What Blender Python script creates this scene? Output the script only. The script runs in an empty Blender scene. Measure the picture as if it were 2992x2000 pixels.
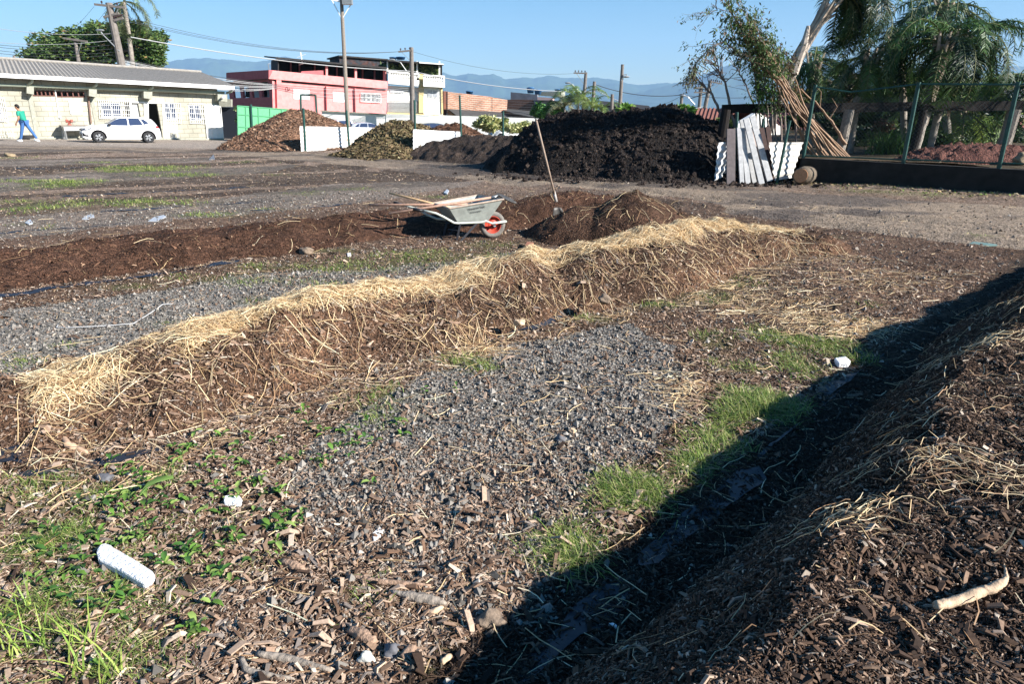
import bpy, math, random
import numpy as np
from mathutils import Vector, Matrix, Euler
random.seed(7); rng = np.random.default_rng(11)
sc = bpy.context.scene
COL = sc.collection
# ------------------------------------------------------------------ camera, sky, sun, exposure
F0, CX, CY, PITCH, CAMH = 1900.0, 1496.0, 1000.0, math.radians(19.69), 1.72
cam = bpy.data.cameras.new('camera'); camo = bpy.data.objects.new('camera', cam); COL.objects.link(camo)
camo.location = (0, 0, CAMH); camo.rotation_euler = (math.pi/2 - PITCH, 0, 0)
cam.sensor_width = 36; cam.lens = F0/2992*36; cam.clip_start = 0.05; cam.clip_end = 30000
sc.camera = camo
SUN_EL, SUN_ROT = math.radians(27), math.radians(114)
w = bpy.data.worlds.new("World"); sc.world = w; w.use_nodes = True
nt = w.node_tree; bg = nt.nodes['Background']; sky = nt.nodes.new('ShaderNodeTexSky')
sky.sky_type = 'NISHITA'; sky.sun_disc = False; sky.sun_elevation = SUN_EL; sky.sun_rotation = SUN_ROT
sky.air_density = 1.0; sky.dust_density = 0.0; sky.ozone_density = 2.2
hs = nt.nodes.new('ShaderNodeHueSaturation'); hs.inputs['Saturation'].default_value = 1.45
nt.links.new(sky.outputs[0], hs.inputs['Color']); nt.links.new(hs.outputs[0], bg.inputs[0]); bg.inputs[1].default_value = 0.05
sl = bpy.data.lights.new('sun', 'SUN'); sl.energy = 5.0; sl.angle = math.radians(0.5); sl.color = (1, 0.955, 0.89)
so = bpy.data.objects.new('sun', sl); COL.objects.link(so)
sdir = Vector((math.sin(SUN_ROT)*math.cos(SUN_EL), math.cos(SUN_ROT)*math.cos(SUN_EL), math.sin(SUN_EL)))
so.rotation_euler = (-sdir).to_track_quat('-Z', 'Y').to_euler(); so.location = (20, -10, 30)
sc.view_settings.view_transform = 'Standard'; sc.view_settings.look = 'None'
sc.view_settings.exposure = 1.45; sc.view_settings.gamma = 1.0
sc.render.engine = 'CYCLES'
sc.cycles.max_bounces = 6; sc.cycles.transparent_max_bounces = 12; sc.cycles.volume_bounces = 0

# ------------------------------------------------------------------ photo layout -> metres
cp, sp = math.cos(PITCH), math.sin(PITCH)
def ray(px, py):
    u = (px-CX)/F0; v = (CY-py)/F0
    return u, cp+v*sp, v*cp-sp
def G(px, py, z=0.0):                 # point of the plane at height z seen at that place of the photo
    a, b, c = ray(px, py); t = (z-CAMH)/c
    return Vector((a*t, b*t, z))
def PT(px, py, Y):                    # point at distance Y
    a, b, c = ray(px, py); t = Y/b
    return Vector((a*t, Y, CAMH+c*t))
K = 2992/2346
def g2(l, z=0.0): return [(G(x*K, y*K, z).x, G(x*K, y*K, z).y) for x, y in l]
class Wall:                           # vertical plane through two photo points at given distances
    def __init__(s, p, Yp, q, Yq):
        s.A = PT(*p, Yp); s.B = PT(*q, Yq)
        d = (s.B-s.A); d.z = 0; s.d = d.normalized(); n = Vector((d.y, -d.x, 0)).normalized()
        if n.y > 0: n = -n
        s.n = n
    def F(s, px, py, off=0.0):        # off>0: towards the camera side
        r = Vector(ray(px, py)); O = Vector((0, 0, CAMH)); P0 = s.A+s.n*off
        t = (P0-O).dot(s.n)/r.dot(s.n)
        return O+r*t
    def U(s, p): return (p-s.A).dot(s.d)
    def at(s, u, z, off=0.0):
        p = s.A+s.d*u+s.n*off; return Vector((p.x, p.y, z))

# ------------------------------------------------------------------ noise
def _h(ix, iy, seed):
    n = (ix.astype(np.int64)*374761393+iy.astype(np.int64)*668265263+seed*1442695041) & 0xffffffff
    n = ((n ^ (n >> 13))*1274126177) & 0xffffffff
    return ((n ^ (n >> 16)) & 0xffff)/65535.0
def vnoise(x, y, s=0):
    ix = np.floor(x); iy = np.floor(y); fx = x-ix; fy = y-iy
    fx = fx*fx*(3-2*fx); fy = fy*fy*(3-2*fy)
    a = _h(ix, iy, s); b = _h(ix+1, iy, s); c = _h(ix, iy+1, s); d = _h(ix+1, iy+1, s)
    return (a*(1-fx)+b*fx)*(1-fy)+(c*(1-fx)+d*fx)*fy
def fbm(x, y, f, o=4, s=0, g=0.5):
    r = 0; a = 1; t = 0
    for i in range(o):
        r = r+a*(vnoise(x*f+i*17.3, y*f-i*9.1, s+i)-0.5)*2; t += a; a *= g; f *= 2.03
    return r/t
def sstep(a, b, x):
    t = np.clip((x-a)/(b-a), 0, 1); return t*t*(3-2*t)

# ------------------------------------------------------------------ materials
MATS = {}
def mat(name, col, rough=0.8, var=0.0, scale=8.0, bump=0.0, bscale=40.0, metal=0.0, attr=False, spec=0.3, col2=None, dist=0.02, trans=0.0, cut=0.5):
    if name in MATS: return MATS[name]
    m = bpy.data.materials.new(name); m.use_nodes = True; n = m.node_tree; L = n.links
    b = n.nodes['Principled BSDF']; b.inputs['Roughness'].default_value = rough; b.inputs['Metallic'].default_value = metal
    b.inputs['Specular IOR Level'].default_value = spec
    tc = n.nodes.new('ShaderNodeTexCoord')
    base = None
    if attr:
        a = n.nodes.new('ShaderNodeAttribute'); a.attribute_name = 'Col'; base = a.outputs['Color']
    if var > 0 or col2:
        nz = n.nodes.new('ShaderNodeTexNoise'); nz.inputs['Scale'].default_value = scale; nz.inputs['Detail'].default_value = 8
        nz.inputs['Roughness'].default_value = 0.65
        L.new(tc.outputs['Object'], nz.inputs['Vector'])
        if col2:
            r = n.nodes.new('ShaderNodeValToRGB'); r.color_ramp.elements[0].position = cut-0.08; r.color_ramp.elements[1].position = cut+0.08
            r.color_ramp.elements[0].color = (*col, 1); r.color_ramp.elements[1].color = (*col2, 1)
            L.new(nz.outputs['Fac'], r.inputs[0]); src = r.outputs[0]
        else:
            src = base
        if var > 0:
            mr = n.nodes.new('ShaderNodeMapRange'); mr.inputs[1].default_value = 0.25; mr.inputs[2].default_value = 0.75
            mr.inputs[3].default_value = 1-var; mr.inputs[4].default_value = 1+var
            nz2 = n.nodes.new('ShaderNodeTexNoise'); nz2.inputs['Scale'].default_value = scale*2.3; nz2.inputs['Detail'].default_value = 8
            L.new(tc.outputs['Object'], nz2.inputs['Vector']); L.new(nz2.outputs['Fac'], mr.inputs[0])
            mx = n.nodes.new('ShaderNodeVectorMath'); mx.operation = 'SCALE'
            if src is not None: L.new(src, mx.inputs[0])
            else: mx.inputs[0].default_value = col
            L.new(mr.outputs[0], mx.inputs['Scale']); src = mx.outputs[0]
        base = src
    if base is not None: L.new(base, b.inputs['Base Color'])
    else: b.inputs['Base Color'].default_value = (*col, 1)
    if bump > 0:
        nb = n.nodes.new('ShaderNodeTexNoise'); nb.inputs['Scale'].default_value = bscale; nb.inputs['Detail'].default_value = 6
        L.new(tc.outputs['Object'], nb.inputs['Vector'])
        bp = n.nodes.new('ShaderNodeBump'); bp.inputs['Strength'].default_value = bump; bp.inputs['Distance'].default_value = dist
        L.new(nb.outputs['Fac'], bp.inputs['Height']); L.new(bp.outputs[0], b.inputs['Normal'])
    if trans > 0:
        tr = n.nodes.new('ShaderNodeBsdfTranslucent'); mxs = n.nodes.new('ShaderNodeMixShader'); mxs.inputs[0].default_value = trans
        if base is not None: L.new(base, tr.inputs[0])
        else: tr.inputs[0].default_value = (*col, 1)
        L.new(b.outputs[0], mxs.inputs[1]); L.new(tr.outputs[0], mxs.inputs[2])
        L.new(mxs.outputs[0], n.nodes['Material Output'].inputs[0])
    MATS[name] = m
    return m
def brickmat(name, c1, c2, mortar, bw, bh, ms=0.02, axis=None, var=0.25):
    # axis: unit vector along the wall; brick pattern over (along, z)
    m = bpy.data.materials.new(name); m.use_nodes = True; n = m.node_tree; L = n.links; b = n.nodes['Principled BSDF']
    b.inputs['Roughness'].default_value = 0.9; b.inputs['Specular IOR Level'].default_value = 0.2
    g = n.nodes.new('ShaderNodeNewGeometry')
    dt = n.nodes.new('ShaderNodeVectorMath'); dt.operation = 'DOT_PRODUCT'; dt.inputs[1].default_value = (axis.x, axis.y, 0)
    L.new(g.outputs['Position'], dt.inputs[0])
    sx = n.nodes.new('ShaderNodeSeparateXYZ'); L.new(g.outputs['Position'], sx.inputs[0])
    cb = n.nodes.new('ShaderNodeCombineXYZ'); L.new(dt.outputs['Value'], cb.inputs[0]); L.new(sx.outputs[2], cb.inputs[1])
    bt = n.nodes.new('ShaderNodeTexBrick'); bt.inputs['Scale'].default_value = 1
    bt.inputs['Brick Width'].default_value = bw; bt.inputs['Row Height'].default_value = bh; bt.inputs['Mortar Size'].default_value = ms
    bt.inputs['Color1'].default_value = (*c1, 1); bt.inputs['Color2'].default_value = (*c2, 1); bt.inputs['Mortar'].default_value = (*mortar, 1)
    bt.inputs['Mortar Smooth'].default_value = 0.3
    L.new(cb.outputs[0], bt.inputs[0])
    nz = n.nodes.new('ShaderNodeTexNoise'); nz.inputs['Scale'].default_value = 0.8; nz.inputs['Detail'].default_value = 8
    L.new(g.outputs['Position'], nz.inputs['Vector'])
    mr = n.nodes.new('ShaderNodeMapRange'); mr.inputs[1].default_value = .3; mr.inputs[2].default_value = .7; mr.inputs[3].default_value = 1-var; mr.inputs[4].default_value = 1+var*.6
    L.new(nz.outputs['Fac'], mr.inputs[0])
    mx = n.nodes.new('ShaderNodeVectorMath'); mx.operation = 'SCALE'; L.new(bt.outputs[0], mx.inputs[0]); L.new(mr.outputs[0], mx.inputs['Scale'])
    L.new(mx.outputs[0], b.inputs['Base Color'])
    bp = n.nodes.new('ShaderNodeBump'); bp.inputs['Strength'].default_value = .5; bp.inputs['Distance'].default_value = 0.01; bp.invert = True
    L.new(bt.outputs['Fac'], bp.inputs['Height']); L.new(bp.outputs[0], b.inputs['Normal'])
    return m

# ------------------------------------------------------------------ mesh helpers
def link(o, parent=None):
    COL.objects.link(o)
    if parent is not None: o.parent = parent; o.matrix_parent_inverse = Matrix.Identity(4)
    return o
def np_obj(name, V, Fq, m, parent=None, col=None, smooth=False):   # uniform polygons, fast; V in world space
    if parent is not None: V = V-np.array(parent_world(parent))
    me = bpy.data.meshes.new(name); k = Fq.shape[1]
    me.vertices.add(len(V)); me.vertices.foreach_set('co', V.astype(np.float32).ravel())
    me.loops.add(len(Fq)*k); me.loops.foreach_set('vertex_index', Fq.astype(np.int32).ravel())
    me.polygons.add(len(Fq)); me.polygons.foreach_set('loop_start', (np.arange(len(Fq))*k).astype(np.int32))
    me.polygons.foreach_set('use_smooth', np.full(len(Fq), smooth))
    if col is not None:
        a = me.color_attributes.new('Col', 'FLOAT_COLOR', 'POINT')
        c4 = np.ones((len(V), 4), np.float32); c4[:, :3] = col; a.data.foreach_set('color', c4.ravel())
    me.update(calc_edges=True); me.materials.append(m)
    return link(bpy.data.objects.new(name, me), parent)
def parent_world(p):
    v = Vector((0, 0, 0))
    while p is not None: v = v+p.location; p = p.parent
    return v
def tag(o, label=None, cat=None, group=None, kind=None):
    if label: o['label'] = label
    if cat: o['category'] = cat
    if group: o['group'] = group
    if kind: o['kind'] = kind
    return o
def thing(name, loc, label, cat, group=None):
    o = bpy.data.objects.new(name, None); o.location = loc; o.empty_display_size = .1; COL.objects.link(o)
    return tag(o, label, cat, group)
class MB:
    def __init__(s): s.v = []; s.f = []
    def quad(s, a, b, c, d): i = len(s.v); s.v += [tuple(a), tuple(b), tuple(c), tuple(d)]; s.f.append((i, i+1, i+2, i+3)); return s
    def hexa(s, A, B):                 # two quads (same winding) joined
        i = len(s.v); s.v += [tuple(p) for p in A]+[tuple(p) for p in B]; k = len(A)
        s.f.append(tuple(range(i, i+k))[::-1]); s.f.append(tuple(range(i+k, i+2*k)))
        for j in range(k): s.f.append((i+j, i+(j+1) % k, i+k+(j+1) % k, i+k+j))
        return s
    def box(s, c, sz, rot=None):
        c = Vector(c); h = Vector(sz)/2; R = rot if rot is not None else Matrix.Identity(3)
        P = [c+R @ Vector((x*h.x, y*h.y, z*h.z)) for z in (-1, 1) for x, y in ((-1, -1), (1, -1), (1, 1), (-1, 1))]
        return s.hexa(P[:4], P[4:])
    def beam(s, a, b, w, h, up=Vector((0, 0, 1))):
        a = Vector(a); b = Vector(b); d = (b-a).normalized(); x = d.cross(up)
        if x.length < 1e-4: x = Vector((1, 0, 0))
        x.normalize(); y = x.cross(d).normalized()
        A = [a+x*sx*w/2+y*sy*h/2 for sx, sy in ((-1, -1), (1, -1), (1, 1), (-1, 1))]
        B = [b+x*sx*w/2+y*sy*h/2 for sx, sy in ((-1, -1), (1, -1), (1, 1), (-1, 1))]
        return s.hexa(A, B)
    def tube(s, pts, r, n=8, cap=True):
        pts = [Vector(p) for p in pts]; m = len(pts)
        rs = r if isinstance(r, (list, tuple)) else [r]*m
        i0 = len(s.v); prev = None
        for k, p in enumerate(pts):
            d = (pts[min(k+1, m-1)]-pts[max(k-1, 0)]).normalized()
            if prev is None:
                x = d.cross(Vector((0, 0, 1)));
                if x.length < .1: x = d.cross(Vector((1, 0, 0)))
            else: x = prev-d*prev.dot(d)
            x.normalize(); y = d.cross(x); prev = x
            for j in range(n):
                a = 2*math.pi*j/n; s.v.append(tuple(p+(x*math.cos(a)+y*math.sin(a))*rs[k]))
        for k in range(m-1):
            for j in range(n):
                a = i0+k*n+j; b = i0+k*n+(j+1) % n; s.f.append((a, b, b+n, a+n))
        if cap: s.f.append(tuple(i0+j for j in range(n))[::-1]); s.f.append(tuple(i0+(m-1)*n+j for j in range(n)))
        return s
    def lathe(s, c, prof, n=16, axis='Z'):   # prof [(r,z)]
        i0 = len(s.v); c = Vector(c)
        for r, z in prof:
            for j in range(n):
                a = 2*math.pi*j/n; x, y = r*math.cos(a), r*math.sin(a)
                s.v.append(tuple(c+(Vector((x, y, z)) if axis == 'Z' else Vector((x, z, y)) if axis == 'Y' else Vector((z, x, y)))))
        for k in range(len(prof)-1):
            for j in range(n):
                a = i0+k*n+j; b = i0+k*n+(j+1) % n; s.f.append((a, b, b+n, a+n))
        s.f.append(tuple(i0+j for j in range(n))[::-1]); s.f.append(tuple(i0+(len(prof)-1)*n+j for j in range(n)))
        return s
    def blob(s, c, r, seed=0, amp=.2, sub=2, R=None):
        bm = icos[sub]; c = Vector(c); i0 = len(s.v); r = Vector(r) if not isinstance(r, (int, float)) else Vector((r, r, r))
        rr = random.Random(seed); off = [rr.uniform(0, 6.28) for _ in range(6)]
        for v in bm[0]:
            k = 1+amp*(math.sin(v[0]*3.1+off[0])*math.sin(v[1]*2.7+off[1])+.6*math.sin(v[2]*5.3+off[2]+v[0]*4)+.4*math.sin(v[1]*9+off[3])*math.sin(v[0]*8+off[4]))
            p = Vector((v[0]*r.x, v[1]*r.y, v[2]*r.z))*k
            if R: p = R @ p
            s.v.append(tuple(c+p))
        s.f += [tuple(i0+k for k in f) for f in bm[1]]
        return s
    def obj(s, name, m, parent=None, smooth=False, bevel=0):
        V = s.v
        if parent is not None:
            pw = parent_world(parent); V = [(a-pw.x, b-pw.y, c-pw.z) for a, b, c in V]
        me = bpy.data.meshes.new(name); me.from_pydata(V, [], s.f); me.materials.append(m)
        if smooth: me.polygons.foreach_set('use_smooth', [True]*len(me.polygons))
        me.update(); o = link(bpy.data.objects.new(name, me), parent)
        if bevel: b = o.modifiers.new('bevel', 'BEVEL'); b.width = bevel; b.segments = 2; b.limit_method = 'ANGLE'
        return o
import bmesh
icos = {}
for sub in (1, 2, 3):
    bm = bmesh.new(); bmesh.ops.create_icosphere(bm, subdivisions=sub, radius=1)
    icos[sub] = ([tuple(v.co) for v in bm.verts], [tuple(v.index for v in f.verts) for f in bm.faces]); bm.free()
def text_obj(txt, size, m, parent, M, thick=0.001):
    cu = bpy.data.curves.new('lettering', 'FONT'); cu.body = txt; cu.size = size; cu.extrude = thick; cu.align_x = 'CENTER'; cu.align_y = 'CENTER'
    tmp = bpy.data.objects.new('lettering', cu); COL.objects.link(tmp)
    dg = bpy.context.evaluated_depsgraph_get(); me = bpy.data.meshes.new_from_object(tmp.evaluated_get(dg))
    bpy.data.objects.remove(tmp); me.materials.clear(); me.materials.append(m); me.transform(M)
    return link(bpy.data.objects.new('lettering', me), parent)
def recenter(o, base):                # give a world-space mesh its origin at its base
    base = Vector(base); o.data.transform(Matrix.Translation(-base)); o.location = base
    return o

# ------------------------------------------------------------------ terrain and heaps as height functions
WL = Wall((0, 406), 37.6, (655, 407.5), 45.8)
def base_z(x, y):                     # the yard, falling about a metre to the street behind
    u = (x-WL.A.x)*WL.d.x+(y-WL.A.y)*WL.d.y; k = sstep(26, 32, y+.25*(x+20))*(1-sstep(-17, -13, x))
    return base0(x, y)+k*np.clip(.19-.0335*np.clip(u, -4, 14), -.3, .4)
def base0(x, y):
    z = -1.0*sstep(38, 56, y)*sstep(-19, -14, x)-0.35*sstep(49, 56, y)*(1-sstep(-19, -14, x))
    return z
RUT = [g2([(700, 350), (1100, 395), (1600, 455), (2000, 495), (2400, 540), (3000, 600)]), g2([(600, 370), (1100, 412), (1600, 480), (2346, 570), (3000, 640)])]
def seg_d(x, y, pl):
    best = np.full(x.shape, 1e9)
    for (ax, ay), (bx, by) in zip(pl[:-1], pl[1:]):
        dx, dy = bx-ax, by-ay; t = np.clip(((x-ax)*dx+(y-ay)*dy)/(dx*dx+dy*dy), 0, 1)
        best = np.minimum(best, np.hypot(x-ax-t*dx, y-ay-t*dy))
    return best
def ground_z(x, y):
    z = base_z(x, y); near = sstep(60, 30, np.hypot(x, y))
    z = z+near*(0.035*fbm(x, y, .9, 4, 3)+0.014*fbm(x, y, 9, 3, 5))
    for pl in RUT:
        d = seg_d(x, y, pl); z = z-0.05*np.exp(-(d/.22)**2)*near+0.035*np.exp(-((d-.45)/.2)**2)*near
    return z
def GT(px, py):                        # point of the terrain seen at that place of the photo
    z = 0.0
    for _ in range(12): p = G(px, py, z); z = float(base_z(np.array([p.x]), np.array([p.y]))[0])*.6+z*.4
    return Vector((p.x, p.y, z))
def perp(x, y): return x*.692-y*.722     # distance across the rows, the dark row being near 0
HEAPS = {}
def heap(key, pts, exp=1.6, plateau=0, namp=.05, nf=2.0, seed=1, clump=0, cf=3.0):
    HEAPS[key] = dict(pts=pts, exp=exp, pl=plateau, namp=namp, nf=nf, seed=seed, clump=clump, cf=cf)
def heap_z(key, x, y):
    h = HEAPS[key]; best = np.full(x.shape, -1.0)
    wx = x+.12*fbm(x, y, 1.3, 2, h['seed']+50); wy = y+.12*fbm(x, y, 1.3, 2, h['seed']+60)
    P = h['pts']; P = P if len(P) > 1 else P+[tuple(np.add(P[0], (1e-3, 0, 0, 0)))]
    for a, b in zip(P[:-1], P[1:]):
        dx, dy = b[0]-a[0], b[1]-a[1]; t = np.clip(((wx-a[0])*dx+(wy-a[1])*dy)/(dx*dx+dy*dy), 0, 1)
        d = np.hypot(wx-a[0]-t*dx, wy-a[1]-t*dy); H = a[2]+t*(b[2]-a[2]); W = a[3]+t*(b[3]-a[3])
        u = np.clip((d-h['pl'])/W, 0, 1.25)
        z = H*(1-u**h['exp'])*np.where(u < 1, 1, 1)
        best = np.maximum(best, z)
    n = h['namp']*fbm(x, y, h['nf'], 5, h['seed'], .6)
    if h['clump']:
        c = vnoise(x*h['cf'], y*h['cf'], h['seed']+7)*.5+vnoise(x*h['cf']*2.3, y*h['cf']*2.3, h['seed']+8)*.3+vnoise(x*h['cf']*5, y*h['cf']*5, h['seed']+9)*.2
        n = n+h['clump']*(np.abs(c-.5)*2-.25)
    return best+n*sstep(-.05, .15, best)-.015
def to_crest(l):                      # (px,py,H,W) -> (x,y,H,W)
    return [(G(a, b, H).x, G(a, b, H).y, H, W) for a, b, H, W in l]
straw_crest = to_crest([(-40, 1160, .2, .5), (120, 1095, .3, .66), (380, 1012, .34, .78), (714, 912, .37, .8), (1071, 848, .36, .82), (1290, 816, .34, .82), (1600, 738, .40, .85), (1913, 688, .40, .85), (2120, 650, .36, .8), (2320, 660, .26, .75)])
heap('straw', straw_crest, 1.55, namp=.15, nf=1.9, seed=2)
brown_crest = to_crest([(-420, 790, .2, .9), (0, 735, .24, .95), (380, 692, .26, .95), (765, 655, .26, .95), (1110, 620, .27, .9), (1400, 592, .3, .9), (1560, 570, .38, .9), (1740, 562, .42, .9), (1820, 580, .25, .8)])
heap('brown', brown_crest, 1.6, namp=.12, nf=2.0, seed=5)
heap('mound', to_crest([(1700, 602, .42, .85), (1780, 580, .5, .9), (1850, 552, .66, 1.05), (1960, 600, .35, .8)]), 1.25, namp=.08, nf=2.5, seed=8)
dr = Vector((.72, .69)).normalized(); pr = Vector((dr.y, -dr.x))
def rp(s, p): return (dr.x*s+pr.x*p, dr.y*s+pr.y*p)
heap('dark', [(*rp(-2.5, .3), .44, .48), (*rp(1, .17), .47, .5), (*rp(3, .08), .5, .5), (*rp(6, .02), .52, .52), (*rp(9.3, .05), .42, .55)], 1.25, plateau=.62, namp=.09, nf=1.8, seed=12)
def hp(px, py, Y, W): p = PT(px, py, Y); return (p.x, Y, p.z, W)
heap('soil', [hp(1595, 342, 20.8, 1.9), hp(1640, 330, 20.6, 2.3), hp(1700, 322, 20.4, 2.6), hp(1800, 326, 20.2, 2.8), hp(1890, 318, 20.2, 3.0), hp(1950, 306, 19.8, 3.2), hp(2030, 335, 19.3, 2.9), hp(2130, 385, 19.2, 2.2)], 1.3, namp=.1, nf=1.5, seed=21, clump=.15, cf=2.8)
heap('soil_low', [hp(1290, 408, 26, 1.6), hp(1350, 396, 25.5, 2.0), hp(1450, 396, 24.5, 2.0), hp(1560, 400, 23, 2.0)], 1.25, namp=.08, nf=1.5, seed=25, clump=.16, cf=2)
heap('chips', [hp(790, 355, 32.5, 2.6), hp(850, 322, 32.8, 3.3), hp(890, 320, 33, 3.3), hp(950, 345, 33.2, 3.0), hp(1000, 372, 33.5, 2.4)], 1.2, namp=.09, nf=1.5, seed=31, clump=.1, cf=2)
heap('green', [hp(1140, 358, 28.3, 2.1), hp(1175, 352, 28.2, 2.2), hp(1215, 362, 28.4, 2.0), hp(1260, 378, 29, 1.5)], 1.25, namp=.12, nf=1.8, seed=35, clump=.16, cf=2.4)
heap('green_low', [hp(1060, 428, 26.6, 1.3), hp(1105, 418, 26.2, 1.4), hp(1150, 430, 25.8, 1.3)], 1.3, namp=.1, nf=1.8, seed=37, clump=.12, cf=2.4)
heap('back', [hp(1290, 366, 35, 1.8), hp(1330, 356, 35, 1.9), hp(1355, 366, 35, 1.7)], 1.4, namp=.12, nf=1.8, seed=41, clump=.12, cf=2.4)
def all_z(x, y):
    z = ground_z(x, y)
    for k in HEAPS: z = np.maximum(z, heap_z(k, x, y))
    return z
def nrm(fn, x, y, e=.03):
    z = fn(x, y); dx = (fn(x+e, y)-z)/e; dy = (fn(x, y+e)-z)/e
    n = np.stack([-dx, -dy, np.ones_like(x)], 1); return z, n/np.linalg.norm(n, axis=1, keepdims=True)
def inpoly(x, y, poly):
    c = np.zeros(x.shape, bool); n = len(poly)
    for i in range(n):
        x1, y1 = poly[i]; x2, y2 = poly[(i+1) % n]
        if y1 == y2: continue
        c ^= ((y1 > y) != (y2 > y)) & (x < (x2-x1)*(y-y1)/(y2-y1)+x1)
    return c
# cover of the yard (display coordinates of the photo, turned into metres)
GRAVEL = [g2(l) for l in (
    [(720, 1090), (860, 960), (1010, 880), (1200, 790), (1420, 755), (1600, 790), (1640, 900), (1590, 1000), (1480, 1110), (1300, 1240), (1240, 1390), (1120, 1420), (990, 1330), (800, 1240), (700, 1180)],
    [(-600, 790), (0, 705), (330, 665), (700, 615), (1100, 590), (1220, 575), (1200, 600), (1000, 650), (800, 690), (560, 730), (300, 800), (0, 870), (-600, 960)],
    [(-400, 545), (0, 500), (400, 470), (700, 428), (900, 415), (1100, 420), (900, 455), (500, 500), (0, 548), (-400, 600)],
    [(-400, 415), (0, 403), (500, 385), (700, 380), (600, 395), (300, 415), (0, 440), (-400, 460)],
    [(-300, 372), (0, 366), (500, 362), (480, 372), (0, 382), (-300, 390)])]
GRASS = []
_r = random.Random(5)
_edge = []
for _ in range(34):
    _t = _r.random(); _edge.append((1285+_t*680+_r.gauss(-25, 28), 1275-_t*430+_r.gauss(-22, 20), _r.uniform(10, 34), _r.uniform(6, 16), _r.uniform(.8, 1.5)))
for _ in range(16): _edge.append((_r.uniform(0, 420), _r.uniform(1100, 1560), _r.uniform(25, 60), _r.uniform(14, 34), _r.uniform(.7, 1.3)))
for cx, cy, rx, ry, dn in _edge+[(120, 1150, 170, 60, 1), (160, 1260, 220, 60, .8), (150, 1390, 210, 90, 1), (350, 1330, 120, 60, .5), (300, 1500, 150, 60, .6), (500, 1230, 120, 50, .35), (880, 925, 75, 28, 1), (940, 950, 60, 30, .7), (1075, 838, 60, 14, 1), (1490, 695, 55, 14, 1.6), (1600, 680, 110, 20, .8), (1650, 650, 90, 16, .7), (1380, 735, 50, 12, .7),
        (1640, 790, 50, 28, .7), (1760, 770, 80, 20, .6), (1880, 790, 70, 24, .9), (1700, 840, 50, 20, .6), (1840, 840, 50, 24, .8), (1735, 935, 45, 26, 1.6), (1950, 740, 80, 15, .5), (1640, 1020, 55, 30, 1.2), (1580, 1060, 45, 24, 1.4), (1450, 1130, 60, 45, 1.7), (1520, 1090, 50, 26, 1.2), (1330, 1270, 45, 26, 1.5), (1320, 1210, 60, 24, 1.0), (1240, 1180, 26, 14, 1.2), (1660, 985, 30, 14, .8),
        (820, 1365, 70, 40, .5), (1020, 1475, 20, 14, 1.5), (985, 1545, 20, 20, 1), (640, 1270, 30, 18, .6),
        (1000, 585, 160, 10, 1.5), (900, 600, 200, 10, 1.2), (740, 615, 160, 10, 1.5), (560, 645, 140, 10, 1.4), (400, 640, 150, 6, .8), (1130, 560, 70, 8, .9), (770, 575, 60, 5, 1), (300, 660, 80, 6, 1), (590, 690, 50, 7, 1.2), (740, 655, 40, 5, 1.2), (480, 730, 90, 12, .5), (370, 745, 70, 9, .8), (60, 830, 60, 12, .7), (150, 790, 60, 8, .4),
        (150, 420, 70, 8, 2.2), (60, 415, 100, 3, 1.4), (330, 387, 90, 6, 2.2), (420, 400, 90, 4, 1.2), (480, 494, 70, 5, 2), (620, 480, 60, 3, .8), (330, 465, 120, 8, 1.5), (120, 472, 100, 12, 1.2), (30, 460, 60, 4, 2.4), (60, 515, 30, 3, 1.0), (110, 523, 14, 5, 1.4), (700, 443, 50, 3, .9), (20, 362, 60, 2, 1.0), (230, 372, 60, 2, .8), (560, 372, 50, 2, .7), (820, 435, 60, 3, .7), (640, 400, 40, 3, .4),
        (1050, 500, 20, 5, 1.5), (1010, 452, 60, 4, .8), (1900, 545, 30, 4, .6), (1990, 700, 60, 10, .3), (2250, 545, 30, 3, .8), (2010, 440, 90, 4, .9), (2120, 445, 100, 5, .5)]:
    c = G(cx*K, cy*K); ex = G((cx+rx)*K, cy*K); ey = G(cx*K, (cy-ry)*K)
    GRASS.append((c.x, c.y, abs(ex.x-c.x), max(.12, (ey.y-c.y)), dn))
def grass_w(x, y):
    w_ = np.zeros_like(x)
    for cx, cy, a, b, d in GRASS:
        q = ((x-cx)/a)**2+((y-cy)/b)**2; w_ = np.maximum(w_, d*np.exp(-q*1.1)*(q < 4))
    return w_*np.clip(.35+1.3*vnoise(x*3.1, y*3.1, 77), 0, 1.3)
road_poly = g2([(-900, 336), (300, 340), (700, 350), (1250, 378), (1700, 432), (2400, 478), (3400, 560), (3400, 700), (2346, 572), (1750, 498), (1550, 455), (1150, 418), (820, 382), (500, 352), (-900, 352)])
def zones(x, y):
    wx = x+.35*fbm(x, y, 1.1, 4, 90); wy = y+.35*fbm(x, y, 1.1, 4, 95)
    g = np.zeros_like(x)
    for p in GRAVEL: g = np.maximum(g, inpoly(wx, wy, p).astype(float))
    rd = inpoly(wx, wy, road_poly).astype(float)
    return g, rd
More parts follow.
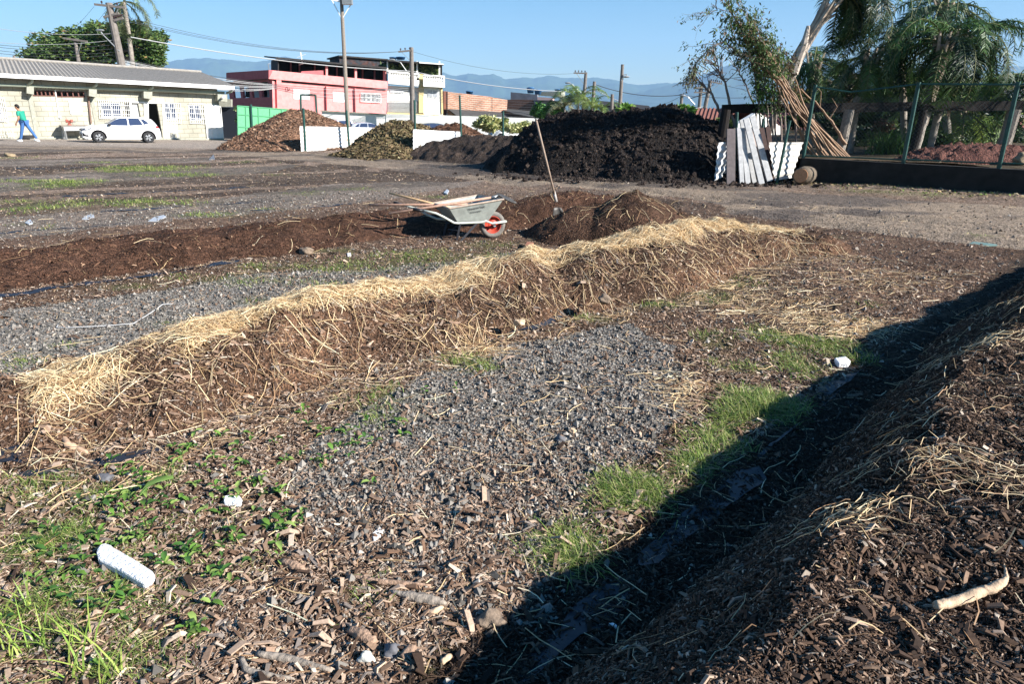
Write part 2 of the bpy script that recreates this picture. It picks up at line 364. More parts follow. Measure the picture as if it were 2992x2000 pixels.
# ------------------------------------------------------------------ ground sheet
def band(l): return g2(l)
def ground_color(x, y):
    g, rd = zones(x, y); n = fbm(x, y, .8, 4, 61)[:, None]; n2 = vnoise(x*22, y*22, 62)[:, None]; r = np.hypot(x, y)[:, None]
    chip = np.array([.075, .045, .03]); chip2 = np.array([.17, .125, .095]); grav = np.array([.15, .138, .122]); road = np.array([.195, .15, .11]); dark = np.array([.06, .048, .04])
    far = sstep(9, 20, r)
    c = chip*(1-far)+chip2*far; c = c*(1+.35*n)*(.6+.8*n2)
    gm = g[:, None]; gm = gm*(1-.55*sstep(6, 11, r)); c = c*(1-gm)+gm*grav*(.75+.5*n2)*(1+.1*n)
    rm = rd[:, None]; st = vnoise(x*.45+y*.1, y*1.9, 66)[:, None]; c = c*(1-rm)+rm*(road*sstep(.3, .6, st)+dark*1.6*(1-sstep(.3, .6, st)))*(.8+.4*n2)
    # dark churned soil round the foot of the soil pile, and streaks along the old rows
    for key, ex in (('soil', 1.6), ('soil_low', 1.3), ('green_low', .5), ('chips', .6)):
        P = HEAPS[key]['pts']; d = np.full(x.shape, 1e9)
        for a, b in zip(P[:-1], P[1:]):
            dx, dy = b[0]-a[0], b[1]-a[1]; t = np.clip(((x-a[0])*dx+(y-a[1])*dy)/(dx*dx+dy*dy), 0, 1)
            d = np.minimum(d, np.hypot(x-a[0]-t*dx, y-a[1]-t*dy)-(a[3]+t*(b[3]-a[3])))
        m = (np.clip(1-(d+.25*fbm(x, y, 1.5, 3, 67))/ex, 0, 1))[:, None]; c = c*(1-m)+dark*m
    fy = sstep(10, 14, y)[:, None]*(1-rm)*(1-gm)*sstep(8, 0, x)[:, None]
    s = x*.42-y*.9; stv = vnoise(s*1.3+.3*fbm(x, y, .5, 2, 69), x*.12, 68)[:, None]; c = c*(1-fy*.6*(stv > .62))
    gg = np.clip(grass_w(x, y), 0, 1)[:, None]*.55; c = c*(1-gg)+gg*np.array([.075, .085, .03])
    dm = (sstep(-1.5, -1.2, perp(x, y)+.12*fbm(x, y, 2, 3, 44))*(y < 11))[:, None]; c = c*(1-dm)+dm*np.array([.028, .02, .014])*(.6+.8*n2)   # shadow strip beside the dark row, deepened in the ground colour
    yard = sstep(62, 58, y)[:, None]; c = c*yard+(1-yard)*np.array([.10, .11, .07])
    pv = ((y > 31+.05*x)*(x < -9)*(y < 60))[:, None]*sstep(30, 33, y)[:, None]; c = c*(1-pv)+pv*np.array([.24, .2, .165])*(.9+.2*n2)
    return np.clip(c, .01, .9)
rr = [.35]
while rr[-1] < 55: rr.append(rr[-1]*1.0065)
while rr[-1] < 16000: rr.append(rr[-1]*1.12)
rr = np.array(rr)
th = np.concatenate([np.linspace(-62, 62, 640), np.linspace(62, 298, 60)[1:-1]])*math.pi/180
R, T = np.meshgrid(rr, th, indexing='ij'); X = (R*np.sin(T)).ravel(); Y = (R*np.cos(T)).ravel()
Z = ground_z(X, Y); nr, na = len(rr), len(th)
V = np.stack([X, Y, Z], 1); V = np.vstack([V, [[0, 0, 0]]])
i, j = np.meshgrid(np.arange(nr-1), np.arange(na), indexing='ij'); i = i.ravel(); j = j.ravel(); j2 = (j+1) % na
Fq = np.stack([i*na+j, i*na+j2, (i+1)*na+j2, (i+1)*na+j], 1)[:, ::-1]
jj = np.arange(na); cap = np.stack([jj, (jj+1) % na, np.full(na, nr*na), np.full(na, nr*na)], 1)
def ground_mat(name, sc1=55, sc2=160, dist=.012, lo=.25, hi=1.75):
    m = bpy.data.materials.new(name); m.use_nodes = True; n = m.node_tree; L = n.links; b = n.nodes['Principled BSDF']
    b.inputs['Roughness'].default_value = .95; b.inputs['Specular IOR Level'].default_value = .15
    a = n.nodes.new('ShaderNodeAttribute'); a.attribute_name = 'Col'; tc = n.nodes.new('ShaderNodeNewGeometry')
    v = n.nodes.new('ShaderNodeTexVoronoi'); v.inputs['Scale'].default_value = sc1; L.new(tc.outputs['Position'], v.inputs['Vector'])
    z = n.nodes.new('ShaderNodeTexNoise'); z.inputs['Scale'].default_value = sc2*.5; z.inputs['Detail'].default_value = 4; L.new(tc.outputs['Position'], z.inputs['Vector'])
    z2 = n.nodes.new('ShaderNodeTexNoise'); z2.inputs['Scale'].default_value = 7; z2.inputs['Detail'].default_value = 10; z2.inputs['Roughness'].default_value = .75; L.new(tc.outputs['Position'], z2.inputs['Vector'])
    s = n.nodes.new('ShaderNodeSeparateColor'); L.new(v.outputs['Color'], s.inputs[0])
    ad = n.nodes.new('ShaderNodeMath'); ad.operation = 'ADD'; L.new(s.outputs[0], ad.inputs[0]); L.new(z2.outputs['Fac'], ad.inputs[1])
    mr = n.nodes.new('ShaderNodeMapRange'); mr.inputs[1].default_value = .35; mr.inputs[2].default_value = 1.3; mr.inputs[3].default_value = lo; mr.inputs[4].default_value = hi
    L.new(ad.outputs[0], mr.inputs[0]); mx = n.nodes.new('ShaderNodeVectorMath'); mx.operation = 'SCALE'
    L.new(a.outputs['Color'], mx.inputs[0]); L.new(mr.outputs[0], mx.inputs['Scale']); L.new(mx.outputs[0], b.inputs['Base Color'])
    ad2 = n.nodes.new('ShaderNodeMath'); ad2.operation = 'ADD'; L.new(v.outputs['Distance'], ad2.inputs[0]); L.new(z.outputs['Fac'], ad2.inputs[1])
    bp = n.nodes.new('ShaderNodeBump'); bp.inputs['Strength'].default_value = .9; bp.inputs['Distance'].default_value = dist; L.new(ad2.outputs[0], bp.inputs['Height']); L.new(bp.outputs[0], b.inputs['Normal'])
    return m
GM = ground_mat('yard_ground')
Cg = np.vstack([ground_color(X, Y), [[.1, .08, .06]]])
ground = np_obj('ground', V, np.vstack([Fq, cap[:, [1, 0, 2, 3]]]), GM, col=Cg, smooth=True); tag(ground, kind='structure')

# ------------------------------------------------------------------ heaps as things
def heap_obj(key, name, label, cat, res, c1, c2, m, fr=1.5):
    P = np.array(HEAPS[key]['pts']); w_ = P[:, 3].max()+HEAPS[key]['pl']+.4
    x0, x1, y0, y1 = P[:, 0].min()-w_, P[:, 0].max()+w_, P[:, 1].min()-w_, P[:, 1].max()+w_
    xs = np.arange(x0, x1, res); ys = np.arange(y0, y1, res); A, B = np.meshgrid(xs, ys, indexing='ij'); a = A.ravel(); b = B.ravel()
    hz = heap_z(key, a, b); gz = ground_z(a, b); z = hz+base_z(a, b); nx, ny = A.shape
    keep = (hz+base_z(a, b) > gz-.06).reshape(nx, ny)
    z = np.maximum(z, gz-.06)
    i, j = np.meshgrid(np.arange(nx-1), np.arange(ny-1), indexing='ij')
    k = keep[:-1, :-1] | keep[1:, :-1] | keep[:-1, 1:] | keep[1:, 1:]; i = i[k]; j = j[k]
    Fq = np.stack([i*ny+j, (i+1)*ny+j, (i+1)*ny+j+1, i*ny+j+1], 1); used, inv = np.unique(Fq, return_inverse=True); Fq = inv.reshape(Fq.shape)
    V = np.stack([a, b, z], 1)[used]; n1 = np.clip(.5+fbm(V[:, 0], V[:, 1]+V[:, 2], fr, 4, 7)*1.1, 0, 1)[:, None]; sp_ = (.55+.9*rng.random((len(V), 1)))
    col = (np.array(c1)*(1-n1)+np.array(c2)*n1)*sp_
    o = np_obj(name, V, Fq, m, col=col, smooth=True)
    base = Vector((float(P[len(P)//2, 0]), float(P[len(P)//2, 1]), 0)); recenter(o, base)
    return tag(o, label, cat)
HM = ground_mat('heap_cover', 70, 200, .015, .3, 1.7); SM = ground_mat('soil_cover', 26, 90, .03, .5, 1.4)
H = {}
H['straw'] = heap_obj('straw', 'compost_windrow', 'long low compost row topped with pale golden straw, running diagonally through the yard', 'compost row', .03, (.035, .02, .013), (.11, .06, .036), HM)
H['brown'] = heap_obj('brown', 'compost_windrow', 'long dark brown wood mulch row behind the wheelbarrow, without any straw', 'compost row', .04, (.035, .018, .011), (.07, .036, .023), HM)
H['mound'] = heap_obj('mound', 'compost_mound', 'peaked brown mulch mound with a shovel standing in its left side', 'compost heap', .03, (.03, .017, .011), (.065, .036, .023), HM)
H['dark'] = heap_obj('dark', 'compost_windrow', 'dark broad mulch row in the right foreground with a curved bleached branch on it', 'compost row', .022, (.014, .009, .006), (.045, .027, .018), HM)
H['soil'] = heap_obj('soil', 'soil_pile', 'tall clumpy pile of near black soil, the highest pile in the yard', 'soil pile', .05, (.011, .009, .008), (.022, .017, .015), SM)
H['soil_low'] = heap_obj('soil_low', 'soil_pile', 'low dark soil pile at the left foot of the tall black one', 'soil pile', .06, (.035, .026, .021), (.06, .043, .034), SM)
H['chips'] = heap_obj('chips', 'wood_chip_pile', 'big reddish brown wood chip pile in front of the green gate', 'wood chip pile', .07, (.10, .06, .04), (.22, .125, .08), HM, .8)
H['green'] = heap_obj('green', 'plant_waste_pile', 'pile of wilted olive green cuttings between the two white metal sheets', 'plant waste pile', .06, (.09, .07, .035), (.2, .17, .075), HM)
H['green_low'] = heap_obj('green_low', 'plant_waste_pile', 'small spill of brown cuttings in front of the olive green pile', 'plant waste pile', .06, (.08, .05, .025), (.2, .15, .08), HM)
H['back'] = heap_obj('back', 'mulch_pile', 'small dark brown mulch pile showing over the second white sheet', 'mulch pile', .08, (.07, .035, .02), (.13, .07, .045), HM)

# ------------------------------------------------------------------ scatter builders (numpy)
def frame(n, yaw):
    t = np.stack([np.cos(yaw), np.sin(yaw), np.zeros_like(yaw)], 1); t = t-n*(t*n).sum(1, keepdims=True); t /= np.linalg.norm(t, axis=1, keepdims=True)
    return t, np.cross(n, t)
def chips_mesh(name, P, N, L, W, TH, col, m, parent=None, tilt=.35, box=True):
    k = len(P); yaw = rng.uniform(0, 6.283, k); N = N+rng.normal(0, tilt, (k, 3)); N /= np.linalg.norm(N, axis=1, keepdims=True)
    t, b = frame(N, yaw); t = t*L[:, None]/2; b = b*W[:, None]/2; h = N*TH[:, None]
    bend = N*(L*rng.uniform(-.12, .3, k))[:, None]+b*rng.normal(0, .5, (k, 1))
    tap = rng.uniform(.35, 1, k)[:, None]; tap2 = rng.uniform(.3, 1, k)[:, None]
    lo = [P-t-b*tap, P-t+b*tap, P+t+b*tap2, P+t-b*tap2]
    if box:
        mid = [P-b+bend, P+b+bend]
        vs = [lo[0], lo[1], mid[1], mid[0], lo[3], lo[2]]; top = [v+h for v in vs]; V = np.stack(vs+top, 1).reshape(-1, 3); nv = 12
        fl = [(6, 7, 8, 9), (9, 8, 11, 10), (0, 3, 9, 6), (3, 4, 10, 9), (2, 1, 7, 8), (5, 2, 8, 11), (1, 0, 6, 7), (4, 5, 11, 10)]
    else:
        mid = [P-b+bend+h, P+b+bend+h]; V = np.stack([lo[0], lo[1], mid[1], mid[0], lo[3], lo[2]], 1).reshape(-1, 3); nv = 6
        fl = [(0, 1, 2, 3), (3, 2, 5, 4)]
    Fq = (np.arange(k)[:, None, None]*nv+np.array(fl)[None]).reshape(-1, 4)
    return np_obj(name, V, Fq, m, parent, np.repeat(col, nv, 0))
def palette(k, cols, wts, var=.25):
    wts = wts[:len(cols)]
    c = np.array(cols)[rng.choice(len(cols), k, p=np.array(wts)/sum(wts))]; return np.clip(c*rng.uniform(1-var, 1+var, (k, 1)), .004, .95)
CHIPC = [(.13, .078, .05), (.22, .145, .1), (.055, .034, .024), (.36, .26, .19), (.2, .165, .14), (.48, .39, .3)]
CM = mat('wood_chip', (.2, .1, .1), .85, attr=True, var=.25, scale=60, spec=.2)
GRM = mat('crushed_stone', (.2, .2, .2), .8, attr=True, var=.2, scale=90, spec=.3)
def sample_fan(k, r0, r1, pw, a0=-60, a1=58):   # density ~ r^-pw per m2
    u = rng.random(k); e = 2-pw
    r = (r0**e+u*(r1**e-r0**e))**(1/e) if abs(e) > 1e-3 else r0*(r1/r0)**u
    t = np.radians(rng.uniform(a0, a1, k)); return r*np.sin(t), r*np.cos(t), r
def which(x, y):
    g = ground_z(x, y); best = g.copy(); idx = np.full(x.shape, -1)
    for n, k in enumerate(KEYS):
        h = heap_z(k, x, y)+base_z(x, y); m = h > best; best[m] = h[m]; idx[m] = n
    return best, idx
KEYS = list(HEAPS)
def normal_of(idx, x, y, fn=None):
    e = .025
    def f(a, b): return which(a, b)[0]
    z = f(x, y); dx = (f(x+e, y)-z)/e; dy = (f(x, y+e)-z)/e; n = np.stack([-dx, -dy, np.ones_like(x)], 1)
    return n/np.linalg.norm(n, axis=1, keepdims=True)
# chips over everything
k = 470000; x, y, r = sample_fan(k, .9, 34, 1.75)
# sprinkle a finer, closer layer as well
x2, y2, r2 = sample_fan(270000, .8, 9, 1.3); x = np.concatenate([x, x2]); y = np.concatenate([y, y2]); r = np.concatenate([r, r2])
x3 = rng.uniform(-.8, 7, 110000); y3 = rng.uniform(.6, 7, 110000); k3 = np.abs(perp(x3, y3)+.2) < 1.1; k3 &= rng.random(len(x3)) < np.clip(3.2/np.hypot(x3, y3), 0, 1)
x = np.concatenate([x, x3[k3]]); y = np.concatenate([y, y3[k3]]); r = np.hypot(x, y)
z, idx = which(x, y); g, rd = zones(x, y); gw = grass_w(x, y)
pk = np.where(idx >= 0, 1.0, np.where(g > .5, np.clip(.10+.55*np.clip(fbm(x, y, .9, 3, 31), 0, 1)+.35*(r < 2.6)+.2*(r < 3.2), 0, .8), np.where(rd > .5, .12, .75)))
pk = pk*np.where((idx < 0) & (gw > .5), .55, 1); isoil = np.isin(idx, [KEYS.index('soil'), KEYS.index('soil_low')]); pk[isoil] = .02
ok = rng.random(len(x)) < pk; x, y, r, z, idx, rd = x[ok], y[ok], r[ok], z[ok], idx[ok], rd[ok]
N = normal_of(idx, x, y); P = np.stack([x, y, z+.004], 1)
L = rng.lognormal(-3.95, .6, len(x))*np.clip(.7+r*.045, .7, 1.9); L = np.clip(L, .008, .11); W_ = L*rng.uniform(.07, .32, len(x)); TH = np.clip(W_*.3, .002, .006)
big = (idx < 0) & (r < 3.0) & (rng.random(len(x)) < .3); L[big] *= 1.4
spread = (idx < 0) & (perp(x, y) > -1.38) & (y < 11); hp_ = idx >= 0; L[hp_] *= .8; hd_ = (idx == KEYS.index('dark')) | spread; L[hd_] *= .85; W_[hd_] *= .7  # includes ground chips in the strip beside the dark row, darkened for its shadow
def colr(k, kind):
    if kind == 'straw': return palette(k, CHIPC, [5, 4, 3, 2, 1, .3])
    if kind == 'dark': return palette(k, CHIPC, [6, 3, 7, 1.4, .8, .5])*.85
    if kind in ('brown', 'mound', 'back'): return palette(k, [(.075, .036, .022), (.13, .068, .042), (.03, .016, .011), (.3, .19, .12)], [5, 3, 5, .7])
    if kind == 'chips': return palette(k, [(.17, .095, .06), (.26, .15, .095), (.08, .05, .035), (.36, .25, .17)], [5, 4, 3, .8])
    if kind in ('green', 'green_low'): return palette(k, [(.12, .095, .045), (.17, .12, .065), (.06, .042, .026), (.26, .22, .12)], [5, 4, 3, 1])
    return palette(k, CHIPC, [4, 5, 2.5, 5, 2, 2])
for n in range(-1, len(KEYS)):
    for near in (True, False):
        m_ = (idx == n) & ((r < 5) == near); c = int(m_.sum())
        if c < 5: continue
        kind = KEYS[n] if n >= 0 else 'yard'
        cc_ = colr(c, kind); sm_ = spread[m_]; cc_[sm_] = colr(int(sm_.sum()), 'dark')*.45 if sm_.any() else cc_[sm_]  # strip chips take a darker colour, so the row's shadow is painted in
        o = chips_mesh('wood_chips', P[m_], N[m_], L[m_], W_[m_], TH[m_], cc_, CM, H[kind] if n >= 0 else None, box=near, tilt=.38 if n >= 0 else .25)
        tag(o, kind='stuff')
        if n < 0: tag(o, 'loose bark and wood chips scattered over the near ground' if near else 'loose bark and wood chips scattered over the farther yard', 'wood chips')
# far heaps get coarse long shreds
for key, cnt, LL in (('chips', 16000, .16), ('green', 9000, .2), ('green_low', 5000, .18), ('back', 2500, .15)):
    P_ = np.array(HEAPS[key]['pts']); w_ = P_[:, 3].max()+.2
    x = rng.uniform(P_[:, 0].min()-w_, P_[:, 0].max()+w_, cnt*3); y = rng.uniform(P_[:, 1].min()-w_, P_[:, 1].max()+w_, cnt*3)
    z, idx = which(x, y); ok = idx == KEYS.index(key); x, y, z = x[ok][:cnt], y[ok][:cnt], z[ok][:cnt]
    N = normal_of(idx, x, y); c = len(x); L = rng.uniform(.4, 1.3, c)*LL
    o = chips_mesh('shreds', np.stack([x, y, z+.01], 1), N, L, L*rng.uniform(.1, .35, c), L*.02, colr(c, key), CM, H[key], tilt=.6, box=False); tag(o, kind='stuff')
# crushed stone
x, y, r = sample_fan(370000, 1.0, 15, 1.5, -60, 40); g, rd = zones(x, y); z, idx = which(x, y)
pk = np.where(g > .5, 1.0-.6*sstep(6, 11, r), np.where(rd > .5, .05, .1)); ok = (idx < 0) & (rng.random(len(x)) < pk); x, y, z, r = x[ok], y[ok], z[ok], r[ok]
c = len(x); s = np.clip(rng.lognormal(-5.5, .6, c)*np.clip(.9+r*.07, 1, 1.9), .0025, .026)
oct_ = np.array([(1, 0, 0), (0, 1, 0), (-1, 0, 0), (0, -1, 0), (0, 0, 1), (0, 0, -.6)], float)
V = oct_[None]*s[:, None, None]*rng.uniform(.55, 1.25, (c, 6, 1))+rng.normal(0, .18, (c, 6, 3))*s[:, None, None]
V = V+np.stack([x, y, z+s*.35], 1)[:, None]
tri = np.array([(0, 1, 4), (1, 2, 4), (2, 3, 4), (3, 0, 4), (1, 0, 5), (2, 1, 5), (3, 2, 5), (0, 3, 5)])
o = np_obj('gravel', V.reshape(-1, 3), (np.arange(c)[:, None, None]*6+tri[None]).reshape(-1, 3), GRM, col=np.repeat(palette(c, [(.165, .15, .132), (.235, .215, .19), (.065, .06, .053), (.36, .33, .29), (.15, .1, .07)], [5, 4, 6, .7, 3]), 6, 0)); tag(o, 'loose grey crushed stone between the compost rows', 'gravel', kind='stuff')

# ribbons: straw and grass blades. pts (k,m,3)
def ribbons(name, C, Wd, side, col, m, parent=None):
    k, q, _ = C.shape; Wd = Wd[:, :, None]; V = np.stack([C-side*Wd/2, C+side*Wd/2], 2).reshape(-1, 3)
    base = np.arange(k)[:, None, None]*(2*q); f = np.array([(2*a, 2*a+1, 2*a+3, 2*a+2) for a in range(q-1)])[None]
    return np_obj(name, V, (base+f).reshape(-1, 4), m, parent, np.repeat(col, 2*q, 0), smooth=True)
STM = mat('straw', (.6, .5, .3), .6, attr=True, spec=.4, trans=.15)
def straw(key, x, y, LL, w0, yaw0, cols, wts, lift=.02, name='straw_cover', ysp=.6):
    c = len(x); yaw = yaw0+rng.normal(0, ysp, c); q = 4; L = rng.uniform(.45, 1.2, c)*LL; C = np.zeros((c, q, 3)); cur = rng.normal(0, .35, c); lf = np.abs(rng.normal(0, lift, c))
    for a in range(q):
        s = (a/(q-1)-.5)*L; ang = yaw+cur*(a/(q-1)-.5); px = x+s*np.cos(ang); py = y+s*np.sin(ang)
        C[:, a, 0] = px; C[:, a, 1] = py; C[:, a, 2] = which(px, py)[0]+.004+lf+rng.normal(0, lift*.35, c)
    sd = np.stack([-np.sin(yaw), np.cos(yaw), rng.uniform(-.8, .8, c)], 1); sd /= np.linalg.norm(sd, axis=1, keepdims=True)
    o = ribbons(name, C, np.full((c, q), w0)*rng.uniform(.7, 1.4, (c, 1)), sd[:, None], palette(c, cols, wts), STM, H.get(key)); tag(o, kind='stuff'); return o
STC = [(.6, .43, .23), (.78, .61, .37), (.32, .19, .1), (.88, .75, .52)]
# straw lies in patches along the crest and down to the near side
cr = np.array(HEAPS['straw']['pts']); sl_ = np.concatenate([[0], np.cumsum(np.hypot(np.diff(cr[:, 0]), np.diff(cr[:, 1])))])
def along(s): return np.interp(s, sl_, cr[:, 0]), np.interp(s, sl_, cr[:, 1])
c = 105000; s = rng.uniform(.25, sl_[-1]+.2, c); ax, ay = along(s); d = Vector((cr[-1, 0]-cr[0, 0], cr[-1, 1]-cr[0, 1], 0)).normalized(); nx_, ny_ = d.y, -d.x
yw = math.atan2(d.y, d.x)
cover = .12+.30*np.clip(vnoise(s*1.15, s*0, 5)*1.5-.25, 0, 1)+.10*np.sin(s*1.9)
off = -.05+rng.normal(0, 1, c)*(.05+cover*.27)
dens = np.clip(2.2*vnoise(s*2.3, off*4.5, 9)-.3, .03, 1)*np.where(s > sl_[-1]*.92, .5, 1)*np.where(s < 1.0, .6, 1); ok = (rng.random(c) < dens) & (off > -.45) & (off < .29+.16*np.sin(s*2.3+1))
s, off = s[ok], off[ok]; x = ax[ok]+nx_*off; y = ay[ok]+ny_*off
straw('straw', x, y, .19, .0029, yw-.25, STC, [4, 4, 2, 1.5], .02, ysp=.75)
c = 2600; s = rng.uniform(.0, sl_[-1], c); ax, ay = along(s); off = rng.uniform(-.2, 1.1, c)    # loose stalks over the flank
straw('straw', ax+nx_*off, ay+ny_*off, .28, .0035, yw-.9, STC, [5, 2, 4, .6], .012, 'loose_straw', 1.2)
# dark row: sparse straw in a few clumps
xs, ys = [], []
for px, py, n_, sg in ((2480, 1500, 130, .09), (2700, 1370, 120, .12), (2930, 1450, 80, .1), (2850, 1000, 230, .22), (2950, 900, 160, .25), (2700, 1120, 40, .25), (2600, 1230, 20, .2), (2900, 1200, 40, .2), (2400, 1900, 30, .3)):
    p = G(px, py, .45); xs.append(rng.normal(p.x, sg, n_)); ys.append(rng.normal(p.y, sg, n_))
straw('dark', np.concatenate(xs), np.concatenate(ys), .13, .0021, yw-.4, STC, [4, 3, 3, 1], .03, ysp=.9)
x, y, r = sample_fan(380, 1.2, 10, 1.0, 5, 46); ok = which(x, y)[1] == KEYS.index('dark'); straw('dark', x[ok], y[ok], .16, .003, 0, STC, [5, 3, 4, .6], .02, 'loose_straw', 2)
for key, n_ in (('mound', 160), ('brown', 260)):
    P_ = np.array(HEAPS[key]['pts']); t = rng.uniform(0, len(P_)-1.01, n_); i_ = t.astype(int); fr = (t-i_)
    ax = P_[i_, 0]*(1-fr)+P_[i_+1, 0]*fr+rng.normal(0, .4, n_); ay = P_[i_, 1]*(1-fr)+P_[i_+1, 1]*fr+rng.normal(-.2, .4, n_)
    straw(key, ax, ay, .26, .004, .3, STC, [5, 2, 4, .5], .012, 'loose_straw', 1.5)
# stalks lying on the ground
x, y, r = sample_fan(7000, 1.2, 26, 1.3); z, idx = which(x, y); ok = idx < 0
o = straw('none', x[ok], y[ok], .2, .0035, 0, STC, [5, 3, 4, 1], .008, 'loose_straw', 2); tag(o, 'single dry stalks lying about on the yard', 'straw')
xs, ys = [], []
for cx, cy, rx, ry, n_ in ((1830, 720, 100, 60, 500), (1960, 755, 90, 30, 600), (1700, 690, 150, 60, 350), (1560, 900, 80, 60, 160), (2000, 640, 250, 50, 500), (1100, 800, 60, 30, 200)):
    p = g2([(cx+a*rx*.7, cy+b*ry*.7) for a, b in rng.normal(0, .6, (n_, 2))]); xs += [q[0] for q in p]; ys += [q[1] for q in p]
o = straw('none', np.array(xs), np.array(ys), .2, .004, .2, STC, [5, 3, 4, 1], .01, 'loose_straw', 1); tag(o, 'reddish dry straw trodden flat beside the shaded row', 'straw')

# grass
GRC = [(.17, .25, .05), (.27, .34, .08), (.08, .15, .03), (.42, .43, .16), (.45, .38, .22)]
GSM = mat('grass_blade', (.1, .2, .05), .55, attr=True, spec=.35, trans=.3)
def blades(name, bx, by, hgt, wd, ln, cols, wts, parent=None, zfn=which):
    c = len(bx); q = 4; yaw = rng.uniform(0, 6.283, c); h = hgt*rng.uniform(.5, 1.2, c); lean = ln*rng.uniform(.3, 1.5, c); bz = zfn(bx, by)[0]; C = np.zeros((c, q, 3))
    for a in range(q):
        t = a/(q-1); C[:, a, 0] = bx+np.cos(yaw)*lean*h*t**1.6; C[:, a, 1] = by+np.sin(yaw)*lean*h*t**1.6; C[:, a, 2] = bz-.01+h*(t-.35*lean*t*t*np.minimum(1, lean))
    sd = np.stack([-np.sin(yaw), np.cos(yaw), np.zeros(c)], 1)
    return ribbons(name, C, np.array([1, .9, .65, .12])[None]*(wd*rng.uniform(.6, 1.3, c))[:, None], sd[:, None], palette(c, cols, wts), GSM, parent)
bx, by, hh = [], [], []
for cx, cy, a, b, dn in GRASS:
    rc = math.hypot(cx, cy); area = math.pi*a*b; nt_ = int(min(3500, max(6, area*dn*(380 if rc < 6 else 110 if rc < 12 else 45))))
    qx = cx+rng.normal(0, .55, nt_)*a; qy = cy+rng.normal(0, .55, nt_)*b; kk = np.clip(2.6*vnoise(qx*5.2, qy*5.2, 77)-.85, 0, 1) > rng.random(nt_)*.9
    qx, qy = qx[kk], qy[kk]; nb = (26 if dn > 1.1 else 22) if rc < 7 else 12
    sg = .042 if rc < 7 else .08
    bx.append(np.repeat(qx, nb)+rng.normal(0, sg, len(qx)*nb)); by.append(np.repeat(qy, nb)+rng.normal(0, sg, len(qx)*nb)); hh.append(np.full(len(qx)*nb, (.062 if dn < 1.1 else .095)*(1 if rc < 5.5 else .62 if rc < 12 else .8)))
bx = np.concatenate(bx); by = np.concatenate(by); hh = np.concatenate(hh); rb = np.hypot(bx, by)
idg = which(bx, by)[1]; kp = (idg < 0); bx, by, hh, rb = bx[kp], by[kp], hh[kp], rb[kp]
for nm, lo, hi, lb in (('grass', 0, 5, 'fine green grass tufts creeping over the near ground'), ('grass', 5, 12, 'grass tufts edging the straw covered row'), ('grass', 12, 60, 'flat grass patches in the far part of the yard')):
    m_ = (rb >= lo) & (rb < hi); o = blades(nm, bx[m_], by[m_], hh[m_]*np.where(rb[m_] < 3.5, .75, 1), np.clip(.0026+rb[m_]*.00045, .003, .011), 1.35, GRC, [4, 4, 3, 2, 1.4]); tag(o, lb, 'grass', kind='stuff')
print('blades', len(bx))
# tall sedge at the left edge
LS = [(30, 1500), (95, 1480), (60, 1400), (180, 1545), (10, 1420), (250, 1560), (200, 1480)]
for px, py in []: pass
xs = np.concatenate([rng.normal(G(a*K, b*K).x, .02, 14) for a, b in LS]); ys = np.concatenate([rng.normal(G(a*K, b*K).y, .02, 14) for a, b in LS])
o = blades('sedge', xs, ys, .17, .006, .9, [(.22, .34, .06), (.34, .42, .09)], [1, 1]); tag(o, 'long bright sedge blades at the left foreground edge', 'sedge', kind='stuff')
# creeping broad leaved weed
def weeds(name, centres, label, ls=.046):
    mb_v, mb_f, mb_c = [], [], []; n0 = 0
    for cx, cy, n_, sg in centres:
        p = G(cx*K, cy*K)
        for _ in range(int(n_*.62)):
            ox, oy = rng.normal(0, sg, 2); bx_, by_ = p.x+ox, p.y+oy
            if math.hypot(bx_-G(365, 1650).x, by_-G(365, 1650).y) < .11: continue
            yaw = rng.uniform(0, 6.28); nl = rng.integers(3, 7)
            z0 = float(which(np.array([bx_]), np.array([by_]))[0][0]); hst = rng.uniform(.01, .055)
            for l in range(nl):
                a = yaw+l*2.1+rng.normal(0, .3); le = ls*rng.uniform(.45, 1.4); el = rng.uniform(.0, .75); dv = np.array([math.cos(a)*math.cos(el), math.sin(a)*math.cos(el), math.sin(el)]); sd = np.array([-math.sin(a), math.cos(a), 0.])
                o_ = np.array([bx_, by_, z0+hst*(l+1)/nl]); dn_ = np.array([0, 0, -.25*le]); up = np.array([0, 0, .12*le])
                pts = [o_, o_+dv*le*.35-sd*le*.2+up, o_+dv*le*.35, o_+dv*le*.35+sd*le*.2+up, o_+dv*le*.7-sd*le*.16+dn_*.3+up, o_+dv*le*.7+dn_*.3, o_+dv*le*.7+sd*le*.16+dn_*.3+up, o_+dv*le+dn_]
                mb_v += pts; b = n0; mb_f += [(b, b+1, b+2, b+2), (b, b+2, b+3, b+3), (b+1, b+4, b+5, b+2), (b+2, b+5, b+6, b+3), (b+4, b+7, b+5, b+5), (b+5, b+7, b+6, b+6)]; n0 += 8
                mb_c.append(rng.random())
    c = np.array([(.07, .17, .035), (.15, .29, .05), (.3, .42, .11)])[(np.array(mb_c)*3).astype(int)]*rng.uniform(.7, 1.15, (len(mb_c), 1))
    V = np.array(mb_v); Fx = np.array(mb_f)
    t1 = Fx[:, [0, 1, 2]]; t2 = Fx[Fx[:, 2] != Fx[:, 3]][:, [0, 2, 3]]
    o = np_obj(name, V, np.vstack([t1, t2]), WDM, col=np.repeat(c, 8, 0), smooth=True); return tag(o, label, 'weeds', kind='stuff')
WDM = mat('weed_leaf', (.1, .2, .05), .45, attr=True, spec=.45, trans=.35)
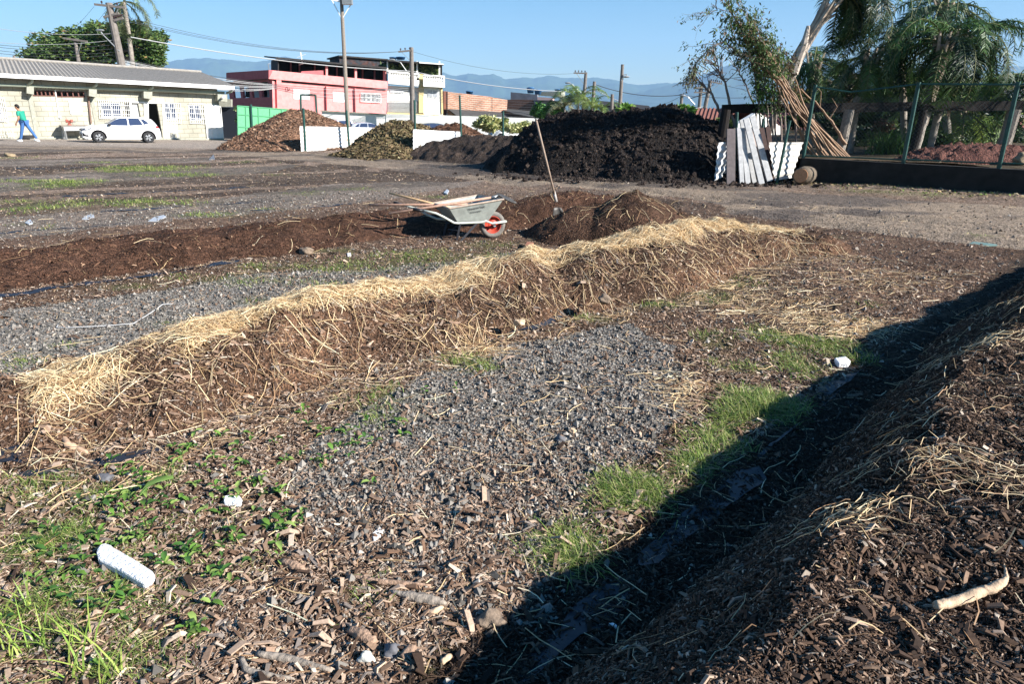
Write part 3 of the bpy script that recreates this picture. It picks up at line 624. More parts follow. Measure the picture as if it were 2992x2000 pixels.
weeds('creeping_weed', [(430, 1060, 14, .16), (520, 1050, 14, .16), (600, 1120, 14, .15), (520, 1170, 20, .15), (420, 1130, 22, .15), (330, 1200, 20, .13), (250, 1150, 14, .12), (220, 1270, 12, .1), (120, 1240, 12, .12), (300, 1260, 14, .12), (560, 1250, 12, .12), (640, 1190, 10, .12), (460, 1290, 9, .1), (520, 1330, 8, .1), (280, 1310, 8, .1), (180, 1330, 8, .1), (700, 1000, 8, .15), (770, 1010, 10, .14), (850, 1000, 10, .14), (800, 1060, 5, .12), (930, 1015, 3, .06), (60, 1420, 8, .1), (200, 1440, 7, .08), (400, 1490, 9, .08), (630, 1060, 8, .13), (350, 1080, 8, .1), (1010, 905, 4, .08)], 'broad leaved green weed creeping over the left foreground')
# ------------------------------------------------------------------ materials for the built things
MC = mat('white_paint', (.8, .8, .78), .5, var=.06, scale=3)
MCw = mat('whitewash', (.78, .77, .73), .85, var=.12, scale=1.2, bump=.2)
MGL = mat('dark_glass', (.03, .045, .09), .12, spec=.6)
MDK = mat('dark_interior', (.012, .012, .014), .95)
MCON = mat('concrete', (.3, .3, .25), .9, var=.2, scale=3, bump=.3)
MMET = mat('grey_steel', (.35, .36, .36), .45, metal=.6, var=.15, scale=8)
MGRN = mat('dark_green_paint', (.018, .065, .055), .45, var=.35, scale=9)
MPIPE = mat('greenish_pipe', (.36, .4, .32), .55, var=.08, scale=4)
MWOOD = mat('weathered_wood', (.22, .19, .16), .85, var=.35, scale=12, bump=.4)
def quadslab(mb, W, q, o1, o2=None):      # quad of photo points lying on wall W, from offset o1 back to o2
    o2 = o1-.06 if o2 is None else o2
    fr = [W.F(*p, o1) for p in q]; bk = [p-W.n*(o1-o2) for p in fr]; mb.hexa(bk, fr); return mb
def rect(x0, y0, x1, y1, lean=0, sl=0):   # photo rectangle with leaning uprights and sloping rails
    return [(x0+lean, y0), (x1+lean, y0+sl), (x1, y1+sl), (x0, y1)]
# ------------------------------------------------------------------ workshop on the left
R1 = lambda l: [(x/3.336, y/3.336) for x, y in l]
MBLK = brickmat('painted_block', (.41, .39, .32), (.36, .345, .28), (.24, .23, .185), .55, .27, .018, WL.d, .28)
bld = thing('workshop_building', WL.F(300, 410), 'long low cream block workshop with a grey corrugated roof behind the white car', 'building')
uL, uR = WL.U(WL.F(-60, 406)), WL.U(WL.F(655, 407))
def wall_open(W, u0, u1, ztop, zbot, holes, name, m, parent, th=.2):   # wall with rectangular holes (u0,u1,z0,z1)
    us = sorted({u0, u1, *[h for H_ in holes for h in H_[:2]]}); mb = MB()
    for a, b in zip(us[:-1], us[1:]):
        hs = sorted([h for h in holes if h[0] < b-1e-4 and h[1] > a+1e-4], key=lambda h: h[2]); z = zbot
        za, zb = ztop(a), ztop(b)
        for h in hs:
            if h[2] > z+.01: mb.hexa([W.at(a, z, -th), W.at(b, z, -th), W.at(b, h[2], -th), W.at(a, h[2], -th)], [W.at(a, z), W.at(b, z), W.at(b, h[2]), W.at(a, h[2])])
            z = h[3]
        mb.hexa([W.at(a, z, -th), W.at(b, z, -th), W.at(b, zb, -th), W.at(a, za, -th)], [W.at(a, z), W.at(b, z), W.at(b, zb), W.at(a, za)])
    return mb.obj(name, m, parent)
def hole(W, x0, y0, x1, y1):
    a = W.F(x0, y1); b = W.F(x1, y1); c = W.F((x0+x1)/2, y0); d = W.F((x0+x1)/2, y1); return (W.U(a), W.U(b), d.z, c.z)
zl, zr = WL.F(0, 216).z, WL.F(655, 257).z
ztop = lambda u: zl+(u-0)/(WL.U(WL.F(655, 257)))*(zr-zl)
H_c1 = hole(WL, 99, 264, 159, 281); H_c2 = hole(WL, 166, 267, 247, 284)
H_w0 = hole(WL, -6, 286, 12, 346); H_w1 = hole(WL, 300, 299, 360, 342); H_op = hole(WL, 382, 301, 422, 402); H_dr = hole(WL, 434, 303, 476, 402)
H_w3 = hole(WL, 484, 300, 520, 351); H_w4 = hole(WL, 556, 306, 592, 352)
wall_open(WL, uL, uR, ztop, -.7, [H_c1, H_c2, H_w0, H_w1, H_op, H_dr, H_w3, H_w4], 'wall', MBLK, bld)
mb = MB(); dp = 9.0
for o1, o2, a, b in ((-dp, -dp-.2, uL, uR), ): mb.hexa([WL.at(a, -.7, o2), WL.at(b, -.7, o2), WL.at(b, ztop(b), o2), WL.at(a, ztop(a), o2)], [WL.at(a, -.7, o1), WL.at(b, -.7, o1), WL.at(b, ztop(b), o1), WL.at(a, ztop(a), o1)])
for u in (uL, uR-.2): mb.hexa([WL.at(u, -.7, -.2), WL.at(u, -.7, -dp), WL.at(u, ztop(u), -dp), WL.at(u, ztop(u), -.2)], [WL.at(u+.2, -.7, -.2), WL.at(u+.2, -.7, -dp), WL.at(u+.2, ztop(u+.2), -dp), WL.at(u+.2, ztop(u+.2), -.2)])
mb.obj('side_wall', MBLK, bld)
mb = MB(); mb.hexa([WL.at(uL, -.5, -5.2), WL.at(uR-.2, -.5, -5.2), WL.at(uR-.2, ztop(uR)-.1, -5.2), WL.at(uL, ztop(uL)-.1, -5.2)], [WL.at(uL, -.5, -5), WL.at(uR-.2, -.5, -5), WL.at(uR-.2, ztop(uR)-.1, -5), WL.at(uL, ztop(uL)-.1, -5)])
mb.hexa([WL.at(uL, -.1, -.2), WL.at(uR-.2, -.1, -.2), WL.at(uR-.2, -.1, -5), WL.at(uL, -.1, -5)], [WL.at(uL, -.02, -.2), WL.at(uR-.2, -.02, -.2), WL.at(uR-.2, -.02, -5), WL.at(uL, -.02, -5)]); mb.obj('inner_wall', mat('dim_plaster', (.25, .25, .22), .9), bld)
MRF = mat('fibre_cement', (.27, .25, .225), .85, var=.2, scale=2.5, bump=.2)
EO = .9                                 # eaves overhang
def roof_sheet(W, e0, e1, r0, r1, pitch, amp, m, parent, name='roof', rows=6):
    n = int((e1-e0).length/pitch)*4; v = []; k = rows
    for i in range(n+1):
        s = i/n; w_ = amp*math.cos(i*math.pi/2)
        for j in range(k+1):
            t = j/k; p = e0.lerp(e1, s).lerp(r0.lerp(r1, s), t); v.append((p.x, p.y, p.z+w_))
    f = [(i*(k+1)+j, (i+1)*(k+1)+j, (i+1)*(k+1)+j+1, i*(k+1)+j+1) for i in range(n) for j in range(k)]
    mb = MB(); mb.v = v; mb.f = f; o = mb.obj(name, m, parent); s_ = o.modifiers.new('s', 'SOLIDIFY'); s_.thickness = .012; return o
e0, e1 = WL.F(-70, 209, EO), WL.F(685, 250.5, EO); r0, r1 = WL.F(-70, 167.5, -4.6), WL.F(566, 211, -4.6)
r1 = WL.at(WL.U(e1)-.1, r1.z, -4.6)
roof_sheet(WL, e0, e1, r0, r1, .21, .035, MRF, bld)
b0, b1 = WL.at(WL.U(r0), e0.z, -10), WL.at(WL.U(r1), e1.z, -10); roof_sheet(WL, r0, r1, b0, b1, .21, .035, MRF, bld, 'back_roof')
mb = MB(); mb.tube([r0+Vector((0, 0, .05)), r1+Vector((0, 0, .05))], .09, 8); mb.obj('ridge_cap', MRF, bld)
mb = MB(); quadslab(mb, WL, [(-70, 210), (685, 251.5), (685, 262), (-70, 222)], EO+.14, EO+.02); mb.obj('gutter', mat('white_gutter', (.85, .85, .86), .4), bld)
mb = MB(); quadslab(mb, WL, [(-70, 216), (686, 256), (686, 257), (-70, 217)], EO+.17, EO+.141); mb.obj('gutter_lip', MMET, bld)
mb = MB(); mb.tube([WL.F(-60, 246, .35), WL.F(655, 271, .35)], .085, 10); mb.obj('drain_pipe', MPIPE, bld, True)
mb = MB()
for x, y0, y1, y2 in ((82, 230, 238, 250), (270, 240, 248, 257), (434, 249, 256, 263), (664, 262, 268, 272)):
    mb = MB(); mb.tube([WL.F(x+13, y0, .8), WL.F(x+12, y1, .7), WL.F(x-2, y2, .4)], .07, 8); mb.obj('downspout', MPIPE, bld, True)
for x0, x1, y0, y1 in ((78, 99, 256, 276), (260, 283, 264, 284), (420, 445, 271, 290), (636, 664, 279, 298)):
    mb = MB(); quadslab(mb, WL, [(x0, y0-4), (x1, y0-3), (x1, y1), (x0, y1-4)], .55, .005); mb.obj('corbel', MCON, bld)
    a = WL.F(x0+8, y0, .7).z
mb = MB()
for x0, x1, y0 in ((80, 92, 275), (262, 272, 284)): quadslab(mb, WL, [(x0, y0), (x1, y0), (x1+24, 404), (x0+24, 404)], .03, .0)
quadslab(mb, WL, [(0, 402), (655, 404.5), (655, 412), (0, 412)], .16, .003); mb.obj('pilaster', MCON, bld)
MRB = mat('rust_red', (.12, .05, .04), .7)
for h in (H_c1, H_c2):
    mb = MB(); n = 5
    for i in range(n+1): u = h[0]+(h[1]-h[0])*i/n; mb.hexa([WL.at(u-.03, h[2], -.12), WL.at(u+.03, h[2], -.12), WL.at(u+.03, h[3], -.12), WL.at(u-.03, h[3], -.12)], [WL.at(u-.03, h[2], .02), WL.at(u+.03, h[2], .02), WL.at(u+.03, h[3], .02), WL.at(u-.03, h[3], .02)])
    for z in (h[2], h[3]-.05): mb.hexa([WL.at(h[0], z, .0), WL.at(h[1], z, .0), WL.at(h[1], z+.05, .0), WL.at(h[0], z+.05, .0)], [WL.at(h[0], z, .03), WL.at(h[1], z, .03), WL.at(h[1], z+.05, .03), WL.at(h[0], z+.05, .03)])
    mb.obj('vent_frame', MRB, bld)
def bars(mb, W, x0, y0, x1, y1, lean, sl, nv, nh, off, r=.012):
    for i in range(nv+1):
        t = i/nv; x = x0+(x1-x0)*t; mb.tube([W.F(x+lean, y0+sl*t, off), W.F(x, y1+sl*t, off)], r, 5)
    for j in range(nh+1):
        t = j/nh; y = y0+(y1-y0)*t; mb.tube([W.F(x0+lean*(1-t), y, off), W.F(x1+lean*(1-t), y+sl, off)], r, 5)
def window(parent, W, h, x0, y0, x1, y1, lean, nv, nh, m=MC):
    f = MB(); u0, u1, z0, z1 = h
    for a, b, c, d in ((u0, u1, z0, z0+.06), (u0, u1, z1-.06, z1), (u0, u0+.06, z0+.061, z1-.061), (u1-.06, u1, z0+.061, z1-.061), ((u0+u1)/2-.03, (u0+u1)/2+.03, z0+.061, z1-.061)):
        f.hexa([W.at(a, c, -.1), W.at(b, c, -.1), W.at(b, d, -.1), W.at(a, d, -.1)], [W.at(a, c, -.04), W.at(b, c, -.04), W.at(b, d, -.04), W.at(a, d, -.04)])
    w_ = f.obj('window', MC, parent)
    g_ = MB(); g_.hexa([W.at(u0, z0, -.09), W.at(u1, z0, -.09), W.at(u1, z1, -.09), W.at(u0, z1, -.09)], [W.at(u0, z0, -.075), W.at(u1, z0, -.075), W.at(u1, z1, -.075), W.at(u0, z1, -.075)]); g_.obj('pane', MGL, w_)
    b_ = MB(); bars(b_, W, x0, y0, x1, y1, lean, 2, nv, nh, .1); b_.obj('security_grille', m, w_)
window(bld, WL, H_w0, -8, 284, 24, 354, -12, 6, 5)
window(bld, WL, H_w1, 292, 293, 382, 346, -4, 16, 4)
window(bld, WL, H_w3, 482, 300, 530, 358, -3, 9, 4)
window(bld, WL, H_w4, 556, 302, 600, 360, -4, 8, 4)
mb = MB()
for q in ([(379, 298), (384, 298), (386, 404), (381, 404)], [(420, 299), (434, 299), (436, 404), (424, 404)], [(379, 296), (480, 299), (480, 303), (379, 300)], [(474, 300), (481, 300), (486, 404), (479, 404)]): quadslab(mb, WL, q, .05, -.1)
mb.obj('door_frame', MC, bld)
mb = MB(); quadslab(mb, WL, [(386, 301), (421, 302), (423, 344), (386, 344)], -.12, -.15); quadslab(mb, WL, [(386, 344), (423, 344), (423, 403), (386, 403)], -.06, -.1); mb.obj('door', mat('grey_door', (.42, .42, .41), .6), bld)
mb = MB(); bars(mb, WL, 484, 358, 519, 404, -2, 0, 9, 1, .12, .014); mb.tube([WL.F(486, 378, .13), WL.F(515, 392, .13)], .02, 5); mb.obj('barred_gate', MC, bld)
mb = MB(); quadslab(mb, WL, [(598, 305), (640, 307), (654, 404), (606, 404)], .06, .003); mb.obj('sheet_gate', MC, bld)
mb = MB(); bars(mb, WL, 606, 310, 654, 404, -9, 2, 3, 3, .1, .02); mb.obj('gate_frame', MC, bld)
mb = MB(); quadslab(mb, WL, [(200, 293), (236, 294), (241, 334), (206, 333)], .05, .003); mb.obj('white_board', MC, bld)
mb = MB(); mb.tube([WL.F(161, 262, .04), WL.F(173, 340, .04)], .025, 6); mb.box(WL.F(174, 342, .05), (.14, .06, .12)); mb.obj('conduit', MC, bld)
mb = MB(); mb.tube([WL.F(256, 262, .08), WL.F(266, 361, .08)], .055, 8); mb.obj('rusty_pipe', mat('rusty_pipe', (.2, .13, .1), .8, var=.4, scale=6), bld)
mb = MB(); mb.tube([WL.F(656, 281, .7), WL.F(649, 286, .9)], .07, 8); mb.obj('security_camera', MC, bld)

def std(name, verts_fn, label, cat, m, base, group=None, **kw):
    mb = MB(); verts_fn(mb); o = mb.obj(name, m, **kw); recenter(o, base); return tag(o, label, cat, group)
# bench with a vice, tyre, wire cage
tb = thing('workbench', WL.F(215, 408, .9), 'grey steel workbench against the block wall, behind the nose of the white car', 'workbench')
def Wz(x, z, off): p = WL.F(x, 404, off); p.z = z; return p
mb = MB(); zt = WL.F(200, 366, .9).z
a, b = WL.U(WL.F(185, 400, .9)), WL.U(WL.F(262, 400, .9))
mb.hexa([WL.at(a, zt-.06, .25), WL.at(b, zt-.06, .25), WL.at(b, zt-.06, 1.0), WL.at(a, zt-.06, 1.0)], [WL.at(a, zt, .25), WL.at(b, zt, .25), WL.at(b, zt, 1.0), WL.at(a, zt, 1.0)]); mb.obj('bench_top', MWOOD, tb)
mb = MB(); mb.hexa([WL.at(a+.1, zt-.3, .3), WL.at(b-.1, zt-.3, .3), WL.at(b-.1, zt-.3, .98), WL.at(a+.1, zt-.3, .98)], [WL.at(a+.1, zt-.061, .3), WL.at(b-.1, zt-.061, .3), WL.at(b-.1, zt-.061, .98), WL.at(a+.1, zt-.061, .98)]); mb.obj('apron', MMET, tb)
for u in (a+.12, b-.12):
    for of in (.32, .94): mb = MB(); mb.beam(WL.at(u, -.05, of), WL.at(u, zt-.3, of), .09, .09); mb.obj('leg', MMET, tb)
vc = thing('bench_vice', WL.at(a+.45, zt, .8), 'small red bench vice standing on the workbench', 'vice'); q = WL.at(a+.45, zt, .8)
mb = MB(); mb.lathe(q, [(.1, 0), (.11, .04), (.06, .08), (.07, .14)], 10); mb.box(q+Vector((0, 0, .2)), (.3, .13, .13)); mb.box(q+Vector((.17, 0, .24)), (.05, .18, .14)); mb.box(q+Vector((-.1, 0, .24)), (.05, .18, .14)); mb.obj('body', mat('red_paint', (.4, .12, .09), .5), vc)
mb = MB(); mb.tube([q+Vector((.15, 0, .18)), q+Vector((.38, 0, .18))], .02, 6); mb.tube([q+Vector((.36, -.1, .1)), q+Vector((.36, .1, .27))], .01, 5); mb.obj('handle', MMET, vc)
MRUB = mat('tyre_rubber', (.03, .03, .032), .85, bump=.3, bscale=30)
def tyre_mesh(mb, c, R, w_, r_in, n=28, axis='Y'):
    pr_ = [(r_in, -w_*.42), (r_in+.02, -w_*.5), (R-.03, -w_*.5), (R, -w_*.35), (R, w_*.35), (R-.03, w_*.5), (r_in+.02, w_*.5), (r_in, w_*.42), (r_in, -w_*.42)]
    i0 = len(mb.v); c = Vector(c)
    for r, z in pr_:
        for j in range(n):
            a_ = 2*math.pi*j/n; x, y = r*math.cos(a_), r*math.sin(a_); mb.v.append(tuple(c+(Vector((x, z, y)) if axis == 'Y' else Vector((x, y, z)))))
    for k_ in range(len(pr_)-1):
        for j in range(n): a_ = i0+k_*n+j; b_ = i0+k_*n+(j+1) % n; mb.f.append((a_, b_, b_+n, a_+n))
g_ = WL.F(81, 405.5, .6)
std('tyre', lambda m_: tyre_mesh(m_, g_+Vector((0, 0, .1)), .32, .18, .2, axis='Z'), 'black tyre lying flat at the foot of the block wall, behind the walking man', 'tyre', MRUB, g_)
def cage(m_):
    c = WL.F(22, 405, .5)
    for z in (0, .2, .4, .55):
        m_.tube([c+Vector((.36*math.cos(t_)*(1 if z < .5 else .7), .25*math.sin(t_), z)) for t_ in np.linspace(0, 6.283, 17)], .006, 4, cap=False)
    for t_ in np.linspace(0, 6.283, 15)[:-1]: m_.tube([c+Vector((.36*math.cos(t_), .25*math.sin(t_), 0)), c+Vector((.36*math.cos(t_), .25*math.sin(t_), .4)), c+Vector((.25*math.cos(t_), .18*math.sin(t_), .55))], .005, 4)
std('wire_cage', cage, 'pale wire cage on the ground near the left end of the block wall', 'cage', mat('galvanised', (.5, .5, .5), .5, metal=.5), WL.F(22, 405, .5))

# ------------------------------------------------------------------ cars
def car(name, loc, rz, paint, label, group=None, kind='hatch', plate=None):
    t = thing(name, loc, label, 'car', group); t.rotation_euler = (0, 0, rz)
    def lo(mb, nm, m, par=t, **kw):      # local-space mesh
        me = bpy.data.meshes.new(nm); me.from_pydata(mb.v, [], mb.f); me.materials.append(m); me.update()
        if kw.get('smooth'): me.polygons.foreach_set('use_smooth', [True]*len(me.polygons))
        o = link(bpy.data.objects.new(nm, me), par)
        if kw.get('bevel'): b = o.modifiers.new('b', 'BEVEL'); b.width = kw['bevel']; b.segments = 2
        return o
    # x: front at -, length 4.07; wheels at -1.23 and 1.33
    XF, XR, R = -1.23, 1.33, .31
    suv = kind == 'suv'; up = .14 if suv else 0
    top = [(-2.03, .62), (-1.98, .74), (-1.75, .86), (-1.3, .95), (-.9, 1.0), (-.72, 1.04), (-.2, 1.34), (.05, 1.43), (.5, 1.47), (.9, 1.47), (1.3, 1.43), (1.62, 1.36), (1.8, 1.15), (1.9, .98), (1.99, .86), (2.04, .6)]
    if suv: top = [(-2.03, .7), (-1.9, .95), (-1.3, 1.05), (-.9, 1.1), (-.3, 1.5), (0, 1.62), (.5, 1.66), (1.3, 1.66), (1.78, 1.62), (1.88, 1.2), (1.98, 1.0), (2.04, .7)]
    tx, tz = np.array(top).T
    xs = sorted(set(np.round(np.concatenate([np.linspace(-2.03, 2.04, 60), XF+.37*np.cos(np.linspace(0, np.pi, 15)), XR+.37*np.cos(np.linspace(0, np.pi, 15))]), 4)))
    def ztop_(x): return float(np.interp(x, tx, tz))
    def zb(x):
        z = .2+.1*max(0, (abs(x)-1.8)/.25)
        for c in (XF, XR):
            if abs(x-c) < .37: z = max(z, math.sqrt(.37**2-(x-c)**2)+.31)
        return z
    def hw(x, z):
        W_ = .86*(1-max(0, (abs(x)-1.25)/.8)**2.4*.24); zt_ = ztop_(x); waist = .93+up
        if z < .5: W_ -= .04*(.5-z)/.3
        if z > waist: W_ -= (z-waist)*.36
        return max(.05, W_)
    nr_ = 16; v = []
    for x in xs:
        z0, z1 = zb(x), ztop_(x)
        for j in range(nr_):
            tt = j/(nr_-1)
            if tt <= .72: z = z0+(z1-.06-z0)*tt/.72; y = hw(x, z)
            else:
                k_ = (tt-.72)/.28; a_ = k_*math.pi/2; z = z1-.06+.06*math.sin(a_); y = hw(x, z1-.06)*math.cos(a_)**.55 if k_ < 1 else 0
            v.append((x, -y, z))
    n_ = len(xs); f = [(i*nr_+j, (i+1)*nr_+j, (i+1)*nr_+j+1, i*nr_+j+1) for i in range(n_-1) for j in range(nr_-1)]
    v2 = [(a_, -b_, c_) for a_, b_, c_ in v]; f2 = [tuple(q_+len(v) for q_ in ff[::-1]) for ff in f]
    mb = MB(); mb.v = v+v2; mb.f = f+f2
    for base in (0, (n_-1)*nr_):
        mb.f += [(base+j, base+j+1, len(v)+base+j+1, len(v)+base+j) for j in range(nr_-1)]
    body = lo(mb, 'body', paint, smooth=True)
    mb = MB(); mb.box((0, 0, .3), (3.6, 1.5, .16)); mb.box((XF, 0, .5), (.7, 1.45, .5)); mb.box((XR, 0, .5), (.7, 1.45, .5)); lo(mb, 'underbody', MDK)
    def side_patch(mb, poly, off=.006, s=-1):    # polygon on the body side
        i0 = len(mb.v)
        for x, z in poly: mb.v.append((x, s*(hw(x, z)+off), z))
        mb.f.append(tuple(range(i0, i0+len(poly))))
    u_ = up*1.2
    wins = [[(-.78, .97+up), (-.28, 1.27+u_), (-.02, 1.36+u_), (.33, 1.39+u_), (.33, .97+up)], [(.40, .97+up), (.40, 1.39+u_), (.95, 1.38+u_), (1.12, 1.02+up)], [(1.03, 1.37+u_), (1.22, 1.32+u_), (1.46, 1.12+up), (1.18, 1.03+up)]]
    for s in (-1, 1):
        for w_ in wins: mb = MB(); side_patch(mb, w_, .008, s); lo(mb, 'side_window', MGL)
        mb = MB()
        for x0 in (.365, 1.07, -.62): side_patch(mb, [(x0-.008, .35), (x0+.008, .35), (x0+.008, .96+up), (x0-.008, .96+up)], .004, s)
        side_patch(mb, [(-.85, .27), (.97, .27), (.97, .3), (-.85, .3)], .005, s); lo(mb, 'door_gap', MDK)
        for x0 in (.18, .98): mb = MB(); mb.box((x0, s*(hw(x0, .88+up)+.02), .88+up), (.2, .03, .03)); lo(mb, 'door_handle', mat('handle_grey', (.3, .3, .32), .4))
        mb = MB(); mb.box((-.62, s*(hw(-.6, 1.0)+.1), 1.0+up), (.14, .2, .13)); lo(mb, 'wing_mirror', mat('black_plastic', (.015, .015, .018), .4), bevel=.04)
        for (x0, c_) in ((XF, 0), (XR, 0)):
            mb = MB(); pts = [(x0+.385*math.cos(a_), s*(hw(x0+.385*math.cos(a_), .5)+.005), .31+.385*math.sin(a_)) for a_ in np.linspace(-.1, math.pi+.1, 16)]; mb.tube(pts, .018, 5); lo(mb, 'wheel_arch', mat('black_plastic', (.015, .015, .018), .4))
        for x0 in (XF, XR):
            wh = MB(); tyre_mesh(wh, (x0, s*.76, R), R, .2, .19); w_o = lo(wh, 'wheel', MRUB, smooth=False)
            rb = MB(); rb.lathe((x0, s*.80, R), [(.19, -.03), (.19, .03), (.02, .035)], 20, axis='Y')
            hub = lo(rb, 'rim', MDK, w_o)
            sp_ = MB()
            for a_ in range(5):
                for da in (-.18, .18): q0 = a_*2*math.pi/5+da; sp_.beam((x0+.04*math.cos(q0), s*.845, R+.04*math.sin(q0)), (x0+.185*math.cos(q0*1), s*.84, R+.185*math.sin(q0)), .045, .02, Vector((0, 1, 0)))
            lo(sp_, 'hubcap', mat('hubcap', (.35, .36, .38), .35, metal=.5), w_o)
        mb = MB(); side_patch(mb, [(-1.99, .66), (-1.98, .74), (-1.84, .79), (-1.5, .83), (-1.6, .74), (-1.78, .68)], .012, s); lo(mb, 'headlight', mat('lamp_dark', (.02, .03, .06), .15, spec=.7))
        mb = MB(); side_patch(mb, [(1.78, .86+up), (1.80, 1.0+up), (1.93, .93+up), (1.97, .85+up)] if not suv else [(1.86, .9), (1.84, 1.3), (1.9, 1.3), (1.96, .9)], .012, s); lo(mb, 'tail_light', mat('lamp_red', (.3, .02, .02), .2, spec=.6))
    # windscreen and rear window follow the roof line
    for nm, xa, xb in (('windscreen', -.70, -.16), ('rear_window', 1.64 if not suv else 1.79, 1.86 if not suv else 1.87)):
        mb = MB(); n2 = 6
        for i in range(n2+1):
            x = xa+(xb-xa)*i/n2; z = ztop_(x)
            for y in (-.86, -.5, 0, .5, .86): yy = y*(hw(x, z)-.03); mb.v.append((x+(-.012 if nm == 'windscreen' else .012), yy, z+.014-.012*abs(y)*(1 if abs(y) > .8 else 0)))
        mb.f += [(i*5+j, (i+1)*5+j, (i+1)*5+j+1, i*5+j+1) for i in range(n2) for j in range(4)]; lo(mb, nm, MGL)
    mb = MB(); mb.box((-2.02, 0, .7), (.05, 1.0, .09)); mb.box((-2.03, 0, .42), (.05, 1.25, .17))
    side_patch(mb, [(-2.0, .36), (-2.0, .54), (-1.86, .5), (-1.7, .36), (-1.78, .33)], .01, -1); lo(mb, 'grille', mat('black_plastic', (.015, .015, .018), .4))
    mb = MB(); mb.box((-2.07, 0, .5), (.02, .4, .13)); mb.box((2.05, 0, .62), (.02, .4, .13)); lo(mb, 'number_plate', mat('plate_grey', (.5, .5, .52), .5))
    if suv: mb = MB(); [mb.tube([(0, s*.58, 1.68), (.1, s*.58, 1.73), (1.5, s*.58, 1.73), (1.6, s*.58, 1.68)], .02, 6) for s in (-1, 1)]; lo(mb, 'roof_rail', MMET)
    mb = MB(); mb.tube([(1.2, 0, ztop_(1.2)), (1.35, 0, ztop_(1.2)+.2)], .006, 5); lo(mb, 'aerial', MDK)
    return t
MCARW = mat('car_paint_white', (.8, .8, .8), .25, spec=.6)
MCARS = mat('car_paint_silver', (.5, .52, .56), .25, spec=.6, metal=.3); MCARD = mat('car_paint_dark', (.05, .07, .1), .25, spec=.6)
cw = car('white_car', (0, 0, 0), 0, MCARW, 'white five door hatchback parked in front of the block workshop, facing left')
c0 = GT(292, 417); a_ = math.radians(36); rr_ = Vector(ray(437, 417.5)); O_ = Vector((0, 0, CAMH))   # rear wheel: on its line of sight, in that direction
tt_ = (c0.x*math.sin(a_)-c0.y*math.cos(a_))/(rr_.x*math.sin(a_)-rr_.y*math.cos(a_)); c1 = O_+rr_*tt_
ax_ = (c1-c0); s_ = ax_.length/2.56; el_ = math.atan2(ax_.z, math.hypot(ax_.x, ax_.y)); print('car scale', s_, 'c0', c0, 'c1', c1, 'terrain', GT(437, 417.5))
cw.rotation_euler = (Euler((0, -el_, 0)).to_matrix().to_4x4() and (Matrix.Rotation(a_, 4, 'Z') @ Matrix.Rotation(-el_, 4, 'Y')).to_euler()); cw.scale = (s_, s_, s_)
ctr = c0+ax_.normalized()*(1.23*s_)+Vector((-math.sin(a_), math.cos(a_), 0))*.8*s_; cw.location = ctr
def far_car(name, px, py, Y, rz, paint, label, kind='hatch', grp='cars parked along the white boundary wall'):
    p = PT(px, py, Y); H_ = (1.66 if kind == 'suv' else 1.47); return car(name, (p.x, Y, p.z-H_), rz, paint, label, grp, kind)
far_car('parked_car', 992, 349, 60, math.radians(-62), MCARW, 'tall white estate car with roof rails, parked beside the thin tall pole', 'suv')
far_car('parked_car', 1083, 357, 59, math.radians(-160), MCARS, 'silver hatchback half hidden by the olive green pile')
far_car('parked_car', 1238, 359, 60, math.radians(20), MCARD, 'dark hatchback showing between the olive pile and the small mulch pile')
far_car('parked_car', 1497, 361, 60, math.radians(200), MCARW, 'white car behind the pale bush at the right end of the boundary wall')

# ------------------------------------------------------------------ the walking man
def skin_mesh(name, chain, rad, edges, m, parent, sub=2, smooth=True):
    me = bpy.data.meshes.new(name); me.from_pydata(chain, edges, []); o = bpy.data.objects.new(name, me); COL.objects.link(o)
    s = o.modifiers.new('skin', 'SKIN'); s.use_smooth_shade = True
    for i, r in enumerate(rad): me.skin_vertices[0].data[i].radius = (r, r) if not isinstance(r, tuple) else r
    me.skin_vertices[0].data[0].use_root = True
    ss = o.modifiers.new('sub', 'SUBSURF'); ss.levels = sub; ss.render_levels = sub
    dg = bpy.context.evaluated_depsgraph_get(); nm = bpy.data.meshes.new_from_object(o.evaluated_get(dg)); bpy.data.objects.remove(o)
    nm.materials.clear(); nm.materials.append(m); nm.name = name
    return link(bpy.data.objects.new(name, nm), parent)
fl, fr_ = GT(58, 413.5), GT(104, 413.5)
mid = (fl+fr_)/2; S = 1.0
man = thing('person', (mid.x, mid.y, mid.z), 'man in green t-shirt and blue jeans walking left along the block wall', 'person'); man.scale = (1.03,)*3
SK = mat('skin', (.36, .18, .11), .6, spec=.3)
# local: walks to -x; y: + is away from camera
J = {'pel': (.03, 0, .93), 'wai': (.02, 0, 1.06), 'che': (-.02, 0, 1.27), 'nb': (-.06, 0, 1.44), 'nt': (-.10, 0, 1.52), 'hc': (-.14, 0, 1.60), 'ht': (-.15, 0, 1.70),
     'shn': (-.03, -.19, 1.38), 'eln': (.0, -.24, 1.10), 'wrn': (-.17, -.22, .90), 'shf': (-.05, .19, 1.38), 'elf': (-.12, .25, 1.12), 'wrf': (-.24, .22, .92),
     'hin': (.03, -.09, .90), 'knn': (-.10, -.1, .50), 'ann': (-.27, -.1, .10), 'hif': (.03, .09, .90), 'knf': (.22, .1, .52), 'anf': (.42, .1, .14)}
def sk(nodes, E, m, nm, sub=2):
    names = [n_[0] for n_ in nodes]; return skin_mesh(nm, [J[n_] if n_ in J else n_ for n_ in names], [n_[1] for n_ in nodes], [(names.index(a), names.index(b)) for a, b in E], m, man, sub)
hn = [(-.20, -.22, .84), (-.215, -.215, .79)]
J.update({'pa': (-.205, -.22, .85), 'pb': (-.265, .22, .87)})
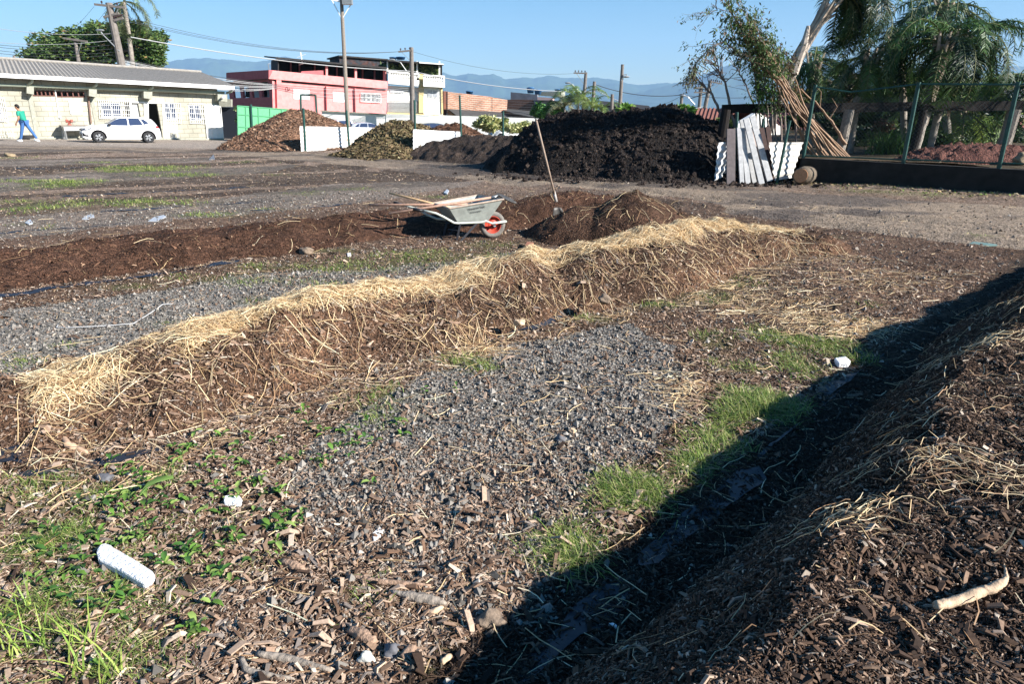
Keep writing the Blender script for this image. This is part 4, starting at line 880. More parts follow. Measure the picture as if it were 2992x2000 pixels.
N_ = [('pel', .14), ('wai', .12), ('che', .15), ('nb', .07), ('nt', .055), ('hc', .088), ('ht', .075), ('shn', .065), ('eln', .043), ('wrn', .028), ('pa', (.034, .018)), ('shf', .065), ('elf', .043), ('wrf', .028), ('pb', (.034, .018)), ('hin', .085), ('knn', .055), ('ann', .038), ('hif', .085), ('knf', .055), ('anf', .038)]
E_ = [('pel', 'wai'), ('wai', 'che'), ('che', 'nb'), ('nb', 'nt'), ('nt', 'hc'), ('hc', 'ht'), ('che', 'shn'), ('shn', 'eln'), ('eln', 'wrn'), ('wrn', 'pa'), ('che', 'shf'), ('shf', 'elf'), ('elf', 'wrf'), ('wrf', 'pb'), ('pel', 'hin'), ('hin', 'knn'), ('knn', 'ann'), ('pel', 'hif'), ('hif', 'knf'), ('knf', 'anf')]
for h_, (bx_, by_, bz_) in (('pa', J['pa']), ('pb', J['pb'])):   # five fingers on each hand
    for i, (dx, dy, L_) in enumerate(((.028, 0, .075), (.01, 0, .085), (-.008, 0, .082), (-.024, 0, .065))):
        k1, k2 = h_+f'k{i}', h_+f'e{i}'; J[k1] = (bx_-dx-.01, by_+.004*i, bz_-.045); J[k2] = (bx_-dx*1.2-.035, by_+.004*i, bz_-.045-L_*.55); N_ += [(k1, .009), (k2, .007)]; E_ += [(h_, k1), (k1, k2)]
    k1, k2 = h_+'t', h_+'u'; J[k1] = (bx_-.04, by_-.01, bz_-.0); J[k2] = (bx_-.07, by_-.015, bz_-.03); N_ += [(k1, .011), (k2, .008)]; E_ += [(h_, k1), (k1, k2)]
sk(N_, E_, SK, 'body')
J.update({'sln': (.0, -.232, 1.19), 'slf': (-.1, .235, 1.20), 'hem': (.03, 0, .93), 'cu': (-.045, 0, 1.43)})
sk([('che', .175), ('wai', .155), ('hem', .165), ('cu', .085), ('shn', .085), ('sln', .072), ('shf', .085), ('slf', .072)], [('che', 'wai'), ('wai', 'hem'), ('che', 'cu'), ('che', 'shn'), ('shn', 'sln'), ('che', 'shf'), ('shf', 'slf')], mat('green_cotton', (.02, .25, .17), .85), 'shirt')
J.update({'bn': (-.265, -.1, .09), 'bf': (.425, .1, .13)})
sk([('pel', .15), ('hin', .1), ('knn', .075), ('bn', .058), ('hif', .1), ('knf', .075), ('bf', .058)], [('pel', 'hin'), ('hin', 'knn'), ('knn', 'bn'), ('pel', 'hif'), ('hif', 'knf'), ('knf', 'bf')], mat('denim', (.05, .13, .32), .85, var=.2, scale=20), 'jeans')
def loc_mb(mb, nm, m, par, sm=True):
    me = bpy.data.meshes.new(nm); me.from_pydata(mb.v, [], mb.f); me.materials.append(m); me.update(); me.polygons.foreach_set('use_smooth', [sm]*len(me.polygons)); return link(bpy.data.objects.new(nm, me), par)
for (x, y, z), r_ in (((-.33, -.1, .055), -.1), ((.40, .1, .075), .25)):
    mb = MB(); mb.blob((x, y, z), (.145, .05, .05), 3, .06, 2, Matrix.Rotation(r_, 3, 'Y')); mb.box((x, y, z-.04), (.27, .09, .025), Matrix.Rotation(r_, 3, 'Y')); loc_mb(mb, 'shoe', MC, man)
mb = MB(); mb.blob((-.125, 0, 1.685), (.1, .09, .085), 4, .04, 2); mb.blob((-.07, 0, 1.63), (.055, .08, .08), 5, .04, 2); loc_mb(mb, 'hair', mat('black_hair', (.012, .01, .01), .6), man)
mb = MB(); mb.blob((-.232, 0, 1.592), (.02, .014, .02), 1, .02, 1)
for s in (-1, 1): mb.blob((-.125, s*.086, 1.60), (.02, .012, .032), 1, .02, 1)
loc_mb(mb, 'face_features', SK, man)
mb = MB()
for s in (-1, 1): mb.blob((-.215, s*.032, 1.622), (.008, .014, .007), 1, .0, 1)
loc_mb(mb, 'eye', mat('black_hair', (.012, .01, .01), .6), man)
mb = MB(); mb.blob((-.212, 0, 1.55), (.009, .024, .006), 1, .0, 1); loc_mb(mb, 'mouth', mat('lips', (.3, .1, .08), .5), man)
# ------------------------------------------------------------------ mountains and haze
def silhouette(name, pts, Y0, depth, m, seed, sl=1.0):
    px = np.arange(pts[0][0], pts[-1][0], 6.0); py = np.interp(px, [p[0] for p in pts], [p[1] for p in pts])+fbm(px, px*0, .02, 5, seed)*5+fbm(px, px*0, .15, 3, seed+3)*1.6
    rows = 46; V = []; n = len(px)
    for r_ in range(rows):
        t = r_/(rows-1); Y = Y0+depth*(t-.5)*2
        for k in range(n):
            top = PT(px[k], py[k], Y0); X_ = top.x*Y/Y0; a = abs(t-.5)*2
            rd = (fbm(np.array([X_*.0011+seed]), np.array([Y*.0011]), 1, 5, seed)[0])
            z = top.z*(1-a**1.1)*(1 if a < .04 else 1+rd*.55*min(1, a*3))-30*a; V.append((X_, Y, z))
    i, j = np.meshgrid(np.arange(rows-1), np.arange(n-1), indexing='ij'); i = i.ravel(); j = j.ravel()
    o = np_obj(name, np.array(V), np.stack([i*n+j, i*n+j+1, (i+1)*n+j+1, (i+1)*n+j], 1), m, smooth=True); return tag(o, kind='structure')
MHILL = mat('forest_slopes', (.045, .075, .035), .95, var=.5, scale=.003)
silhouette('hills', [(-900, 230), (-300, 210), (380, 196), (470, 182), (560, 172), (605, 166), (640, 172), (690, 174), (740, 180), (800, 170), (830, 165), (870, 172), (920, 188), (1000, 200), (1100, 205), (1250, 215), (1296, 211), (1330, 222), (1370, 214), (1400, 219), (1440, 217), (1475, 229), (1530, 224), (1560, 228), (1600, 219), (1650, 224), (1700, 229), (1745, 226), (1800, 234), (1850, 243), (1890, 248), (1950, 243), (2000, 240), (2100, 250), (2300, 270), (3400, 300)], 11000, 2200, MHILL, 3)
silhouette('hills', [(1500, 330), (1900, 262), (1990, 236), (2060, 212), (2110, 192), (2160, 184), (2220, 172), (2258, 157), (2300, 166), (2330, 180), (2380, 176), (2420, 178), (2600, 185), (2800, 180), (2992, 190), (3500, 215)], 9500, 1800, MHILL, 9)
mb = MB(); mb.box((0, 6300, 620), (26000, 14000, 1244)); hz = mb.obj('haze', bpy.data.materials.new('haze_air')); tag(hz, kind='stuff')
hm = hz.data.materials[0]; hm.use_nodes = True; n = hm.node_tree; n.nodes.remove(n.nodes['Principled BSDF']); pv = n.nodes.new('ShaderNodeVolumePrincipled')
pv.inputs['Color'].default_value = (.38, .64, 1, 1); pv.inputs['Density'].default_value = 8.5e-5; pv.inputs['Anisotropy'].default_value = 0.0
n.links.new(pv.outputs[0], n.nodes['Material Output'].inputs['Volume'])

# ------------------------------------------------------------------ the street behind: boundary wall, gate, houses
MYL = mat('cream_paint', (.62, .5, .25), .8, var=.1, scale=2)
WB = Wall((820, 321), 68, (1575, 346), 68)
bw = MB(); quadslab(bw, WB, [(940, 324), (1128, 334), (1128, 420), (940, 420)], 0, -.2); quadslab(bw, WB, [(1128, 333), (1290, 337), (1290, 420), (1128, 420)], .05, -.2); quadslab(bw, WB, [(1290, 337), (1575, 346), (1575, 430), (1290, 430)], 0, -.2)
bwall = thing('boundary_wall', WB.F(1200, 400), 'long whitewashed boundary wall behind the parked cars and below the pink house', 'wall'); bw.obj('wall', MCw, bwall)
mb = MB(); mb.beam(WB.F(938, 325, .02)+Vector((0, 0, .03)), WB.F(1128, 335, .02)+Vector((0, 0, .03)), .3, .1); mb.obj('coping', MCON, bwall)
PW = Wall((785, 204), 70, (1131, 237), 76)
MPK = mat('pink_paint', (.72, .27, .26), .85, var=.16, scale=1.2, bump=.15); MPKD = mat('shaded_pink_paint', (.4, .12, .13), .85, var=.15, scale=1.2)
pink = thing('pink_house', PW.F(950, 380), 'two storey pink house with a flat parapet and a covered dark roof terrace', 'house')
mb = MB(); quadslab(mb, PW, [(797, 238), (1131, 262), (1126, 420), (806, 420)], 0, -.3); mb.obj('wall', MPK, pink)
mb = MB(); quadslab(mb, PW, [(785, 204), (1133, 237), (1133, 260), (785, 230)], .35, -.3); mb.obj('parapet', MPK, pink)
# gable side faces left; its shade is put into a darker pink
c_ = PW.F(797, 300); PG = Wall((797, 300), c_.y, (673, 300), c_.y+5.5)
PG.n = -PG.n if PG.n.x > 0 else PG.n
gw_ = [hole(PG, a, 240, b, 285) for a, b in ((683, 704), (711, 731), (738, 758), (766, 788))]
ug = PG.U(PG.F(673, 300)); zt1, zt0 = PG.F(797, 232).z, PG.F(673, 240).z
gz = lambda u: zt1+(zt0-zt1)*u/ug
hs_ = [(max(0.1, min(h[0], h[1])), max(h[0], h[1]), PG.F(735, 285).z, PG.F(735, 240).z) for h in gw_]
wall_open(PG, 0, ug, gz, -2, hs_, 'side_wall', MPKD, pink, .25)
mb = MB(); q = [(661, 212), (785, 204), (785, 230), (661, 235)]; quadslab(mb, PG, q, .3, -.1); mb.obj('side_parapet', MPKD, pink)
mb = MB(); mb.hexa([PG.at(0, -1, -2.4), PG.at(ug, -1, -2.4), PG.at(ug, zt0, -2.4), PG.at(0, zt1, -2.4)], [PG.at(0, -1, -2.2), PG.at(ug, -1, -2.2), PG.at(ug, zt0, -2.2), PG.at(0, zt1, -2.2)]); mb.obj('inner_wall', mat('pale_room', (.55, .6, .68), .9), pink)
for a, b in ((717, 727), (771, 778)): mb = MB(); quadslab(mb, PG, [(a, 257), (b, 257), (b, 284), (a, 284)], -2.1, -2.18); mb.obj('doorway', MDK, pink)
mb = MB(); P0, P1 = PW.F(785, 212, -.3), PW.F(1131, 243, -.3); A0, A1 = PG.at(ug, zt0, -.2), PG.at(ug, zt0, -.2)+(P1-P0); mb.hexa([P0-Vector((0, 0, .3)), P1-Vector((0, 0, .3)), A1-Vector((0, 0, .3)), A0-Vector((0, 0, .3))], [P0, P1, A1, A0]); mb.obj('roof_slab', MCON, pink)
mb = MB(); E1 = PW.F(1126, 300, -.3); mb.hexa([Vector((E1.x, E1.y, -2)), Vector((A1.x, A1.y, -2)), Vector((A1.x, A1.y, P1.z-.3)), Vector((E1.x, E1.y, P1.z-.3))], [Vector((E1.x-.25, E1.y, -2)), Vector((A1.x-.25, A1.y, -2)), Vector((A1.x-.25, A1.y, P1.z-.3)), Vector((E1.x-.25, E1.y, P1.z-.3))]); mb.obj('side_wall', MPK, pink)
for x0, x1, y0 in ((795, 802, 236), (808, 822, 232), (953, 959, 252), (1037, 1043, 258)):
    mb = MB(); quadslab(mb, PW, [(x0, y0), (x1, y0+1), (x1+5, 420), (x0+5, 420)], .3, .005); mb.obj('pilaster', MPK, pink)
def pane_win(par, W, q, m, off=.02, name='window', fr=MC, mul=2):
    mb = MB(); quadslab(mb, W, q, off+.03, off-.05); w_ = mb.obj(name, fr, par); (x0, y0), (x1, y1), (x2, y2), (x3, y3) = q
    g_ = MB()
    for i in range(mul):
        t0 = (i+.08)/mul; t1 = (i+.92)/mul
        L_ = lambda t, v: ((x0+(x1-x0)*t)*(1-v)+(x3+(x2-x3)*t)*v, (y0+(y1-y0)*t)*(1-v)+(y3+(y2-y3)*t)*v)
        quadslab(g_, W, [L_(t0, .1), L_(t1, .1), L_(t1, .9), L_(t0, .9)], off+.045, off+.032)
    g_.obj('pane', m, w_); return w_
MPALE = mat('pale_shutter', (.7, .72, .75), .5)
pane_win(pink, PW, [(857, 259), (905, 263), (905, 292), (858, 289)], MPALE)
pane_win(pink, PW, [(972, 268), (1014, 271), (1014, 299), (973, 297)], MPALE)
w_ = pane_win(pink, PW, [(1055, 272), (1113, 276), (1113, 300), (1056, 297)], MGL, mul=4)
mb = MB(); bars(mb, PW, 1055, 272, 1113, 297, 0, 3, 15, 2, .15, .03); mb.obj('window_bars', MC, w_)
mb = MB(); pts = [(834, 266), (834, 256), (839, 254), (841, 262), (836, 268), (843, 266), (845, 258), (848, 263)]; mb.tube([PW.F(a, b, .02) for a, b in pts], .04, 4); mb.obj('wall_mark', mat('graffiti_red', (.3, .05, .05), .8), pink)
# roof terrace of the pink house
tb0, tb1 = PW.F(812, 206, -.6), PW.F(1131, 236, -.6)
MRUST = mat('dark_rusty_sheet', (.03, .027, .026), .8, var=.4, scale=1.5)
TB = Wall((812, 172), 70.8, (1131, 197), 76.4)
mb = MB(); q = [(806, 167), (1131, 196), (1131, 201), (806, 171)]; fr = [TB.F(*p, .9) for p in q]; bk = [p-TB.n*6+Vector((0, 0, .5)) for p in fr]; mb.hexa(bk, fr); mb.obj('terrace_roof', MRUST, pink)
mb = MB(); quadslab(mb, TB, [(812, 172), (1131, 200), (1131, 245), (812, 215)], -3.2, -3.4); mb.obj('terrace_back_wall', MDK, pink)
mb = MB(); quadslab(mb, TB, [(812, 170), (815, 170), (815, 214), (812, 214)], .3, -3.3); mb.obj('terrace_side_wall', MRUST, pink)
for x in (955, 1040, 1125): mb = MB(); quadslab(mb, TB, [(x-3, 178+(x-812)*.088), (x+3, 178+(x-812)*.088), (x+3, 230+(x-955)*.06), (x-3, 230+(x-955)*.06)], .2, -.1); mb.obj('column', MPK, pink)
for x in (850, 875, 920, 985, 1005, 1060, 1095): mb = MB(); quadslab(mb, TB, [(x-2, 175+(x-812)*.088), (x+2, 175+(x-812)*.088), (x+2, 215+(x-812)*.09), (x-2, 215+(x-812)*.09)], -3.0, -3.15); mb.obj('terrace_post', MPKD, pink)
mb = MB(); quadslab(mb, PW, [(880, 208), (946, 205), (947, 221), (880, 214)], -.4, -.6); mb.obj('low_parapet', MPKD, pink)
# upper room behind, rusty brick
mb = MB(); q = [(992, 165), (1131, 176), (1131, 200), (992, 186)]; fr = [TB.F(*p, -2.5) for p in q]; mb.hexa([p-TB.n*4 for p in fr], fr); mb.obj('upper_room', mat('old_dark_brick', (.07, .035, .03), .9, var=.5, scale=1.5, col2=(.03, .04, .05)), pink)
mb = MB(); q = [(990, 161), (1134, 172), (1134, 176), (990, 165)]; fr = [TB.F(*p, -2.2) for p in q]; mb.hexa([p-TB.n*5 for p in fr], fr); mb.obj('upper_roof', MRUST, pink)
mb = MB(); mb.tube([PW.F(786, 203, 0), PW.F(783, 186, 0), PW.F(790, 186, 0)], .04, 5); mb.obj('aerial', MMET, pink)
mb = MB(); a_, b_ = TB.F(883, 182, 0), TB.F(878, 152, 0); mb.tube([a_, b_], .05, 5); mb.tube([b_+Vector((-.4, 0, -.5)), b_+Vector((.5, 0, -.2))], .03, 4); mb.tube([b_+Vector((-.3, 0, -1.2)), b_+Vector((.4, 0, -1))], .03, 4); mb.obj('aerial', MC, pink)
# cream house
CW = Wall((1131, 262), 76, (1300, 258), 77.5)
cream = thing('cream_house', CW.F(1215, 380), 'white and cream house with balustraded balconies and plants under its dark roof', 'house')
mb = MB(); quadslab(mb, CW, [(1131, 250), (1240, 256), (1240, 420), (1131, 420)], -.3, -.6); quadslab(mb, CW, [(1238, 252), (1293, 256), (1295, 420), (1238, 420)], 0, -.6); mb.obj('wall', MCw, cream)
mb = MB()
for q in ([(1224, 216), (1238, 217), (1238, 330), (1224, 330)], [(1288, 258), (1293, 258), (1295, 332), (1290, 332)], [(1131, 328), (1298, 336), (1298, 341), (1131, 334)]): quadslab(mb, CW, q, .12, -.25)
mb.obj('trim', MYL, cream)
def balustrade(x0, x1, y0, y1, off, sl):
    dy = lambda x: (x-x0)*sl
    mb = MB(); quadslab(mb, CW, [(x0, y0), (x1, y0+dy(x1)), (x1, y0+5+dy(x1)), (x0, y0+5)], off+.08, off-.12); quadslab(mb, CW, [(x0, y0+20), (x1, y0+20+dy(x1)), (x1, y1+dy(x1)), (x0, y1)], off+.08, off-.12)
    for xx in (x0, x1-5): quadslab(mb, CW, [(xx, y0+5), (xx+5, y0+5), (xx+5, y0+22), (xx, y0+22)], off, -.3+off)
    mb.obj('balcony', MCw, cream)
    n_ = int((x1-x0-10)/5)
    for i in range(n_):
        x = x0+7+i*(x1-x0-12)/n_; b_ = MB(); a0 = CW.F(x, y0+20.5+dy(x), off-.03); a1 = CW.F(x, y0+4.5+dy(x), off-.03); h_ = a1.z-a0.z
        b_.lathe(a0, [(.06, 0), (.055, h_*.1), (.10, h_*.35), (.055, h_*.7), (.06, h_)], 6); b_.obj('baluster', MCw, cream)
    mb = MB(); A = CW.F(x0, y1, off); B = CW.F(x1, y1+dy(x1), off); mb.hexa([A-CW.n*(off+.6), B-CW.n*(off+.6), B-CW.n*(off+.6)+Vector((0, 0, .15)), A-CW.n*(off+.6)+Vector((0, 0, .15))], [A, B, B+Vector((0, 0, .15)), A+Vector((0, 0, .15))]); mb.obj('balcony_floor', MCON, cream)
balustrade(1135, 1225, 206, 244, .35, .09); balustrade(1237, 1300, 217, 252, .75, .06)
mb = MB(); q = [(1131, 173), (1297, 186), (1297, 190), (1131, 178)]; fr = [CW.F(*p, 1.0) for p in q]; mb.hexa([p-CW.n*7 for p in fr], fr); mb.obj('roof', MRUST, cream)
mb = MB(); quadslab(mb, CW, [(1225, 180), (1297, 186), (1297, 189), (1225, 184)], 1.1, 1.0); mb.obj('white_fascia', MC, cream)
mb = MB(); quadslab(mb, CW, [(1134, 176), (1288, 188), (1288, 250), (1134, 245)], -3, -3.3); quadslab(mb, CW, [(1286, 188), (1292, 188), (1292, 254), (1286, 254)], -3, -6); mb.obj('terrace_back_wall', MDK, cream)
for x in (1132, 1219, 1284): mb = MB(); quadslab(mb, CW, [(x-2, 178), (x+2, 178), (x+2, 215+(x-1132)*.04), (x-2, 215+(x-1132)*.04)], .3, .1); mb.obj('column', MCw, cream)
pane_win(cream, CW, [(1248, 261), (1279, 263), (1279, 286), (1249, 284)], mat('louvre', (.45, .47, .5), .5), .02)
pane_win(cream, CW, [(1138, 262), (1180, 265), (1180, 273), (1139, 270)], MPALE, -.28, mul=3)
mb = MB(); bars(mb, CW, 1136, 295, 1222, 326, 0, 2, 28, 2, -.1, .03); mb.obj('railing', MMET, cream)
BW = Wall((1310, 270), 80, (1492, 290), 84)
MBR = brickmat('orange_brick', (.46, .24, .16), (.38, .19, .12), (.42, .34, .28), .5, .22, .03, BW.d, .3)
brick = thing('brick_house', BW.F(1400, 380), 'low unplastered orange brick house with a blue water tank on its wall', 'house')
mb = MB(); quadslab(mb, BW, [(1308, 268), (1438, 283), (1438, 420), (1308, 420)], 0, -.4); quadslab(mb, BW, [(1438, 284), (1483, 292), (1474, 420), (1438, 420)], .05, -.4); mb.obj('wall', MBR, brick)
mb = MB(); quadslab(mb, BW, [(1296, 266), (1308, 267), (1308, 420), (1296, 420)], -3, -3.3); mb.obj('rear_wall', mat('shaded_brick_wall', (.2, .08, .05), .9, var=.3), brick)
mb = MB(); fr = [BW.F(*p, 3.0) for p in ((1330, 334), (1510, 341), (1525, 345), (1335, 340))]; bk = [BW.F(*p, .1) for p in ((1308, 318), (1470, 328), (1500, 330), (1312, 322))]; mb.hexa([fr[3], fr[2], fr[1], fr[0]], [p-Vector((0, 0, .1)) for p in (fr[0], fr[1], bk[1], bk[0])]); mb.quad(fr[0], fr[1], bk[1], bk[0]); mb.obj('lean_to_roof', mat('dark_fibre_sheet', (.07, .068, .066), .85, var=.3, scale=1), brick)
MTANK = mat('blue_tank', (.04, .13, .28), .5)
def tank(x, y0, y1, w_, W, off, label, loc=None):
    a0 = W.F(x, y1, off); a1 = W.F(x, y0, off); h_ = a1.z-a0.z; r_ = w_/2*(a0.y/1.0)/F0*1.0; mb = MB(); mb.lathe(a0, [(r_*.8, 0), (r_, h_*.75), (r_*1.06, h_*.76), (r_*1.06, h_*.85), (r_*.5, h_)], 18)
    o = mb.obj('water_tank', MTANK, None, True); recenter(o, a0); return tag(o, label, 'water tank', 'blue rooftop water tanks')
tank(1372, 265, 276, 20, BW, -1.5, 'blue water tank alone on the top of the orange brick wall')
tank(1149, 166, 174, 20, CW, -2, 'blue water tank on the dark roof of the cream house, left one'); tank(1171, 165, 174, 25, CW, -2, 'larger blue water tank on the dark roof of the cream house')
GW = Wall((1492, 270), 86, (1640, 300), 84)
grey = thing('grey_house', GW.F(1560, 380), 'grey rendered house with dark brick below and blue tanks on its flat roof', 'house')
MGRY = mat('grey_render', (.16, .17, .2), .9, var=.3, scale=.6)
mb = MB(); quadslab(mb, GW, [(1492, 269), (1570, 276), (1572, 420), (1492, 420)], 0, -.4); quadslab(mb, GW, [(1560, 290), (1650, 296), (1650, 420), (1560, 420)], .4, .01); mb.obj('wall', MGRY, grey)
mb = MB(); quadslab(mb, GW, [(1480, 291), (1558, 291), (1574, 420), (1474, 420)], .2, .01); mb.obj('brick_wall', mat('dark_brown_brick', (.13, .075, .06), .9, var=.35, scale=2), grey)
mb = MB(); quadslab(mb, GW, [(1570, 283), (1615, 286), (1615, 293), (1570, 292)], 1.2, .41); mb.obj('pink_awning', mat('pale_pink_awning', (.6, .42, .4), .8), grey)
mb = MB(); quadslab(mb, GW, [(1565, 268), (1640, 268), (1640, 284), (1565, 278)], -2, -4); mb.obj('upper_wall', MCON, grey); mb = MB(); quadslab(mb, GW, [(1608, 300), (1640, 300), (1640, 340), (1608, 340)], .6, .42); mb.obj('front_wall', MCON, grey)
mb = MB(); fr = [GW.F(*p, 6) for p in ((1500, 333), (1560, 345), (1570, 347), (1495, 336))]; bk = [GW.F(*p, 1) for p in ((1455, 318), (1550, 326))]; mb.quad(fr[0], fr[1], bk[1], bk[0]); mb.hexa([fr[0], fr[1], bk[1], bk[0]], [p+Vector((0, 0, .08)) for p in (fr[0], fr[1], bk[1], bk[0])]); mb.obj('lean_to_roof', mat('dark_fibre_sheet', (.07, .068, .066), .85), grey)
tank(1550, 254, 272, 20, GW, -1, 'taller blue water tank on the left of the flat grey roof'); tank(1572, 261, 276, 20, GW, -1, 'shorter blue water tank to the right of the taller one on the grey roof'); tank(1630, 260, 267, 18, GW, -4, 'blue water tank farthest right on the grey house, by the palm shrub')
# roofs right behind the soil pile
LW = Wall((1750, 295), 70, (1900, 310), 66)
shed = thing('long_shed', LW.F(1820, 380), 'long low shed with dark corrugated roof behind the tall soil pile', 'shed')
mb = MB(); fr = [LW.F(*p, .3) for p in ((1752, 306), (1900, 321))]; bk = [LW.F(*p, -4) for p in ((1752, 294), (1897, 309))]; mb.hexa([fr[0]-Vector((0, 0, .1)), fr[1]-Vector((0, 0, .1)), bk[1]-Vector((0, 0, .1)), bk[0]-Vector((0, 0, .1))], [fr[0], fr[1], bk[1], bk[0]]); mb.obj('roof', MRUST, shed)
mb = MB(); quadslab(mb, LW, [(1754, 307), (1900, 322), (1900, 420), (1754, 420)], 0, -.3); mb.obj('wall', MGRY, shed)
def tile_house(label, A_, YA, B_, YB, ridge, rise_off, wallm, gable=None):
    W = Wall(A_, YA, B_, YB); t = thing('tiled_house', W.F((A_[0]+B_[0])/2, A_[1]+50), label, 'house')
    e0, e1 = W.F(*A_, .5), W.F(*B_, .5); r0_, r1_ = W.F(*ridge[0], -rise_off), W.F(*ridge[1], -rise_off)
    m = mat('red_roof_tiles', (.15, .06, .045), .85, var=.45, scale=3, bump=.3)
    roof_sheet(W, e0, e1, r0_, r1_, .25, .04, m, t, rows=12)
    mb = MB(); mb.hexa([W.F(A_[0], A_[1]+110, -.3), W.F(B_[0], B_[1]+110, -.3), W.F(*B_, -.3), W.F(*A_, -.3)], [W.F(A_[0], A_[1]+110, 0), W.F(B_[0], B_[1]+110, 0), W.F(*B_, 0), W.F(*A_, 0)]); mb.obj('wall', wallm, t)
    b0_, b1_ = W.at(W.U(r0_), e0.z, -2*rise_off), W.at(W.U(r1_), e1.z, -2*rise_off); roof_sheet(W, r0_, r1_, b0_, b1_, .25, .04, m, t, 'back_roof', 3); return t, W
tile_house('house with a long red tiled roof showing right of the soil pile peak', (2020, 372), 42, (2180, 378), 42, ((2040, 316), (2190, 316)), 4, MCw)
t_, W_ = tile_house('red tiled house with a white gable seen under the dark beam', (2240, 372), 36, (2420, 385), 38, ((2200, 318), (2380, 322)), 4, MCw)
mb = MB(); fr = [W_.F(*p, 1.2) for p in ((2140, 372), (2215, 328), (2285, 372), (2285, 430), (2140, 430))]; mb.hexa([p-W_.n*.3 for p in fr], fr); mb.obj('gable_wall', MCw, t_)
tile_house('dark tiled house behind the palms at the far right', (2850, 372), 34, (3120, 372), 34, ((2870, 345), (3150, 345)), 3, MCON)
fh = thing('flat_house', PT(2950, 420, 40), 'pale grey wall of a house behind the palms, above the far right tiles', 'house')
W_ = Wall((2880, 260), 40, (3150, 260), 40); mb = MB(); quadslab(mb, W_, [(2905, 252), (3150, 250), (3150, 420), (2905, 420)], 0, -3); mb.obj('wall', MCw, fh); mb = MB(); quadslab(mb, W_, [(2895, 244), (3160, 242), (3160, 252), (2895, 252)], .4, -3.4); mb.obj('roof_edge', MCON, fh)
# dark lean-to beside the workshop
ls = thing('side_shed', WL.at(WL.U(WL.F(672, 400)), -.3, -3), 'dark open shed in the gap between the block workshop and the pink house', 'shed')
W_ = Wall((650, 300), 52, (700, 300), 52); mb = MB(); quadslab(mb, W_, [(640, 288), (676, 290), (676, 312), (640, 312)], .3, .1); mb.obj('sheet_wall', MCON, ls)
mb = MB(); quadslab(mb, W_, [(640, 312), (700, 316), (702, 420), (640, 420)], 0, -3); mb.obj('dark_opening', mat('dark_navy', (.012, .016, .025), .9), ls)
mb = MB(); quadslab(mb, W_, [(636, 236), (676, 240), (676, 243), (636, 240)], 1, -3); mb.obj('roof', MRUST, ls)
# green gate
GG = Wall((693, 308), 44, (830, 317), 47); gt = thing('green_gate', GG.F(750, 400), 'light green sheet metal gate in front of the pink house', 'gate')
MGG = mat('light_green_paint', (.10, .36, .17), .5, var=.08, scale=3)
mb = MB(); quadslab(mb, GG, [(693, 309), (860, 321), (860, 400), (697, 400)], 0, -.03); mb.obj('sheet_panel', MGG, gt)
mb = MB()
for x in (693, 717, 754, 788, 822, 856): mb.beam(GG.F(x, 308+(x-693)*.07, .02), GG.F(x+2, 400, .02), .06, .05)
for y in (309, 334, 370): mb.beam(GG.F(693, y, .02), GG.F(860, y+12, .02), .05, .06)
mb.obj('frame', mat('green_frame', (.07, .25, .13), .5), gt)
mb = MB(); mb.tube([GG.F(733, 305, .12), GG.F(738, 400, .12)], .07, 8); mb.obj('post', MGRN, gt)

# ------------------------------------------------------------------ leaves
LFM = mat('leaf', (.1, .2, .05), .5, attr=True, spec=.4, trans=.25)
def leaf_cloud(name, P, size, cols, wts, parent, droop=0.0, asp=.45, m=None):
    k = len(P); n = rng.normal(0, 1, (k, 3)); n[:, 2] += .4; n /= np.linalg.norm(n, axis=1, keepdims=True); yaw = rng.uniform(0, 6.28, k); t, b = frame(n, yaw)
    if droop: t = t*(1-droop)+np.array([0, 0, -1])*droop; t /= np.linalg.norm(t, axis=1, keepdims=True)
    s = (size*rng.uniform(.6, 1.3, k))[:, None]
    V = np.stack([P, P+t*s*.5+b*s*asp*.5+n*s*.06, P+t*s, P+t*s*.5-b*s*asp*.5+n*s*.06], 1).reshape(-1, 3)
    return np_obj(name, V, np.arange(k*4).reshape(-1, 4), m or LFM, parent, np.repeat(palette(k, cols, wts, .3), 4, 0))
GREEN = [(.05, .10, .025), (.09, .15, .035), (.03, .06, .018), (.15, .2, .05)]
def clump_points(centres, rad, n_, flat=.8):
    C = centres[rng.integers(0, len(centres), n_)]; R_ = np.asarray(rad)[rng.integers(0, len(rad), n_)] if len(rad) != len(centres) else None
    idx = rng.integers(0, len(centres), n_); d = rng.normal(0, 1, (n_, 3)); d /= np.linalg.norm(d, axis=1, keepdims=True); rr_ = np.asarray(rad)[idx % len(rad)][:, None]*rng.uniform(.35, 1, (n_, 1))**.6
    return np.asarray(centres)[idx]+d*rr_*np.array([1, 1, flat])
# big tree behind the workshop
Yt = 60; tr = thing('broadleaf_tree', PT(275, 320, Yt), 'wide dense green tree rising behind the workshop roof', 'tree'); tr.location.z = -1
cs = []
for px, py, n_, sx, sy in ((125, 168, 8, 28, 14), (160, 140, 8, 45, 20), (230, 120, 10, 55, 25), (300, 100, 10, 45, 22), (380, 100, 8, 35, 25), (430, 130, 9, 40, 25), (300, 160, 12, 80, 25), (440, 170, 7, 35, 18), (220, 172, 8, 50, 14)):
    for _ in range(n_): q = PT(px+rng.normal(0, sx*.5), py+rng.normal(0, sy*.5), Yt+rng.uniform(-3, 3)); cs.append(q[:])
cs = np.array(cs); P = clump_points(cs, [1.0, 1.4, .7, .9], 30000, .75)
leaf_cloud('crown', P, .34, GREEN+[(.2, .13, .05)], [5, 4, 4, 2, .5], tr)
mb = MB(); b0 = Vector(tr.location); mb.tube([b0, b0+Vector((0, 0, 4)), PT(275, 190, Yt)], [.5, .4, .3], 10)
